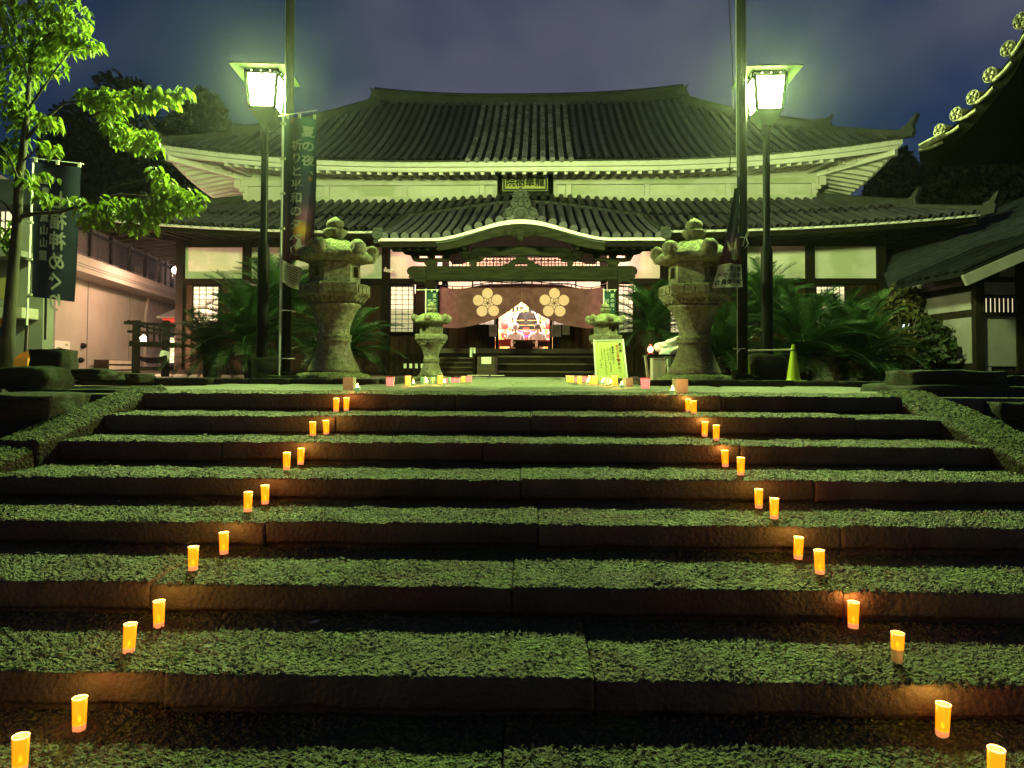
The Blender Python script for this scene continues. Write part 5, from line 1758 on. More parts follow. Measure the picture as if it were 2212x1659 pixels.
def make_cup(h=.108, r0=.0205, r1=.0238, base=.02, dim=False):
    root = empty('candle_cup')
    MB().lathe([(r0, 0), (r0 + .0008, base)], 20).build('cup_foot', M['pale_cup'] if dim else M['cup_base'], root, smooth=False)
    rb = r0 + (r1 - r0) * base / h
    MB().lathe([(rb, base + .0004), (r1, h), (r1 - .0016, h), (rb - .0016, base + .003)], 24, cap=False).build('cup_wall', M['cup_wall'], root, smooth=True)
    MB().lathe([(r1 + .0009, h - .0022), (r1 + .0011, h + .0008), (r1 - .002, h + .0008), (r1 - .002, h - .0022)], 24, cap=False).build('cup_rim', M['cup_rim'], root, smooth=True)
    MB().lathe([(.0, .0), (.0055, .005), (.006, .011), (.003, .019), (.0, .026)], 10, (0, 0, base + .004), cap=False).build('flame', M['led'], root, smooth=True)
    ld = bpy.data.lights.new('cup_light', 'POINT')
    ld.energy = 1.25 if not dim else .4
    ld.color = (1.0, .48, .11)
    ld.shadow_soft_size = .02
    lo_ = bpy.data.objects.new('cup_light', ld)
    lo_.location = (0, 0, h + .014)
    COL.objects.link(lo_)
    lo_.parent = root
    return root
CUPS = {1: ([(748, 882), (726, 890)], [(1487, 887), (1499, 896)]), 2: ([(705, 933), (676, 944)], [(1522, 943), (1547, 952)]), 3: ([(649, 998), (619, 1015)], [(1567, 1009), (1600, 1027)]),
        4: ([(573, 1078), (535, 1106)], [(1639, 1098), (1672, 1121)]), 5: ([(484, 1194), (417, 1232)], [(1724, 1208), (1771, 1240)]), 6: ([(343, 1355), (278, 1410)], [(1843, 1355), (1938, 1430)]), 7: ([(171, 1577), (43, 1666)], [(2035, 1590), (2150, 1695)])}
ORD = {1: 'first', 2: 'second', 3: 'third', 4: 'fourth', 5: 'fifth', 6: 'sixth', 7: 'lowest visible'}
proto, dimproto = make_cup(), make_cup(base=.05, dim=True)
first = True
rc = random.Random(4)
for k, sides in CUPS.items():
    for si, row in enumerate(sides):
        for ci, (x, y) in enumerate(row):
            p = G(x, y - 1, -RISE * k + .003)
            dim = (k == 6 and si == 1 and ci == 1)
            if dim: o = dimproto
            elif first: o, first = proto, False
            else: o = copy_tree(proto)
            back = p.y if ci == 0 else 9
            yy = min(p.y, EDGE[k - 1] - ((.06 if k < 4 else .085) if ci == 0 else (.11 if k < 4 else .15)))
            o.location = (W(x, y, yy).x, yy, -RISE * k + .003)
            tl_ = (-.05, .06, .02) if ci == 0 else (.01, -.01, 0)
            o.rotation_euler = (rc.uniform(-.03, .03), rc.uniform(-.05, .05), rc.uniform(0, 6))
            side = 'left' if si == 0 else 'right'
            lab = f"amber cup of the {side} row, {ORD[k]} step down, {'close to the riser' if ci == 0 else 'nearer the edge'}"
            if dim: lab = 'half-lit pale candle cup of the right row, sixth step down'
            tag(o, lab, 'candle', 'amber candle cups down the steps')

# ------------------------------------------------------------------ cups, boxes and flames along the path
def flame_light(root, z, e, c=(1.0, .5, .12)):
    ld = bpy.data.lights.new('candle_light', 'POINT')
    ld.energy, ld.color, ld.shadow_soft_size = e, c, .02
    o = bpy.data.objects.new('candle_light', ld)
    o.location = (0, 0, z)
    COL.objects.link(o)
    o.parent = root
def path_cup(kind, x, y, label, s=1.0):
    p = G(x, y, 0.002)
    root = empty({'flame': 'glass_candle', 'box': 'box_lantern'}.get(kind, 'paper_cup'), (p.x, p.y, 0.004), rc.uniform(-.3, .3), label, 'candle', 'candles along the path')
    if kind == 'flame':
        MB().lathe([(.02 * s, 0), (.024 * s, .03 * s), (.022 * s, .03 * s), (.019 * s, .006)], 14, cap=False).build('glass', M['green_cup'], root, smooth=True)
        MB().lathe([(.019 * s, .003), (.019 * s, .018 * s)], 12).build('wax', M['cup_base'], root)
        MB().lathe([(0, .018), (.011, .028), (.012, .04), (.005, .062), (0, .075)], 10, cap=False).build('flame', M['flame'], root, smooth=True)
        flame_light(root, .09, 4.0)
    elif kind == 'box':
        w, h = .05 * s, .118 * s
        mb = MB()
        for a, b in (((-w, -w, 0), (w, -w + .004, h)), ((-w, w - .004, 0), (w, w, h)), ((-w, -w + .004, 0), (-w + .004, w - .004, h)), ((w - .004, -w + .004, 0), (w, w - .004, h))): mb.box2(a, b)
        mb.build('paper_wall', M['card'], root)
        MB().box2((-w, -w, .0), (w, w, .004)).build('box_floor', M['card'], root)
    elif kind == 'green':
        MB().lathe([(.03 * s, 0), (.037 * s, .09 * s), (.034 * s, .09 * s), (.028 * s, .006)], 16, cap=False).build('glass', M['green_cup'], root, smooth=True)
        MB().lathe([(.027 * s, .003), (.028 * s, .02)], 12).build('wax', M['cup_base'], root)
    else:
        m = M['pink_cup'] if kind == 'pink' else M['yellow_cup']
        n, r0, r1, h = (4, .055, .066, .105) if kind == 'pink' else (16, .034, .036, .11)
        MB().lathe([(r0 * s, 0), (r1 * s, h * s), (r1 * s - .003, h * s), (r0 * s - .003, .004)], n, ph=R(45), cap=False).build('paper_wall', m, root, smooth=n > 4)
        MB().lathe([(r0 * s * .9, .001), (r0 * s * .9, .02)], n, ph=R(45)).build('wax', M['cup_base'], root)
        mb = MB()
        mb.lathe([(r1 * s + .001, h * s - .006), (r1 * s + .002, h * s + .003), (r1 * s - .004, h * s + .003)], n, ph=R(45), cap=False)
        mb.build('cup_rim', M['red'] if kind == 'pink' else M['cup_rim'], root)
        if kind == 'pink' and s > .9: flame_light(root, .13, 1.2, (1.0, .35, .22))
    return root
PATH = [('box', 755, 842, 'square pale box lantern at the left edge of the landing beside a bare flame', 1.0), ('flame', 772, 846, 'bare candle flame right of the square box at the left of the landing', 1.2),
        ('pink', 843, 834, 'pink glowing paper cup alone between the left box and the left path candles', 1.0), ('yellow', 881, 832, 'yellow paper cup first in the left path row beside a flame', 1.0), ('flame', 893, 833, 'candle flame right of the first yellow cup of the left path row', 1.0),
        ('green', 914, 830, 'green glass cup under the left small stone lantern, first of three', 1.0), ('flame', 922, 830, 'candle flame between two green cups under the left small stone lantern', .9), ('green', 934, 829, 'green glass cup under the left small stone lantern, second of three', 1.0),
        ('yellow', 951, 829, 'yellow paper cup right of the second green glass cup', 1.0), ('pink', 962, 827.5, 'small pink cup right of the middle yellow cup in the left path row', .7), ('flame', 960, 831, 'candle flame before the small pink cup in the left path row', .9),
        ('green', 969, 827.5, 'green glass cup deepest in the left path row, third of three', .9), ('pink', 978, 826.5, 'pink cup left of its twin near the far end of the left path row', .7), ('pink', 989, 826.5, 'pink cup right of its twin near the far end of the left path row', .7), ('yellow', 1001, 826, 'little yellow cup before the last pink cup of the left path row', .8), ('pink', 1013, 825.5, 'wide pink cup at the far end of the left path row', .9),
        ('yellow', 1228, 825.5, 'yellow cup at the far end of the right path row', .9), ('yellow', 1235, 826.5, 'second yellow cup from the far end of the right path row', .9), ('pink', 1244, 825.5, 'pink cup behind the yellow cups at the far end of the right path row', .8), ('yellow', 1252, 828.5, 'yellow cup between the two pink cups of the right path row', .9), ('pink', 1263, 825.5, 'wide pink cup near the far end of the right path row', .9), ('flame', 1270, 829.5, 'candle flame left of the yellow pair before the notice board', 1.0), ('yellow', 1277, 829.5, 'left yellow cup of the pair at the notice board corner', 1.0), ('yellow', 1286, 830, 'right yellow cup of the pair at the notice board corner', 1.0),
        ('flame', 1301, 831, 'candle flame under the left part of the notice board', .9), ('green', 1310, 831.5, 'green glass cup under the middle of the notice board', 1.1), ('flame', 1319, 832, 'candle flame left of the orange cup under the notice board', 1.0), ('yellow', 1328, 833, 'orange-yellow cup under the right corner of the notice board', 1.1), ('flame', 1343, 838, 'big candle flame right of the notice board foot', 1.2), ('box', 1356, 836, 'square box lantern right of the notice board beside a big flame', .9), ('pink', 1394, 839.5, 'large pink glowing paper cup right of the notice board', 1.1),
        ('flame', 1453, 852, 'bare candle flame left of the square box at the right of the landing', 1.2), ('box', 1469, 849, 'square pale box lantern at the right edge of the landing beside a bare flame', 1.05)]
for k, x, y, lab, s in PATH: path_cup(k, x, y, lab, s)

# ------------------------------------------------------------------ traffic cones, rope bar, table and things on it
def cone(x, y, d, label, hide=0):
    p = W(x, y, d)
    root = empty('traffic_cone', (p.x, d, .05), .2, label, 'traffic cone', 'yellow-green traffic cones')
    root.scale = (.72, .72, .72)
    MB().box((0, 0, .012), (.34, .34, .024)).build('cone_base', M['cone'], root, bevel=.006)
    MB().lathe([(.135, .025), (.12, .06), (.036, .66), (.034, .70), (.02, .705)], 24).build('cone_body', M['cone'], root, smooth=False)
    MB().lathe([(.052, .585), (.056, .59), (.054, .605), (.05, .61)], 20).build('bar_ring', M['black'], root)
    return p
c1 = cone(1714, 822, 9.75, 'upright traffic cone right of the rusty rock')
c2 = cone(1609, 820, 10.55, 'traffic cone mostly hidden behind the tall pole on the right')
o = MB().tube([(c2.x, 10.55, .49), (c1.x, 9.75, .49)], .013, 8).build('cone_bar', M['rope'])
tag(o, 'pale striped bar laid between the two traffic cones', 'bar')
def table():
    p = W(1400, 770, 11.9)
    root = empty('folding_table', (p.x, 11.9, .0), 0, 'narrow folding table with black metal legs by the right stone lantern', 'table')
    x1 = W(1505, 770, 11.9).x - p.x
    zt = W(1400, 766, 11.9).z
    MB().box2((-.04, -.2, zt - .035), (x1, .3, zt)).build('table_top', M['pole'], root)
    for (a, b) in ((.0, -.18), (.05, .26), (x1 - .06, -.18), (x1 - .06, .26)): MB().tube([(a, b, 0), (a, b, zt - .036)], .016, 8).build('leg', M['steel'], root)
    MB().bar((.0, -.18, .42), (.22, -.18, zt - .05), .02, .02).build('brace', M['steel'], root)
    return p, x1, zt
tp, tx1, tz = table()
def on_table(name, label, cat, x, mbs):
    root = empty(name, (W(x, 760, 11.9).x, 11.9, tz + .001), 0, label, cat)
    for nm, mb, m, sm in mbs: mb.build(nm, m, root, smooth=sm)
    return root
ol = on_table('oil_lantern', 'small glowing oil lantern on the table left of the white sheet', 'lantern', 1405, [
    ('lantern_base', MB().lathe([(.05, 0), (.055, .02), (.03, .035)], 16), M['red'], False), ('glass_globe', MB().lathe([(.03, .036), (.05, .07), (.045, .11), (.025, .135)], 16, cap=False), glow('lantern_globe_lit', (1.0, .5, .3), 4.0), True),
    ('lantern_cap', MB().lathe([(.03, .136), (.035, .15), (.012, .17)], 14), M['red'], False), ('side_wire', MB().tube([(-.055, 0, .01), (-.062, 0, .1), (-.03, 0, .16), (0, 0, .2), (.03, 0, .16), (.062, 0, .1), (.055, 0, .01)], .004, 5), M['pole'], False)])
flame_light(ol, .22, 1.5, (1, .45, .2))
q = W(1462, 745, 11.9)
bund = tag(rock('cloth_bundle', M['cloth'], (q.x, 11.95, tz + .13), (.6, .3, .27), 0, 31, 15, .34, .35, tilt=-.3), 'crumpled white sheet with a dark hole piled on the table', 'cloth')
MB().lathe([(.035, 0), (.03, -.02), (0, -.02)], 12, M=Matrix.Translation((.18, -.17, .06)) @ Matrix.Rotation(R(90), 4, 'X'), cap=False).build('dark_hole', M['black'], bund)
def carton(x0, x1, y0, d, zt, label, m, dep=.3, rz=0):
    a, b = W(x0, y0, d), W(x1, y0, d)
    h = zt
    w = b.x - a.x
    root = empty('carton', ((a.x + b.x) / 2, d + dep / 2, .01), rz, label, 'box')
    mb = MB()
    mb.box2((-w / 2, -dep / 2, 0), (w / 2, dep / 2, h))
    mb.build('carton_body', m, root, bevel=.008)
    MB().box2((-w / 2 - .004, -dep / 2 - .004, h + .002), (w / 2 + .004, dep / 2, h + .012)).build('lid_flap', m, root)
    MB().box2((-w * .08, -dep / 2 - .004, .0), (w * .08, -dep / 2 - .001, h)).build('tape', M['band'], root)
carton(1410, 1438, 820, 11.5, .37, 'brown cardboard carton standing under the left end of the table', M['card'])
carton(1444, 1482, 822, 11.4, .27, 'greenish plastic box beside the carton at the right stone lantern', M['band'])
carton(1448, 1485, 800, 12.05, .44, 'grey white bag-like box under the table behind the greenish box', M['cloth'])
p = W(1399, 822, 11.2)
o = MB().bar((p.x + .02, 11.2, .0), (p.x - .04, 11.2, .42), .06, .03).build('leaning_plank', M['card'])
tag(o, 'short pale plank leaning at the left end of the table', 'plank')
o = MB().box((0, 0, .045), (.095, .08, .09)).build('pale_block', M['card'])
o.location = (W(1370, 822, 11.0).x, 11.0, .004)
tag(o, 'small pale block on the ground right of the notice board', 'block')

# ------------------------------------------------------------------ altar, people and furniture inside
def loc(u, w, z=0): return TEMPLE_M @ Matrix.Translation((u, w, z))
al = empty('altar', label='golden altar crowded with ornaments deep inside the lit hall', cat='altar')
al.matrix_world = TEMPLE_M
MB().box2((-2.6, 7.6, .8), (2.6, 9.3, 1.15)).build('lower_tier', M['gold'], al)
MB().box2((-1.5, 8.0, 1.151), (1.5, 9.3, 1.5)).build('upper_tier', M['red'], al)
for sg in (-1, 1):
    for u in (.42, .62, 1.25):
        MB().lathe([(.05, 1.15), (.035, 1.2), (.035, 3.1), (.07, 3.2)], 12, (sg * u, 7.7, 0)).build('altar_pillar', M['gold'] if u > .5 else M['plaster_trim'], al, smooth=True)
for sg in (-1, 1):
    MB().tube([(sg * (.45 + .02), 7.5, 1.4), (sg * .40, 7.5, 2.0), (sg * .30, 7.5, 2.25), (sg * .18, 7.5, 2.3)], .022, 8).build('white_arch', M['plaster_trim'], al)
    MB().tube([(sg * .62, 7.5, 1.4), (sg * .66, 7.5, 2.0), (sg * .55, 7.5, 2.3), (sg * .45, 7.5, 2.0), (sg * .45, 7.5, 1.4)], .022, 8).build('white_arch', M['plaster_trim'], al)
MB().box2((-.55, 7.9, 1.5), (.55, 7.96, 2.5)).build('shrine_opening', M['black'], al)
for z in (1.62, 1.8, 1.98): MB().box2((-.5, 7.86, z), (.5, 7.9, z + .03)).build('shrine_shelf', M['gold'], al)
MB().prism([(-.62, 1.36), (.62, 1.36), (.5, 1.52), (.12, 1.6), (0, 1.68), (-.12, 1.6), (-.5, 1.52)], 7.42, 7.5).build('violet_drape', M['violet'], al)
MB().lathe([(.13, 0), (.15, .1), (.09, .2), (.11, .26)], 14, (0, 7.2, 1.42)).build('red_bundle', M['red'], al)
MB().box2((-.07, 6.9, 1.75), (.05, 6.93, 2.25)).build('hanging_tablet', M['black'], al)
MB().lathe([(.02, 2.25), (.09, 2.3), (.05, 2.4), (.08, 2.46), (.015, 2.7)], 12, (-.01, 6.9, 0)).build('hanging_lamp', M['gold'], al)
rg = random.Random(12)
mb = MB()
for i in range(420):
    u, z, w = rg.uniform(-1.9, 1.9), rg.uniform(1.2, 2.9), rg.uniform(7.1, 7.6)
    if abs(u) < .42 and z < 2.2: continue
    mb.lathe([(rg.uniform(.01, .03), -.03), (rg.uniform(.02, .05), 0), (.012, rg.uniform(.03, .09))], 5, (u, w, z), cap=False)
tag(mb.build('gilt_ornament', M['gold'], al, fixn=False), kind='stuff')
mb = MB()
for i in range(110):
    u, z, w = rg.choice((-1, 1)) * rg.uniform(.5, 1.5), rg.uniform(1.15, 2.2), rg.uniform(6.9, 7.2)
    mb.lathe([(rg.uniform(.01, .03), -.03), (rg.uniform(.02, .06), 0), (.012, rg.uniform(.03, .09))], 6, (u, w, z), cap=False)
tag(mb.build('white_flower', M['plaster_trim'], al, fixn=False), kind='stuff')
for sg in (-1, 1):
    MB().lathe([(.03, 0), (.11, .05), (.12, .16), (.11, .27), (.03, .32)], 14, (sg * .78, 7.0, 1.62)).build('red_lantern', M['red'], al, smooth=True)
    MB().lathe([(.04, 0), (.09, .1), (.05, .25), (.12, .42)], 14, (sg * .95, 6.95, 1.16)).build('vase', M['gold'], al, smooth=True)
def skinned(name, m, pts, edges, rad, parent, sub=2):
    me = bpy.data.meshes.new(name)
    me.from_pydata(pts, edges, [])
    o = link(name, me, m, parent)
    md = o.modifiers.new('skin', 'SKIN')
    for i, r in enumerate(rad):
        v = me.skin_vertices[0].data[i]
        v.radius = (r, r) if not isinstance(r, tuple) else r
        v.use_root = (i == 0)
    sb = o.modifiers.new('sub', 'SUBSURF')
    sb.levels = sb.render_levels = sub
    md.use_smooth_shade = True
    return o
def person(u, w, label, hair, turn, group):
    root = empty('person', label=label, cat='person', group=group)
    root.matrix_world = loc(u, w, .8) @ Matrix.Rotation(turn, 4, 'Z')
    pts = [(0, 0, .14), (0, 0, .30), (0, .01, .46), (0, .02, .60), (0, .035, .69), (0, .04, .76), (0, .04, .84)]
    rad = [(.15, .12), (.14, .10), (.16, .10), (.07, .06), (.05, .05), (.082, .092), (.07, .08)]
    ed = [(i, i + 1) for i in range(6)]
    for sg in (-1, 1):
        b = len(pts)
        pts += [(sg * .18, .02, .55), (sg * .24, .04, .38), (sg * .17, .22, .24), (sg * .08, .32, .2), (sg * .06, .36, .195)]
        rad += [.06, .045, .036, .026, .03]
        ed += [(2, b), (b, b + 1), (b + 1, b + 2), (b + 2, b + 3), (b + 3, b + 4)]
        f = len(pts)
        for k in range(5):
            pts.append((sg * (.06 - .02 * k + .04), .40 + .01 * (2 - abs(k - 2)), .185))
            rad.append(.009)
            ed.append((b + 4, f + k))
        l = len(pts)
        pts += [(sg * .12, .14, .12), (sg * .15, .42, .10), (sg * .14, .1, .04)]
        rad += [.09, .07, .045]
        ed += [(0, l), (l, l + 1), (l + 1, l + 2)]
    body = skinned('body', M['skin'], pts, ed, rad, root)
    sp = [(0, 0, .12), (0, 0, .30), (0, .01, .46), (0, .02, .585)]
    sr = [(.175, .14), (.165, .12), (.185, .125), (.075, .068)]
    se = [(0, 1), (1, 2), (2, 3)]
    for sg in (-1, 1):
        b = len(sp)
        sp += [(sg * .19, .02, .545), (sg * .25, .04, .39), (sg * .2, .16, .28)]
        sr += [.075, .062, .055]
        se += [(2, b), (b, b + 1), (b + 1, b + 2)]
    skinned('shirt', M['shirt'], sp, se, sr, root)
    hm = MB().lathe([(.07, -.09), (.098, -.05), (.105, .0), (.098, .05), (.07, .085), (.0, .10)], 18, (0, .028, .80), shape=lambda a, z: .92 + .12 * abs(math.sin(a)), cap=False)
    h = hm.build('hair', M[hair], root, smooth=True)
    roughen(h, .006, 30, 2)
    for sg in (-1, 1): MB().lathe([(0, -.03), (.022, -.01), (.024, .015), (0, .03)], 8, (sg * .096, .045, .78), cap=False).build('ear', M['skin'], root, smooth=True)
    MB().lathe([(0, -.02), (.014, -.008), (.006, .02), (0, .025)], 8, (0, .145, .765), cap=False).build('nose', M['skin'], root, smooth=True)
    for sg in (-1, 1): MB().lathe([(0, -.01), (.011, 0), (0, .01)], 8, (sg * .033, .128, .79), cap=False).build('eye', M['black'], root, smooth=True)
    MB().box((0, .130, .735), (.045, .008, .008)).build('mouth', M['red'], root)
person(-.31, 4.9, 'grey-haired person in a pale shirt kneeling before the altar, seen from behind', 'hair_grey', .1, 'people praying inside')
person(.41, 4.9, 'dark-haired person in a pale shirt kneeling before the altar, seen from behind', 'hair_black', -.05, 'people praying inside')
def inner_table(u0, u1, w, z, h, label, m, name='low_table', gilt=False):
    root = empty(name, label=label, cat='table')
    root.matrix_world = TEMPLE_M
    MB().box2((u0, w, z + h - .04), (u1, w + .3, z + h)).build('table_top', M['red'] if not gilt else m, root)
    MB().box2((u0 + .03, w + .03, z + (.0 if gilt else h * .3)), (u1 - .03, w + .05, z + h - .041)).build('front_panel', m, root)
    for a in (u0 + .02, u1 - .06):
        MB().box2((a, w + .02, z), (a + .04, w + .06, z + h - .041)).build('leg', m, root)
    if gilt:
        for a in (u0 + .02, u1 - .09):
            for zz in (z + .01, z + h - .11): MB().box2((a, w + .012, zz), (a + .07, w + .019, zz + .06)).build('gilt_corner', M['gold'], root)
inner_table(-.36, .36, 3.6, .8, .30, 'brown offertory chest with gilded corners in the doorway', M['wood_plank'], 'offertory_chest', True)
inner_table(.40, .80, 3.65, .8, .30, 'small brown table right of the gilded chest in the doorway', M['wood_plank'])
inner_table(-.82, -.40, 3.65, .8, .32, 'red-brown table left of the gilded chest in the doorway', M['red'])
# ------------------------------------------------------------------ trees and plants
def leaf_verts():
    pts, fs = [], []
    n = 5
    for i in range(n + 1):
        t = i / n
        w = .23 * math.sin(math.pi * min(1, t ** .8)) * (1 - .25 * t)
        y, z = t, -.16 * t * t
        pts += [(-w, y, z + .35 * w), (0, y, z), (w, y, z + .35 * w)]
    for i in range(n):
        a = i * 3
        fs += [(a, a + 1, a + 4, a + 3), (a + 1, a + 2, a + 5, a + 4)]
    return pts, fs
LEAF = leaf_verts()
leaf_me = bpy.data.meshes.new('leaf')
leaf_me.from_pydata(LEAF[0], [], LEAF[1])
leaf_me.materials.append(M['leaf'])
def left_tree():
    root = empty('broadleaf_tree', (0, 0, 0), 0, 'slender green-lit tree with drooping leaves at the left edge', 'tree')
    D = 8.9
    def P(x, y, d=D): return W(x, y, d)
    trunk = [(P(10, 815), .085), (P(18, 720), .075), (P(30, 560), .062), (P(38, 470), .055), (P(40, 400), .05), (P(50, 320), .042), (P(58, 250), .034), (P(62, 180), .026), (P(70, 90), .018), (P(80, 10), .012)]
    MB().tube([a for a, b in trunk], [b for a, b in trunk], 10).build('trunk', M['bark'], root, smooth=True)
    def branch(pts, r0):
        pts = [P(*p) for p in pts]
        n = len(pts)
        MB().tube(pts, [r0 * (1 - .8 * i / (n - 1)) for i in range(n)], 7).build('branch', M['bark'], root, smooth=True)
    branch([(38, 470, 8.9), (70, 462, 8.95), (130, 458, 9.0), (200, 435, 9.05), (260, 420, 9.1), (330, 425, 9.1), (400, 430, 9.1)], .03)
    branch([(200, 435, 9.05), (240, 405, 9.1), (300, 390, 9.15), (345, 372, 9.2)], .012)
    branch([(230, 428, 9.05), (260, 460, 9.0), (290, 480, 9.0)], .012)
    branch([(56, 300, 8.9), (90, 262, 8.95), (140, 222, 9.0), (220, 212, 9.1), (320, 205, 9.1), (400, 202, 9.15)], .024)
    branch([(180, 216, 9.0), (230, 240, 9.05), (290, 275, 9.1), (340, 310, 9.1)], .014)
    branch([(58, 240, 8.9), (100, 180, 8.8), (150, 110, 8.8), (210, 100, 8.8)], .018)
    branch([(64, 170, 8.9), (40, 110, 8.7), (10, 60, 8.6)], .014)
    branch([(44, 400, 8.9), (20, 340, 8.7), (-10, 300, 8.6)], .018)
    branch([(48, 350, 8.9), (80, 320, 8.8), (112, 262, 8.75)], .012)
    branch([(68, 110, 8.9), (120, 60, 8.8), (180, 20, 8.8)], .014)
    branch([(40, 480, 8.9), (10, 440, 8.8), (-20, 420, 8.7)], .016)
    CL = [(60, 60, 85, 75, 210), (150, 40, 48, 50, 95), (30, 150, 60, 60, 110), (110, 140, 34, 30, 45), (185, 98, 38, 13, 34), (135, 100, 40, 26, 45), (25, 235, 42, 50, 60), (62, 262, 24, 26, 34), (112, 266, 22, 16, 20), (105, 325, 20, 18, 20), (18, 335, 32, 34, 45), (55, 385, 20, 16, 12),
          (195, 215, 34, 20, 34), (245, 222, 42, 30, 62), (320, 215, 45, 26, 62), (366, 212, 24, 22, 30), (398, 203, 14, 10, 12), (262, 290, 34, 30, 42), (312, 312, 40, 30, 58), (245, 265, 26, 20, 22),
          (345, 390, 18, 30, 30), (372, 425, 34, 28, 55), (408, 440, 32, 32, 60), (330, 455, 55, 34, 80), (250, 452, 55, 28, 70), (205, 475, 40, 26, 45), (300, 492, 40, 16, 34), (165, 440, 30, 12, 16), (98, 432, 26, 13, 20), (108, 388, 12, 10, 7), (8, 505, 24, 40, 34), (60, 400, 14, 12, 8), (40, 300, 22, 14, 14)]
    rl = random.Random(21)
    leaves = []
    for cx, cy, rx, ry, n in CL:
        dd = D + .25 * (cx / 400) + rl.uniform(-.05, .1)
        c = P(cx, cy, dd)
        s = dd / F_PX
        for i in range(int(n * 1.9)):
            while True:
                q = Vector((rl.uniform(-1, 1), rl.uniform(-1, 1), rl.uniform(-1, 1)))
                if q.length < 1: break
            p = c + Vector((q.x * rx * s, q.y * max(.22, min(rx, ry) * s * 1.1), q.z * ry * s * 0.92 + .04))
            az = rl.uniform(0, 2 * math.pi)
            dn = rl.uniform(.35, 1.5)
            dr = Vector((math.cos(az), math.sin(az), -dn)).normalized()
            sd = dr.cross(Vector((0, 0, 1))).normalized()
            sd = Matrix.Rotation(rl.uniform(-.7, .7), 3, dr) @ sd
            nz = sd.cross(dr)
            k = rl.uniform(.10, .17)
            leaves.append((p, Matrix((sd, dr, nz)).transposed(), k))
    rl.shuffle(leaves)
    leaves.sort(key=lambda e: -e[2])
    for p, m3, k in leaves[:290]:
        o = link('leaf', leaf_me, None, root)
        o.matrix_local = Matrix.Translation(p) @ m3.to_4x4() @ Matrix.Scale(k, 4)
    mb = MB()
    for p, m3, k in leaves[290:]:
        mb.add(LEAF[0], LEAF[1], Matrix.Translation(p) @ m3.to_4x4() @ Matrix.Scale(k, 4))
    tag(mb.build('foliage', M['leaf'], root, fixn=False), kind='stuff')
left_tree()

def crown(center, rad, n, size, m, root, seed, name='crown', lobes=9):
    rg = np.random.default_rng(seed)
    lob = rg.normal(size=(lobes, 3))
    lob /= np.linalg.norm(lob, axis=1)[:, None]
    lob = lob * rg.uniform(.35, .75, (lobes, 1))
    lr = rg.uniform(.28, .5, lobes)
    idx = rg.integers(0, lobes, n)
    d = rg.normal(size=(n, 3))
    d /= np.linalg.norm(d, axis=1)[:, None]
    r = rg.uniform(.45, 1.0, (n, 1)) ** .5
    p = (lob[idx] + d * r * lr[idx][:, None]) * np.array(rad) + np.array(center)
    a = rg.normal(size=(n, 3)); a /= np.linalg.norm(a, axis=1)[:, None]
    b = np.cross(a, rg.normal(size=(n, 3))); b /= np.linalg.norm(b, axis=1)[:, None]
    s = size * rg.uniform(.6, 1.3, (n, 1))
    V = np.stack([p - a * s, p - b * s * .45, p + a * s, p + b * s * .45], 1).reshape(-1, 3)
    me = bpy.data.meshes.new(name)
    me.vertices.add(4 * n)
    me.vertices.foreach_set('co', V.astype(np.float32).ravel())
    me.loops.add(4 * n)
    me.loops.foreach_set('vertex_index', np.arange(4 * n, dtype=np.int32))
    me.polygons.add(n)
    me.polygons.foreach_set('loop_start', np.arange(0, 4 * n, 4, dtype=np.int32))
    me.polygons.foreach_set('loop_total', np.full(n, 4, dtype=np.int32))
    me.update()
    return link(name, me, m, root)
def big_tree(x, y, rx, ry, d, label, seed, n=5200, group='dark trees behind the halls'):
    c = W(x, y, d)
    s = d / F_PX
    root = empty('evergreen_tree', (c.x, d, -.03), 0, label, 'tree', group)
    h = c.z + .03
    MB().tube([(0, 0, 0), (.1, 0, h * .4), (-.1, .1, h * .8), (0, 0, h + ry * s * .3)], [.3, .26, .2, .06], 9).build('trunk', M['bark'], root, smooth=True)
    rl = random.Random(seed)
    for i in range(4):
        a = rl.uniform(0, 6.28)
        MB().tube([(0, 0, h * (.5 + .1 * i)), (math.cos(a) * rx * s * .4, math.sin(a) * rx * s * .4, h * (.62 + .1 * i)), (math.cos(a) * rx * s * .7, math.sin(a) * rx * s * .7, h * (.7 + .12 * i))], [.12, .08, .03], 7).build('branch', M['bark'], root)
    crown((0, 0, h), (rx * s * 1.25, rx * s * 1.1, ry * s * 1.2), n, .26 * d / 36, M['leaf_dark'], root, seed, lobes=14)
big_tree(258, 330, 115, 165, 52, 'dark round-topped evergreen left of the lit lamp, highest of the left trees', 51)
big_tree(425, 340, 90, 135, 54, 'dark evergreen right behind the left lamp post, over the roof corner', 52)
big_tree(165, 430, 90, 120, 50, 'dark lower evergreen behind the navy banner', 53, 3800)
big_tree(340, 430, 120, 110, 50, 'dark broad evergreen behind the left corner of the temple roof', 57, 4200)
big_tree(1965, 430, 80, 95, 34, 'dark evergreen just right of the upper roof corner', 54)
big_tree(2070, 450, 100, 110, 32, 'dark evergreen behind the right lower eave under the gate roof', 55)
big_tree(2190, 470, 110, 140, 30, 'dark evergreen at the right edge below the gate roof', 56)
big_tree(2130, 400, 110, 70, 38, 'tallest dark evergreen on the right, its top behind the lit crest tiles', 58)

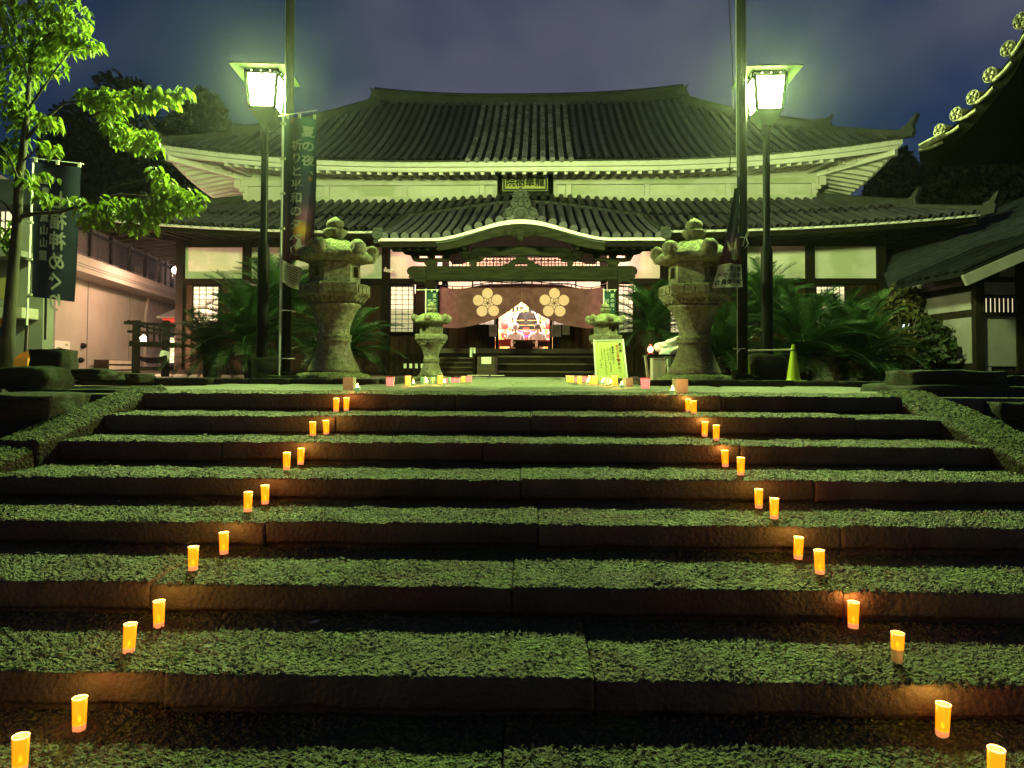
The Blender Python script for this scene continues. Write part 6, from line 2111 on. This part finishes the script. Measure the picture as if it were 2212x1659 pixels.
frond_mes = []
def make_frond(seed, ln):
    rg = random.Random(seed)
    mb = MB()
    n = 15
    pts = []
    a = R(58 + rg.uniform(-8, 8))
    p = Vector((0, 0, 0))
    for i in range(n + 1):
        pts.append(p.copy())
        p = p + Vector((0, math.cos(a), math.sin(a))) * (ln / n)
        a -= R(3.2 + 3.6 * i / n)
    mb.tube(pts, [.012 * (1 - .8 * i / n) for i in range(n + 1)], 4, cap=False)
    for i in range(54):
        t = (i + 4) / 59
        f = t * n
        j = min(n - 1, int(f))
        q = pts[j].lerp(pts[j + 1], f - j)
        tg = (pts[j + 1] - pts[j]).normalized()
        up = Vector((1, 0, 0)).cross(tg)
        L_ = .20 * math.sin(math.pi * (.12 + .8 * t)) ** .6 * ln
        for sg in (-1, 1):
            d = (Vector((sg, 0, 0)) * .78 + tg * .55 + up * (.25 + rg.uniform(-.08, .08))).normalized()
            w = tg * .0056 * ln + up * .002
            e = q + d * L_ + Vector((0, 0, -.03 * L_))
            mb.add([q - w, q + w, q + d * L_ * .6 + w * .8, e, q + d * L_ * .6 - w * .8], [(0, 1, 2, 3, 4)])
    me = mb.mesh('frond')
    me.materials.append(M['frond'])
    return me
frond_mes = [make_frond(60 + i, 1.0) for i in range(5)]
def cycad(x, y, d, k, n, label, seed, tilt=0.0):
    c = W(x, y, d)
    root = empty('cycad', (c.x, d, 0), 0, label, 'plant', 'cycads beside the temple front')
    h = max(.15, c.z)
    prof = []
    for i in range(9):
        prof += [(.13 + .02 * (i % 2), h * i / 8)]
    tr = MB().lathe(prof + [(.05, h + .05)], 14).build('trunk', M['trunk_dark'], root)
    roughen(tr, .02, 14, seed)
    rg = random.Random(seed)
    for i in range(n):
        az = i * 2.39996 + rg.uniform(-.2, .2)
        lay = i / n
        el = R(-38 + 62 * (1 - lay)) * -1
        o = link('frond', frond_mes[i % 5], None, root, (0.05 * math.cos(az), .05 * math.sin(az), h))
        s = k * rg.uniform(.82, 1.1) * (1.0 if lay < .8 else .8)
        o.scale = (s, s, s)
        o.rotation_euler = (R(34 - 104 * lay + rg.uniform(-8, 8)), rg.uniform(-.12, .12), az)
cycad(545, 745, 13.9, 1.55, 67, 'cycad low at the left, fronds spreading beside the lit paper window', 71)
cycad(610, 665, 14.6, 1.45, 71, 'tall cycad directly behind the long dark banner', 72)
cycad(745, 765, 12.6, 1.15, 55, 'low cycad behind the left tall stone lantern', 73)
cycad(455, 770, 14.4, 1.21, 50, 'small cycad at the left end beside the temple corner post', 79)
cycad(1655, 692, 14.1, 1.3, 71, 'tall cycad fanning out behind the right lamp post', 74)
cycad(1735, 770, 13.0, 1.49, 63, 'cycad low behind the upright traffic cone', 75)
cycad(1815, 735, 14.4, 1.15, 63, 'cycad in front of the right lit lattice window', 76)
cycad(1408, 715, 14.8, 1.29, 55, 'small cycad left of the right tall stone lantern', 77)
cycad(1560, 775, 12.6, 1.21, 50, 'low cycad tucked behind the right tall stone lantern', 78)
cycad(1868, 775, 13.6, 1.35, 55, 'cycad at the right end beside the temple corner', 80)

def shrub(x, y, rx, ry, d, label, m, seed, n=1500, size=.07):
    c = W(x, y, d)
    s = d / F_PX
    root = empty('shrub', (c.x, d, 0), 0, label, 'shrub')
    for i in range(5):
        a = i * 1.3
        MB().tube([(0, 0, -.02), (.1 * math.cos(a), .1 * math.sin(a), c.z * .5), (rx * s * .5 * math.cos(a), .3 * math.sin(a), c.z + ry * s * .4)], [.03, .02, .008], 6).build('stem', M['bark'], root)
    crown((0, 0, c.z), (rx * s * 1.2, .6, ry * s * 1.2), n, size, m, root, seed, 'foliage', 10)['kind'] = 'stuff'
M['leaf_orange_lit'] = mat('orange_lit_leaf', (.09, .06, .02), (.05, .055, .02), 4, .6, translucent=.25)  # orange light on the leaves put into their colour
shrub(1952, 715, 62, 85, 15.5, 'orange-lit shrub before the cool lit window at the right', M['leaf_orange_lit'], 91, 2200, .075)
shrub(2020, 745, 48, 70, 14.5, 'dark green shrub between the orange-lit shrub and the right house', M['leaf_dark'], 92, 800, .085)
shrub(1905, 790, 36, 34, 13.5, 'low dark shrub at the right corner of the temple', M['leaf_dark'], 93, 900, .06)
M['moss_leaf'] = mat('groundcover_leaf', (.03, .055, .015), (.06, .10, .03), 2, .7, rnd=.1, translucent=.2)
shrub(5, 880, 52, 34, 6.6, 'low mossy shrub at the far left edge below the tree', M['moss_leaf'], 94, 1400, .035)

# ------------------------------------------------------------------ white building on the left
wb = empty('white_building', label='pale concrete building with a railed balcony behind the left banner', cat='building')
A, B = W(105, 700, 23.5), W(385, 700, 37.6)
A.z = B.z = 0
ang = math.atan2(B.y - A.y, B.x - A.x)
WS = 1.75
wb.matrix_world = Matrix.Translation((A.x, A.y, -.16)) @ Matrix.Rotation(ang, 4, 'Z') @ Matrix.Scale(WS, 4)
# local: x runs away from us along the wall, -y is towards the court
LN = (B - A).length / 1.75 + 3
WBI = wb.matrix_world.inverted()
def wl(x, y, off=0.0):
    n = (wb.matrix_world.to_3x3() @ Vector((0, 1, 0))).normalized()
    return WBI @ hit(x, y, wb.matrix_world @ Vector((0, off, 0)), n)
MB().box2((-.25, .0, -.1), (LN, 3.0, 2.02)).build('ground_floor_wall', M['concrete'], wb)
MB().box2((-3.0, -.55, 2.03), (LN, 3.0, 2.34)).build('balcony_slab', M['concrete'], wb)
MB().box2((-3.0, .75, 2.341), (LN, 3.2, 3.75)).build('upper_wall', M['concrete'], wb)
MB().box2((-.3, -.02, -.05), (LN, -.001, .14)).build('wall_base', M['concrete'], wb)
for x in (1.7, 4.1, 6.3):
    MB().box2((x, -.012, .14), (x + .02, -.001, 2.02)).build('wall_joint', M['grey_wall'], wb)
    MB().box2((x, .738, 2.35), (x + .02, .749, 3.7)).build('wall_joint', M['grey_wall'], wb)
MB().box2((-.3, -.56, 2.35), (LN, -.551, 2.36)).build('slab_line', M['grey_wall'], wb)
for z in (2.12, 2.17): MB().box2((-3, -.562, z), (LN, -.5505, z + .012)).build('slab_groove', M['grey_wall'], wb)
rail = MB().box2((-3.0, -.5, 2.98), (LN, -.44, 3.03)).build('railing', M['pole'], wb)
for i in range(12): MB().box2((-2.6 + i * 1.05, -.5, 2.341), (-2.53 + i * 1.05, -.44, 2.979)).build('railing_post', M['pole'], rail)
for i in range(14): MB().box2((-3.0, -.475, 2.44 + i * .036), (LN, -.465, 2.452 + i * .036)).build('railing_bar', M['pole'], rail)
MB().box2((-3.0, -.49, 2.86), (LN, -.45, 2.89)).build('railing_bar', M['pole'], rail)
q = wl(367, 590, .75)
dr = MB().box2((q.x - .75, .70, 2.35), (q.x + .55, .749, 3.6)).build('balcony_door', M['plaster_trim'], wb)
for a in (-.75, -.16, .45): MB().box2((q.x + a, .66, 2.36), (q.x + a + .1, .699, 3.6)).build('door_frame', M['wood'], dr)
q = wl(322, 610, .3)
MB().box2((q.x - .4, .25, 2.35), (q.x + .4, .55, 2.95)).build('air_conditioner', M['concrete'], wb)
MB().lathe([(.2, 0), (.22, .02), (.05, .03)], 16, M=Matrix.Translation((q.x, .249, 2.65)) @ Matrix.Rotation(R(90), 4, 'X')).build('fan_grille', M['grey_wall'], wb)
q = wl(345, 600, .2)
for x, y in ((176, 747), (171, 893)):
    q = wl(x, y - 0 if y < 800 else 778)
    MB().lathe([(.06, 0), (.06, .05), (.03, .09), (0, .09)], 14, M=Matrix.Translation((q.x, -.003, q.z)) @ Matrix.Rotation(R(90), 4, 'X')).build('vent_cap', M['steel'], wb)
q = wl(97, 700)
for dx in (-.12, .12): MB().tube([(q.x + dx, -.08, 0), (q.x + dx, -.08, 2.03)], .045, 8).build('drain_pipe', M['grey_wall'], wb)
for x in (5.1,): MB().tube([(x, -.06, 0), (x, -.06, 1.6), (x + .2, -.06, 2.02)], .04, 8).build('drain_pipe', M['concrete'], wb)
p0, p1 = wl(113, 735), wl(147, 780)
ps = empty('wall_poster', label='white poster with a red arrow on the pale concrete wall', cat='poster')
ps.matrix_world = wb.matrix_world.copy()
x0, x1, z1, z0 = p0.x, p1.x, p0.z, p1.z
MB().box2((x0, -.03, z0), (x1, -.016, z1)).build('sheet', M['paper'], ps)
w, h = x1 - x0, z1 - z0
mb = MB()
mb.add([(x0 + w * .12, -.034, z0 + h * .62), (x0 + w * .95, -.034, z0 + h * .40), (x0 + w * .95, -.034, z0 + h * .30), (x0 + w * .12, -.034, z0 + h * .52)], [(0, 1, 2, 3)])
mb.add([(x0 + w * .2, -.034, z0 + h * .70), (x0 + w * .5, -.034, z0 + h * .62), (x0 + w * .5, -.034, z0 + h * .58), (x0 + w * .2, -.034, z0 + h * .66)], [(0, 1, 2, 3)])
write(mb, '会館', x0 + w * .72, z0 + h * .82, h * .13, lambda a, b: (a, -.034, b), down=False, step=1.1, bold=.03)
mb.build('lettering', M['ink'], ps, fixn=False)
mb = MB()
mb.add([(x0 + w * .1, -.034, z0 + h * .18), (x0 + w * .8, -.034, z0 + h * .12), (x0 + w * .8, -.034, z0 + h * .2), (x0 + w * .95, -.034, z0 + h * .07), (x0 + w * .8, -.034, z0 + h * .02), (x0 + w * .1, -.034, z0 + h * .05)], [(0, 1, 2, 3, 4, 5)])
mb.build('red_arrow', M['red_print'], ps, fixn=False)
# crates stacked by the wall
cr = None
q = wl(265, 800, -.3)
for i in range(4):
    o = empty('wooden_crate', label=['nearest wooden crate of the row along the pale wall', 'second wooden crate along the pale wall', 'third wooden crate along the pale wall', 'wooden crate next to the dark rack post, last of the row'][i], cat='crate', group='wooden crates along the pale wall')
    o.matrix_world = wb.matrix_world @ Matrix.Translation((q.x - .9 + .38 * i, -.25, .0))
    MB().box2((-.17, -.15, .01), (.17, .15, .36)).build('crate_core', M['wood_plank'], o)
    for z in (.03, .15, .27): MB().box2((-.18, -.165, z), (.18, -.151, z + .08)).build('slat', M['card'], o)
# warm wall lamps of that building
def wall_lamp(pos, label, s=.09, m='wall_glow'):
    o = empty('wall_lamp', pos, 0, label, 'lamp')
    MB().lathe([(0, -s), (s * .7, -s * .7), (s, 0), (s * .7, s * .7), (0, s)], 14, cap=False).build('lamp_globe', M[m], o, smooth=True)
    MB().box((0, .0, s + .03), (.06, .06, .05)).build('lamp_bracket', M['pole'], o)
    return o
M['eave_glow'] = glow('eave_lamp_lit', (1.0, .58, .38), 1600.0)
M['wall_glow'] = glow('wall_lamp_lit', (1.0, .58, .38), 1500.0)

# wooden rack with a lamp behind it, little roof of a notice case
rk = empty('votive_rack', label='dark timber rack with crossbars in front of a glaring lamp', cat='rack')
D = 15.2
def rp(x, y, d=D): return W(x, y, d)
for x in (293, 357):
    a, b = rp(x, 812), rp(x, 692)
    MB().box2((a.x - .06, D - .06, 0), (a.x + .06, D + .06, b.z)).build('post', M['wood'], rk)
for (x0, y0, x1, y1, h) in ((270, 697, 378, 703, .07), (277, 716, 378, 722, .06), (281, 742, 380, 746, .12), (290, 796, 372, 796, .08)):
    MB().bar(rp(x0, y0), rp(x1, y1), .08, h).build('crossbar', M['wood'], rk)
MB().bar(rp(276, 694), rp(300, 700), .06, .07).build('bar_end', M['wood'], rk)
for x in (318, 333, 345): MB().bar(rp(x, 742, D + .01), rp(x, 700, D + .01), .04, .03, (0, 1, 0)).build('upright', M['wood'], rk)
MB().bar(rp(298, 703, D + .05), rp(358, 716, D + .3), .04, .05).build('slanting_rail', M['wood_plank'], rk)
a, b = rp(300, 772), rp(364, 788)
cnu = MB()
n = 12
for j in range(2):
    pass
hull = [Vector((a.x + (b.x - a.x) * i / n, D, a.z - .02 - .11 * math.sin(math.pi * i / n) ** .5)) for i in range(n + 1)]
rim = [Vector((a.x + (b.x - a.x) * i / n, D - .16 * math.sin(math.pi * i / n), a.z + .03 * (abs(i / n - .5) * 2) ** 2)) for i in range(n + 1)]
rim2 = [Vector((p.x, 2 * D - p.y, p.z)) for p in rim]
cnu.strip(hull, rim); cnu.strip(rim2, hull); cnu.strip(rim, rim2)
bo = cnu.build('water_trough', M['wood_h'])
tag(bo, 'shallow wooden trough shaped like a boat on the timber rack', 'trough')
o = MB().box((0, 0, 0), (.2, .02, .2)).build('white_board', M['plaster'], None)
o.location = rp(356, 768, D - .05)
o.rotation_euler = (.2, .3, .1)
tag(o, 'tilted white board on the timber rack above the trough', 'board')
nc = empty('notice_case', label='small roofed notice case with lit eaves behind the timber rack', cat='case')
D2 = 24.0
l, r_ = W(338, 690, D2), W(400, 690, D2)
t0, t1 = W(338, 684, D2), W(375, 665, D2 + .5)
mb = MB()
mb.add([(l.x, D2, t0.z), (r_.x, D2, t0.z), (r_.x, D2 + .6, t1.z), (l.x + .4, D2 + .6, t1.z), (l.x, D2, t0.z - .03), (r_.x, D2, t0.z - .03), (r_.x, D2 + .6, t1.z - .03), (l.x + .4, D2 + .6, t1.z - .03)], [(0, 1, 2, 3), (7, 6, 5, 4), (0, 4, 5, 1), (1, 5, 6, 2), (2, 6, 7, 3), (3, 7, 4, 0)])
mb.build('case_roof', M['grey_wall'], nc)
MB().box2((l.x + .15, D2 + .1, t0.z - .18), (r_.x, D2 + .2, t0.z - .05)).build('case_lintel', M['red'], nc)
for x in (0.2, .75, 1.3): MB().box2((l.x + x, D2 + .1, 0), (l.x + x + .06, D2 + .2, t0.z - .181)).build('case_post', M['wood'], nc)
MB().box2((l.x + .27, D2 + .16, .35), (l.x + .74, D2 + .17, 1.2)).build('case_pane', M['window_glow'], nc)
for z in (.55, .75, .95): MB().box2((l.x + .27, D2 + .13, z), (l.x + .74, D2 + .15, z + .02)).build('case_bar', M['wood'], nc)
q = W(310, 735, 21.0)
wall_lamp(q, 'glaring warm globe lamp behind the timber rack', .13)
q = W(379, 584, 27.0)
wall_lamp(q, 'small warm lamp under the left corner of the lower eave', .12, 'eave_glow')

# store building at the far left with sign, window and vending poster
sb = empty('store_building', label='dim building with a lit window and yellow sign at the far left edge', cat='building')
D3 = 13.0
def sp(x, y, d=D3): return W(x, y, d)
a, b = sp(-160, 800), sp(98, 432)
MB().box2((a.x, D3, -.03), (b.x, D3 + .3, b.z)).build('wall', M['grey_wall'], sb)
a, b = sp(-160, 452), sp(112, 400)
MB().box2((a.x, D3 - .4, a.z), (b.x, D3 + .4, b.z)).build('roof', M['blue_tile'], sb)
a, b = sp(-60, 520), sp(26, 458)
wn_ = MB().box2((a.x, D3 - .03, a.z), (b.x, D3 - .01, b.z)).build('window', M['window_glow'], sb)
for i in range(1, 8): MB().box2((a.x + (b.x - a.x) * i / 8 - .008, D3 - .05, a.z), (a.x + (b.x - a.x) * i / 8 + .008, D3 - .031, b.z)).build('muntin', M['pole'], wn_)
for y in (478, 500): MB().bar(sp(-60, y, D3 - .055), sp(26, y, D3 - .055), .01, .015).build('muntin', M['pole'], wn_)
a, b = sp(-60, 575), sp(60, 560)
MB().box2((sp(-80, 0).x, D3 - .5, sp(0, 562).z), (sp(98, 0).x, D3 - .001, sp(0, 550).z)).build('ledge', M['grey_wall'], sb)
MB().box2((sp(-80, 0).x, D3 - .45, sp(0, 690).z), (sp(98, 0).x, D3 - .002, sp(0, 668).z)).build('ledge', M['concrete'], sb)
M['sign_yellow'] = mat('yellow_signboard', (.32, .27, .09), (.27, .22, .07), 3, .6)
sg_ = empty('shop_sign', label='dark yellow signboard over the store front at the far left', cat='sign')
a, b = sp(-60, 652), sp(66, 610)
MB().box2((a.x, D3 - .62, a.z), (b.x, D3 - .52, b.z)).build('board', M['sign_yellow'], sg_)
mb = MB()
wdt = b.x - a.x
f = lambda u, v: (u, D3 - .63, v)
mid = (a.z + b.z) / 2
MB().box2((sp(30, 0).x, D3 - .626, a.z + .05), (sp(62, 0).x, D3 - .6205, b.z - .05)).build('dark_field', M['ink'], sg_)
write(mb, '中', sp(50, 0).x, mid, .22, lambda u, v: (u, D3 - .634, v), bold=.03)
mb.build('lettering', M['sign_yellow'], sg_, fixn=False)
vp = empty('price_poster', label='blue and white poster reading 00 behind the left tree trunk', cat='poster')
a, b = sp(18, 730), sp(37, 690)
MB().box2((a.x - .15, D3 - .03, a.z), (b.x, D3 - .012, b.z)).build('sheet', M['blue_print'], vp)
MB().box2((a.x - .15, D3 - .032, (a.z + b.z) / 2 + .02), (b.x, D3 - .0305, b.z)).build('upper_field', M['orange_box'], vp)
mb = MB()
write(mb, '00', (a.x + b.x) / 2 - .04, a.z + (b.z - a.z) * .25, .16, lambda u, v: (u, D3 - .034, v), down=False, step=.62, bold=.03)
mb.build('lettering', M['letter'], vp, fixn=False)
o = empty('orange_box', label='orange display box on the ground behind the left tree trunk', cat='box')
a, b = sp(22, 797, 11.5), sp(60, 757, 11.5)
MB().box2((a.x, 11.5, .0), (b.x, 11.8, b.z - .12)).build('box_body', M['orange_box'], o)
MB().prism([(a.x, b.z - .119), (b.x, b.z - .119), (b.x, b.z + .02), (a.x + .1, b.z - .04)], 11.6, 11.8).build('box_back', M['orange_box'], o)

# ------------------------------------------------------------------ house on the right
rh = empty('timber_house', label='plaster and timber house with a lit slatted window at the right edge', cat='house')
DH = 13.6
def hp(x, y, d=DH): return W(x, y, d)
XW = hp(2114, 700).x
X2 = hp(2420, 700).x
zt = hp(2114, 560).z
MB().box2((XW, DH + .02, -.03), (X2, DH + 2.3, hp(2114, 602).z)).build('wall_core', M['wood'], rh)
g0, g1 = hp(2110, 601), hp(2420, 470)
MB().prism([(g0.x, g0.z), (g1.x, g0.z), (g1.x, g1.z)], DH + .03, DH + 2.2).build('gable_wall', M['wood'], rh)
def hpan(name, x0, x1, y0, y1, m, dy=0.0):
    a, b = hp(x0, y1, DH), hp(x1, y0, DH)
    return MB().box2((a.x, DH - .01 - dy, a.z), (b.x, DH + .019, b.z)).build(name, m, rh)
for x0, x1 in ((2122, 2197), (2210, 2285)):
    hpan('plaster_panel', x0, x1, 610, 638, M['dim_plaster'])
    hpan('plaster_panel', x0, x1, 683, 791, M['dim_plaster'])
    w_ = hpan('window', x0, x1, 645, 675, M['window_glow'])
    a, b = hp(x0, 675), hp(x1, 645)
    me = MB().box((0, 0, 0), (.035, .05, b.z - a.z)).mesh('slat')
    me.materials.append(M['wood'])
    for i in range(9): link('slat', me, None, w_, (a.x + (b.x - a.x) * (i + .0) / 8, DH - .05, (a.z + b.z) / 2))
hpan('plaster_patch', 2126, 2141, 793, 803, M['dim_plaster'])
for x in (2114, 2203, 2292): hpan('post', x - 8, x + 8, 560, 806, M['wood'], .04)
for y in (604, 641, 679): hpan('rail', 2114, 2400, y - 3, y + 3, M['wood'], .05)
hpan('plaster_panel', 2160, 2197, 572, 598, M['dim_plaster'])
# side wall facing the temple
for z0, z1 in ((.35, 1.25), (1.4, 1.75), (1.9, 2.2)):
    MB().box2((XW - .012, DH + .2, z0), (XW + .02, DH + 2.2, z1)).build('plaster_panel', M['dim_plaster'], rh)
bb0, bb1 = hp(2083, 606, 12.9), hp(2300, 512, 12.9)
MB().bar(bb0, bb1, .08, .2, (0, 0, 1)).build('bargeboard', M['dim_plaster'], rh)
mb = MB()
e0, e1 = bb0 + Vector((0, 0, .16)), bb1 + Vector((0, 0, .16))
mb.add([e0, e1, e1 + Vector((0, 2.4, 0)), e0 + Vector((0, 2.4, 0)), e0 - Vector((0, 0, .07)), e1 - Vector((0, 0, .07)), e1 + Vector((0, 2.4, -.07)), e0 + Vector((0, 2.4, -.07))], [(0, 1, 2, 3), (7, 6, 5, 4), (0, 4, 5, 1), (1, 5, 6, 2), (2, 6, 7, 3), (3, 7, 4, 0)])
rf = mb.build('roof', M['house_tile'], rh)
for i in range(8):
    o = Vector((0, .1 + i * .3, .04))
    MB().tube([e0 + o, e1 + o], .07, 8).build('tile_row', M['house_tile'], rf)
# larger hall behind it: dark roof sloping up to the right
dh = empty('back_hall', label='dark tiled hall roof rising behind the right timber house', cat='building')
p0, p1 = W(1918, 622, 20), W(2320, 462, 17.5)
q0, q1 = W(1900, 566, 22.5), W(2320, 388, 20)
mb = MB()
dn = Vector((0, 0, -.2))
mb.add([p0, p1, q1, q0, p0 + dn, p1 + dn, q1 + dn, q0 + dn], [(0, 1, 2, 3), (7, 6, 5, 4), (0, 4, 5, 1), (1, 5, 6, 2), (2, 6, 7, 3), (3, 7, 4, 0)])
rf = mb.build('roof', M['house_tile'], dh)
for i in range(11):
    o = Vector((0, 0, .05))
    f = i / 10
    MB().tube([p0.lerp(q0, f) + o, p1.lerp(q1, f) + o], .07, 8).build('tile_row', M['blue_tile'], rf)
MB().box2((p0.x + 1.2, 20.6, -.03), (p1.x, 25, p0.z - .1)).build('wall', M['gate_dark'], dh)
a, b = W(1946, 746, 19.5), W(1986, 698, 19.5)
lw = empty('lit_window_case', label='cool white lit window shining through the orange-lit shrub', cat='window')
MB().box2((a.x, 19.5, a.z), (b.x, 19.54, b.z)).build('pane', M['cool_glow'], lw)
for x in (a.x - .03, (a.x + b.x) / 2, b.x + .03): MB().box2((x - .03, 19.44, 0), (x + .03, 19.49, b.z + .06)).build('frame_post', M['wood'], lw)
MB().box2((a.x - .5, 19.56, -.03), (b.x + 1.5, 20.5, b.z + .5)).build('wall', M['wood_plank'], lw)

# ------------------------------------------------------------------ gate roof with crest tiles at the upper right
gt = empty('gate_roof', label='dark gate roof edged with green-lit plum crest tiles at the upper right', cat='gate')
PX = [((1985, 325), 9.3), ((2037, 293), 9.1), ((2073, 258), 8.85), ((2109, 222), 8.55), ((2146, 174), 8.2), ((2186, 118), 7.8), ((2214, 58), 7.4), ((2240, -20), 7.0), ((2260, -110), 6.6)]
pts = [W(x, y, d) for (x, y), d in PX]
mb = MB()
n = len(pts)
back = [p + Vector((5.0, 1.2, .5)) for p in pts]
vs = pts + back + [p + Vector((.06, .06, -.2)) for p in pts] + [p + Vector((0, 0, -.2)) for p in back]
fs = []
for i in range(n - 1):
    fs += [(i, i + 1, n + i + 1, n + i), (2 * n + i, 3 * n + i, 3 * n + i + 1, 2 * n + i + 1), (i, 2 * n + i, 2 * n + i + 1, i + 1)]
fs += [(0, n, 3 * n, 2 * n), (n - 1, 3 * n - 1, 4 * n - 1, 2 * n - 1)]
mb.add(vs, fs)
rf = mb.build('roof_slope', M['gate_dark'], gt)
tgt = Vector((-2.5, 9.5, 4.2))
for i in range(1, 8):
    p = pts[i]
    face = Vector((-.95, -.31, .0)).normalized()
    zax = face
    xax = Vector((0, 0, 1)).cross(zax).normalized()
    yax = zax.cross(xax)
    T = Matrix.Translation(p + Vector((0, 0, .06)) + face * .05) @ Matrix((xax, yax, zax)).transposed().to_4x4()
    mb = MB()
    mb.lathe([(.075, -.5), (.082, -.02), (.088, 0), (.088, .012), (.078, .014), (.075, .004), (0, .004)], 24, M=T, cap=False)
    d = mb.build('crest_tile', M['lantern'], gt, smooth=False)
    mb = MB()
    for k in range(6):
        c = (0, 0) if k == 5 else (.048 * math.cos(R(90 + 72 * k)), .048 * math.sin(R(90 + 72 * k)))
        r = .012 if k == 5 else .025
        mb.lathe([(r, .004), (r, .012), (r * .6, .018), (0, .019)], 14, (0, 0, 0), M=T @ Matrix.Translation((c[0], c[1], 0)), cap=False)
    mb.build('plum_relief', M['lantern'], d, smooth=True)
for i in range(0, 8):
    a, b = pts[i], pts[i + 1]
    mid = (a + b) / 2 + Vector((-.02, -.03, -.07))
    MB().tube([a + Vector((-.03, -.05, -.02)), mid, b + Vector((-.03, -.05, -.1))], .022, 8).build('edge_tile', M['lantern'], gt)
MB().tube([pts[0] + Vector((-.0, -.04, .03)), pts[1] + Vector((-.0, -.06, -.0))], .05, 10).build('corner_tile', M['lantern'], gt)
for k in range(1, 14):
    o = Vector((5.0, 1.2, .5)) * (k / 14) + Vector((0, 0, .04))
    MB().tube([p + o for p in pts], .08, 7).build('tile_row', M['gate_dark'], gt)
gp = [(9.2, 9.2), (11.0, 9.6)]
for x, y in gp: MB().box2((x - .18, y - .18, -.05), (x + .18, y + .18, 3.2)).build('gate_post', M['wood'], gt)
MB().box2((8.8, 8.9, 2.7), (11.4, 9.7, 3.1)).build('gate_beam', M['gate_dark'], gt)

# ------------------------------------------------------------------ small fixtures
o = empty('security_camera', label='small white camera on the porch corner post left of the curtain', cat='camera')
o.matrix_world = TEMPLE_M @ Matrix.Translation((-4.25, 2.9, 3.2))
MB().bar((0, .1, 0), (.28, -.25, -.08), .09, .09).build('camera_body', M['plaster_trim'], o)
MB().bar((0, .13, .05), (0, .2, .15), .04, .04).build('bracket', M['plaster_trim'], o)

# ------------------------------------------------------------------ thin haze added to imitate the lens glow around the lamps
HAZE = 0.00045
if HAZE:
    hz = MB().box2((-163, -63, -2.7), (163, 423, 34.0)).mesh('haze')
    hm = bpy.data.materials.new('haze_air')
    hm.use_nodes = True
    t = hm.node_tree
    t.nodes.remove(t.nodes['Principled BSDF'])
    pv = t.nodes.new('ShaderNodeVolumePrincipled')
    pv.inputs['Density'].default_value = HAZE
    pv.inputs['Color'].default_value = (.85, .88, .9, 1)
    pv.inputs['Anisotropy'].default_value = 0.9
    t.links.new(pv.outputs[0], t.nodes['Material Output'].inputs['Volume'])
    tag(link('haze', hz, hm), kind='stuff')
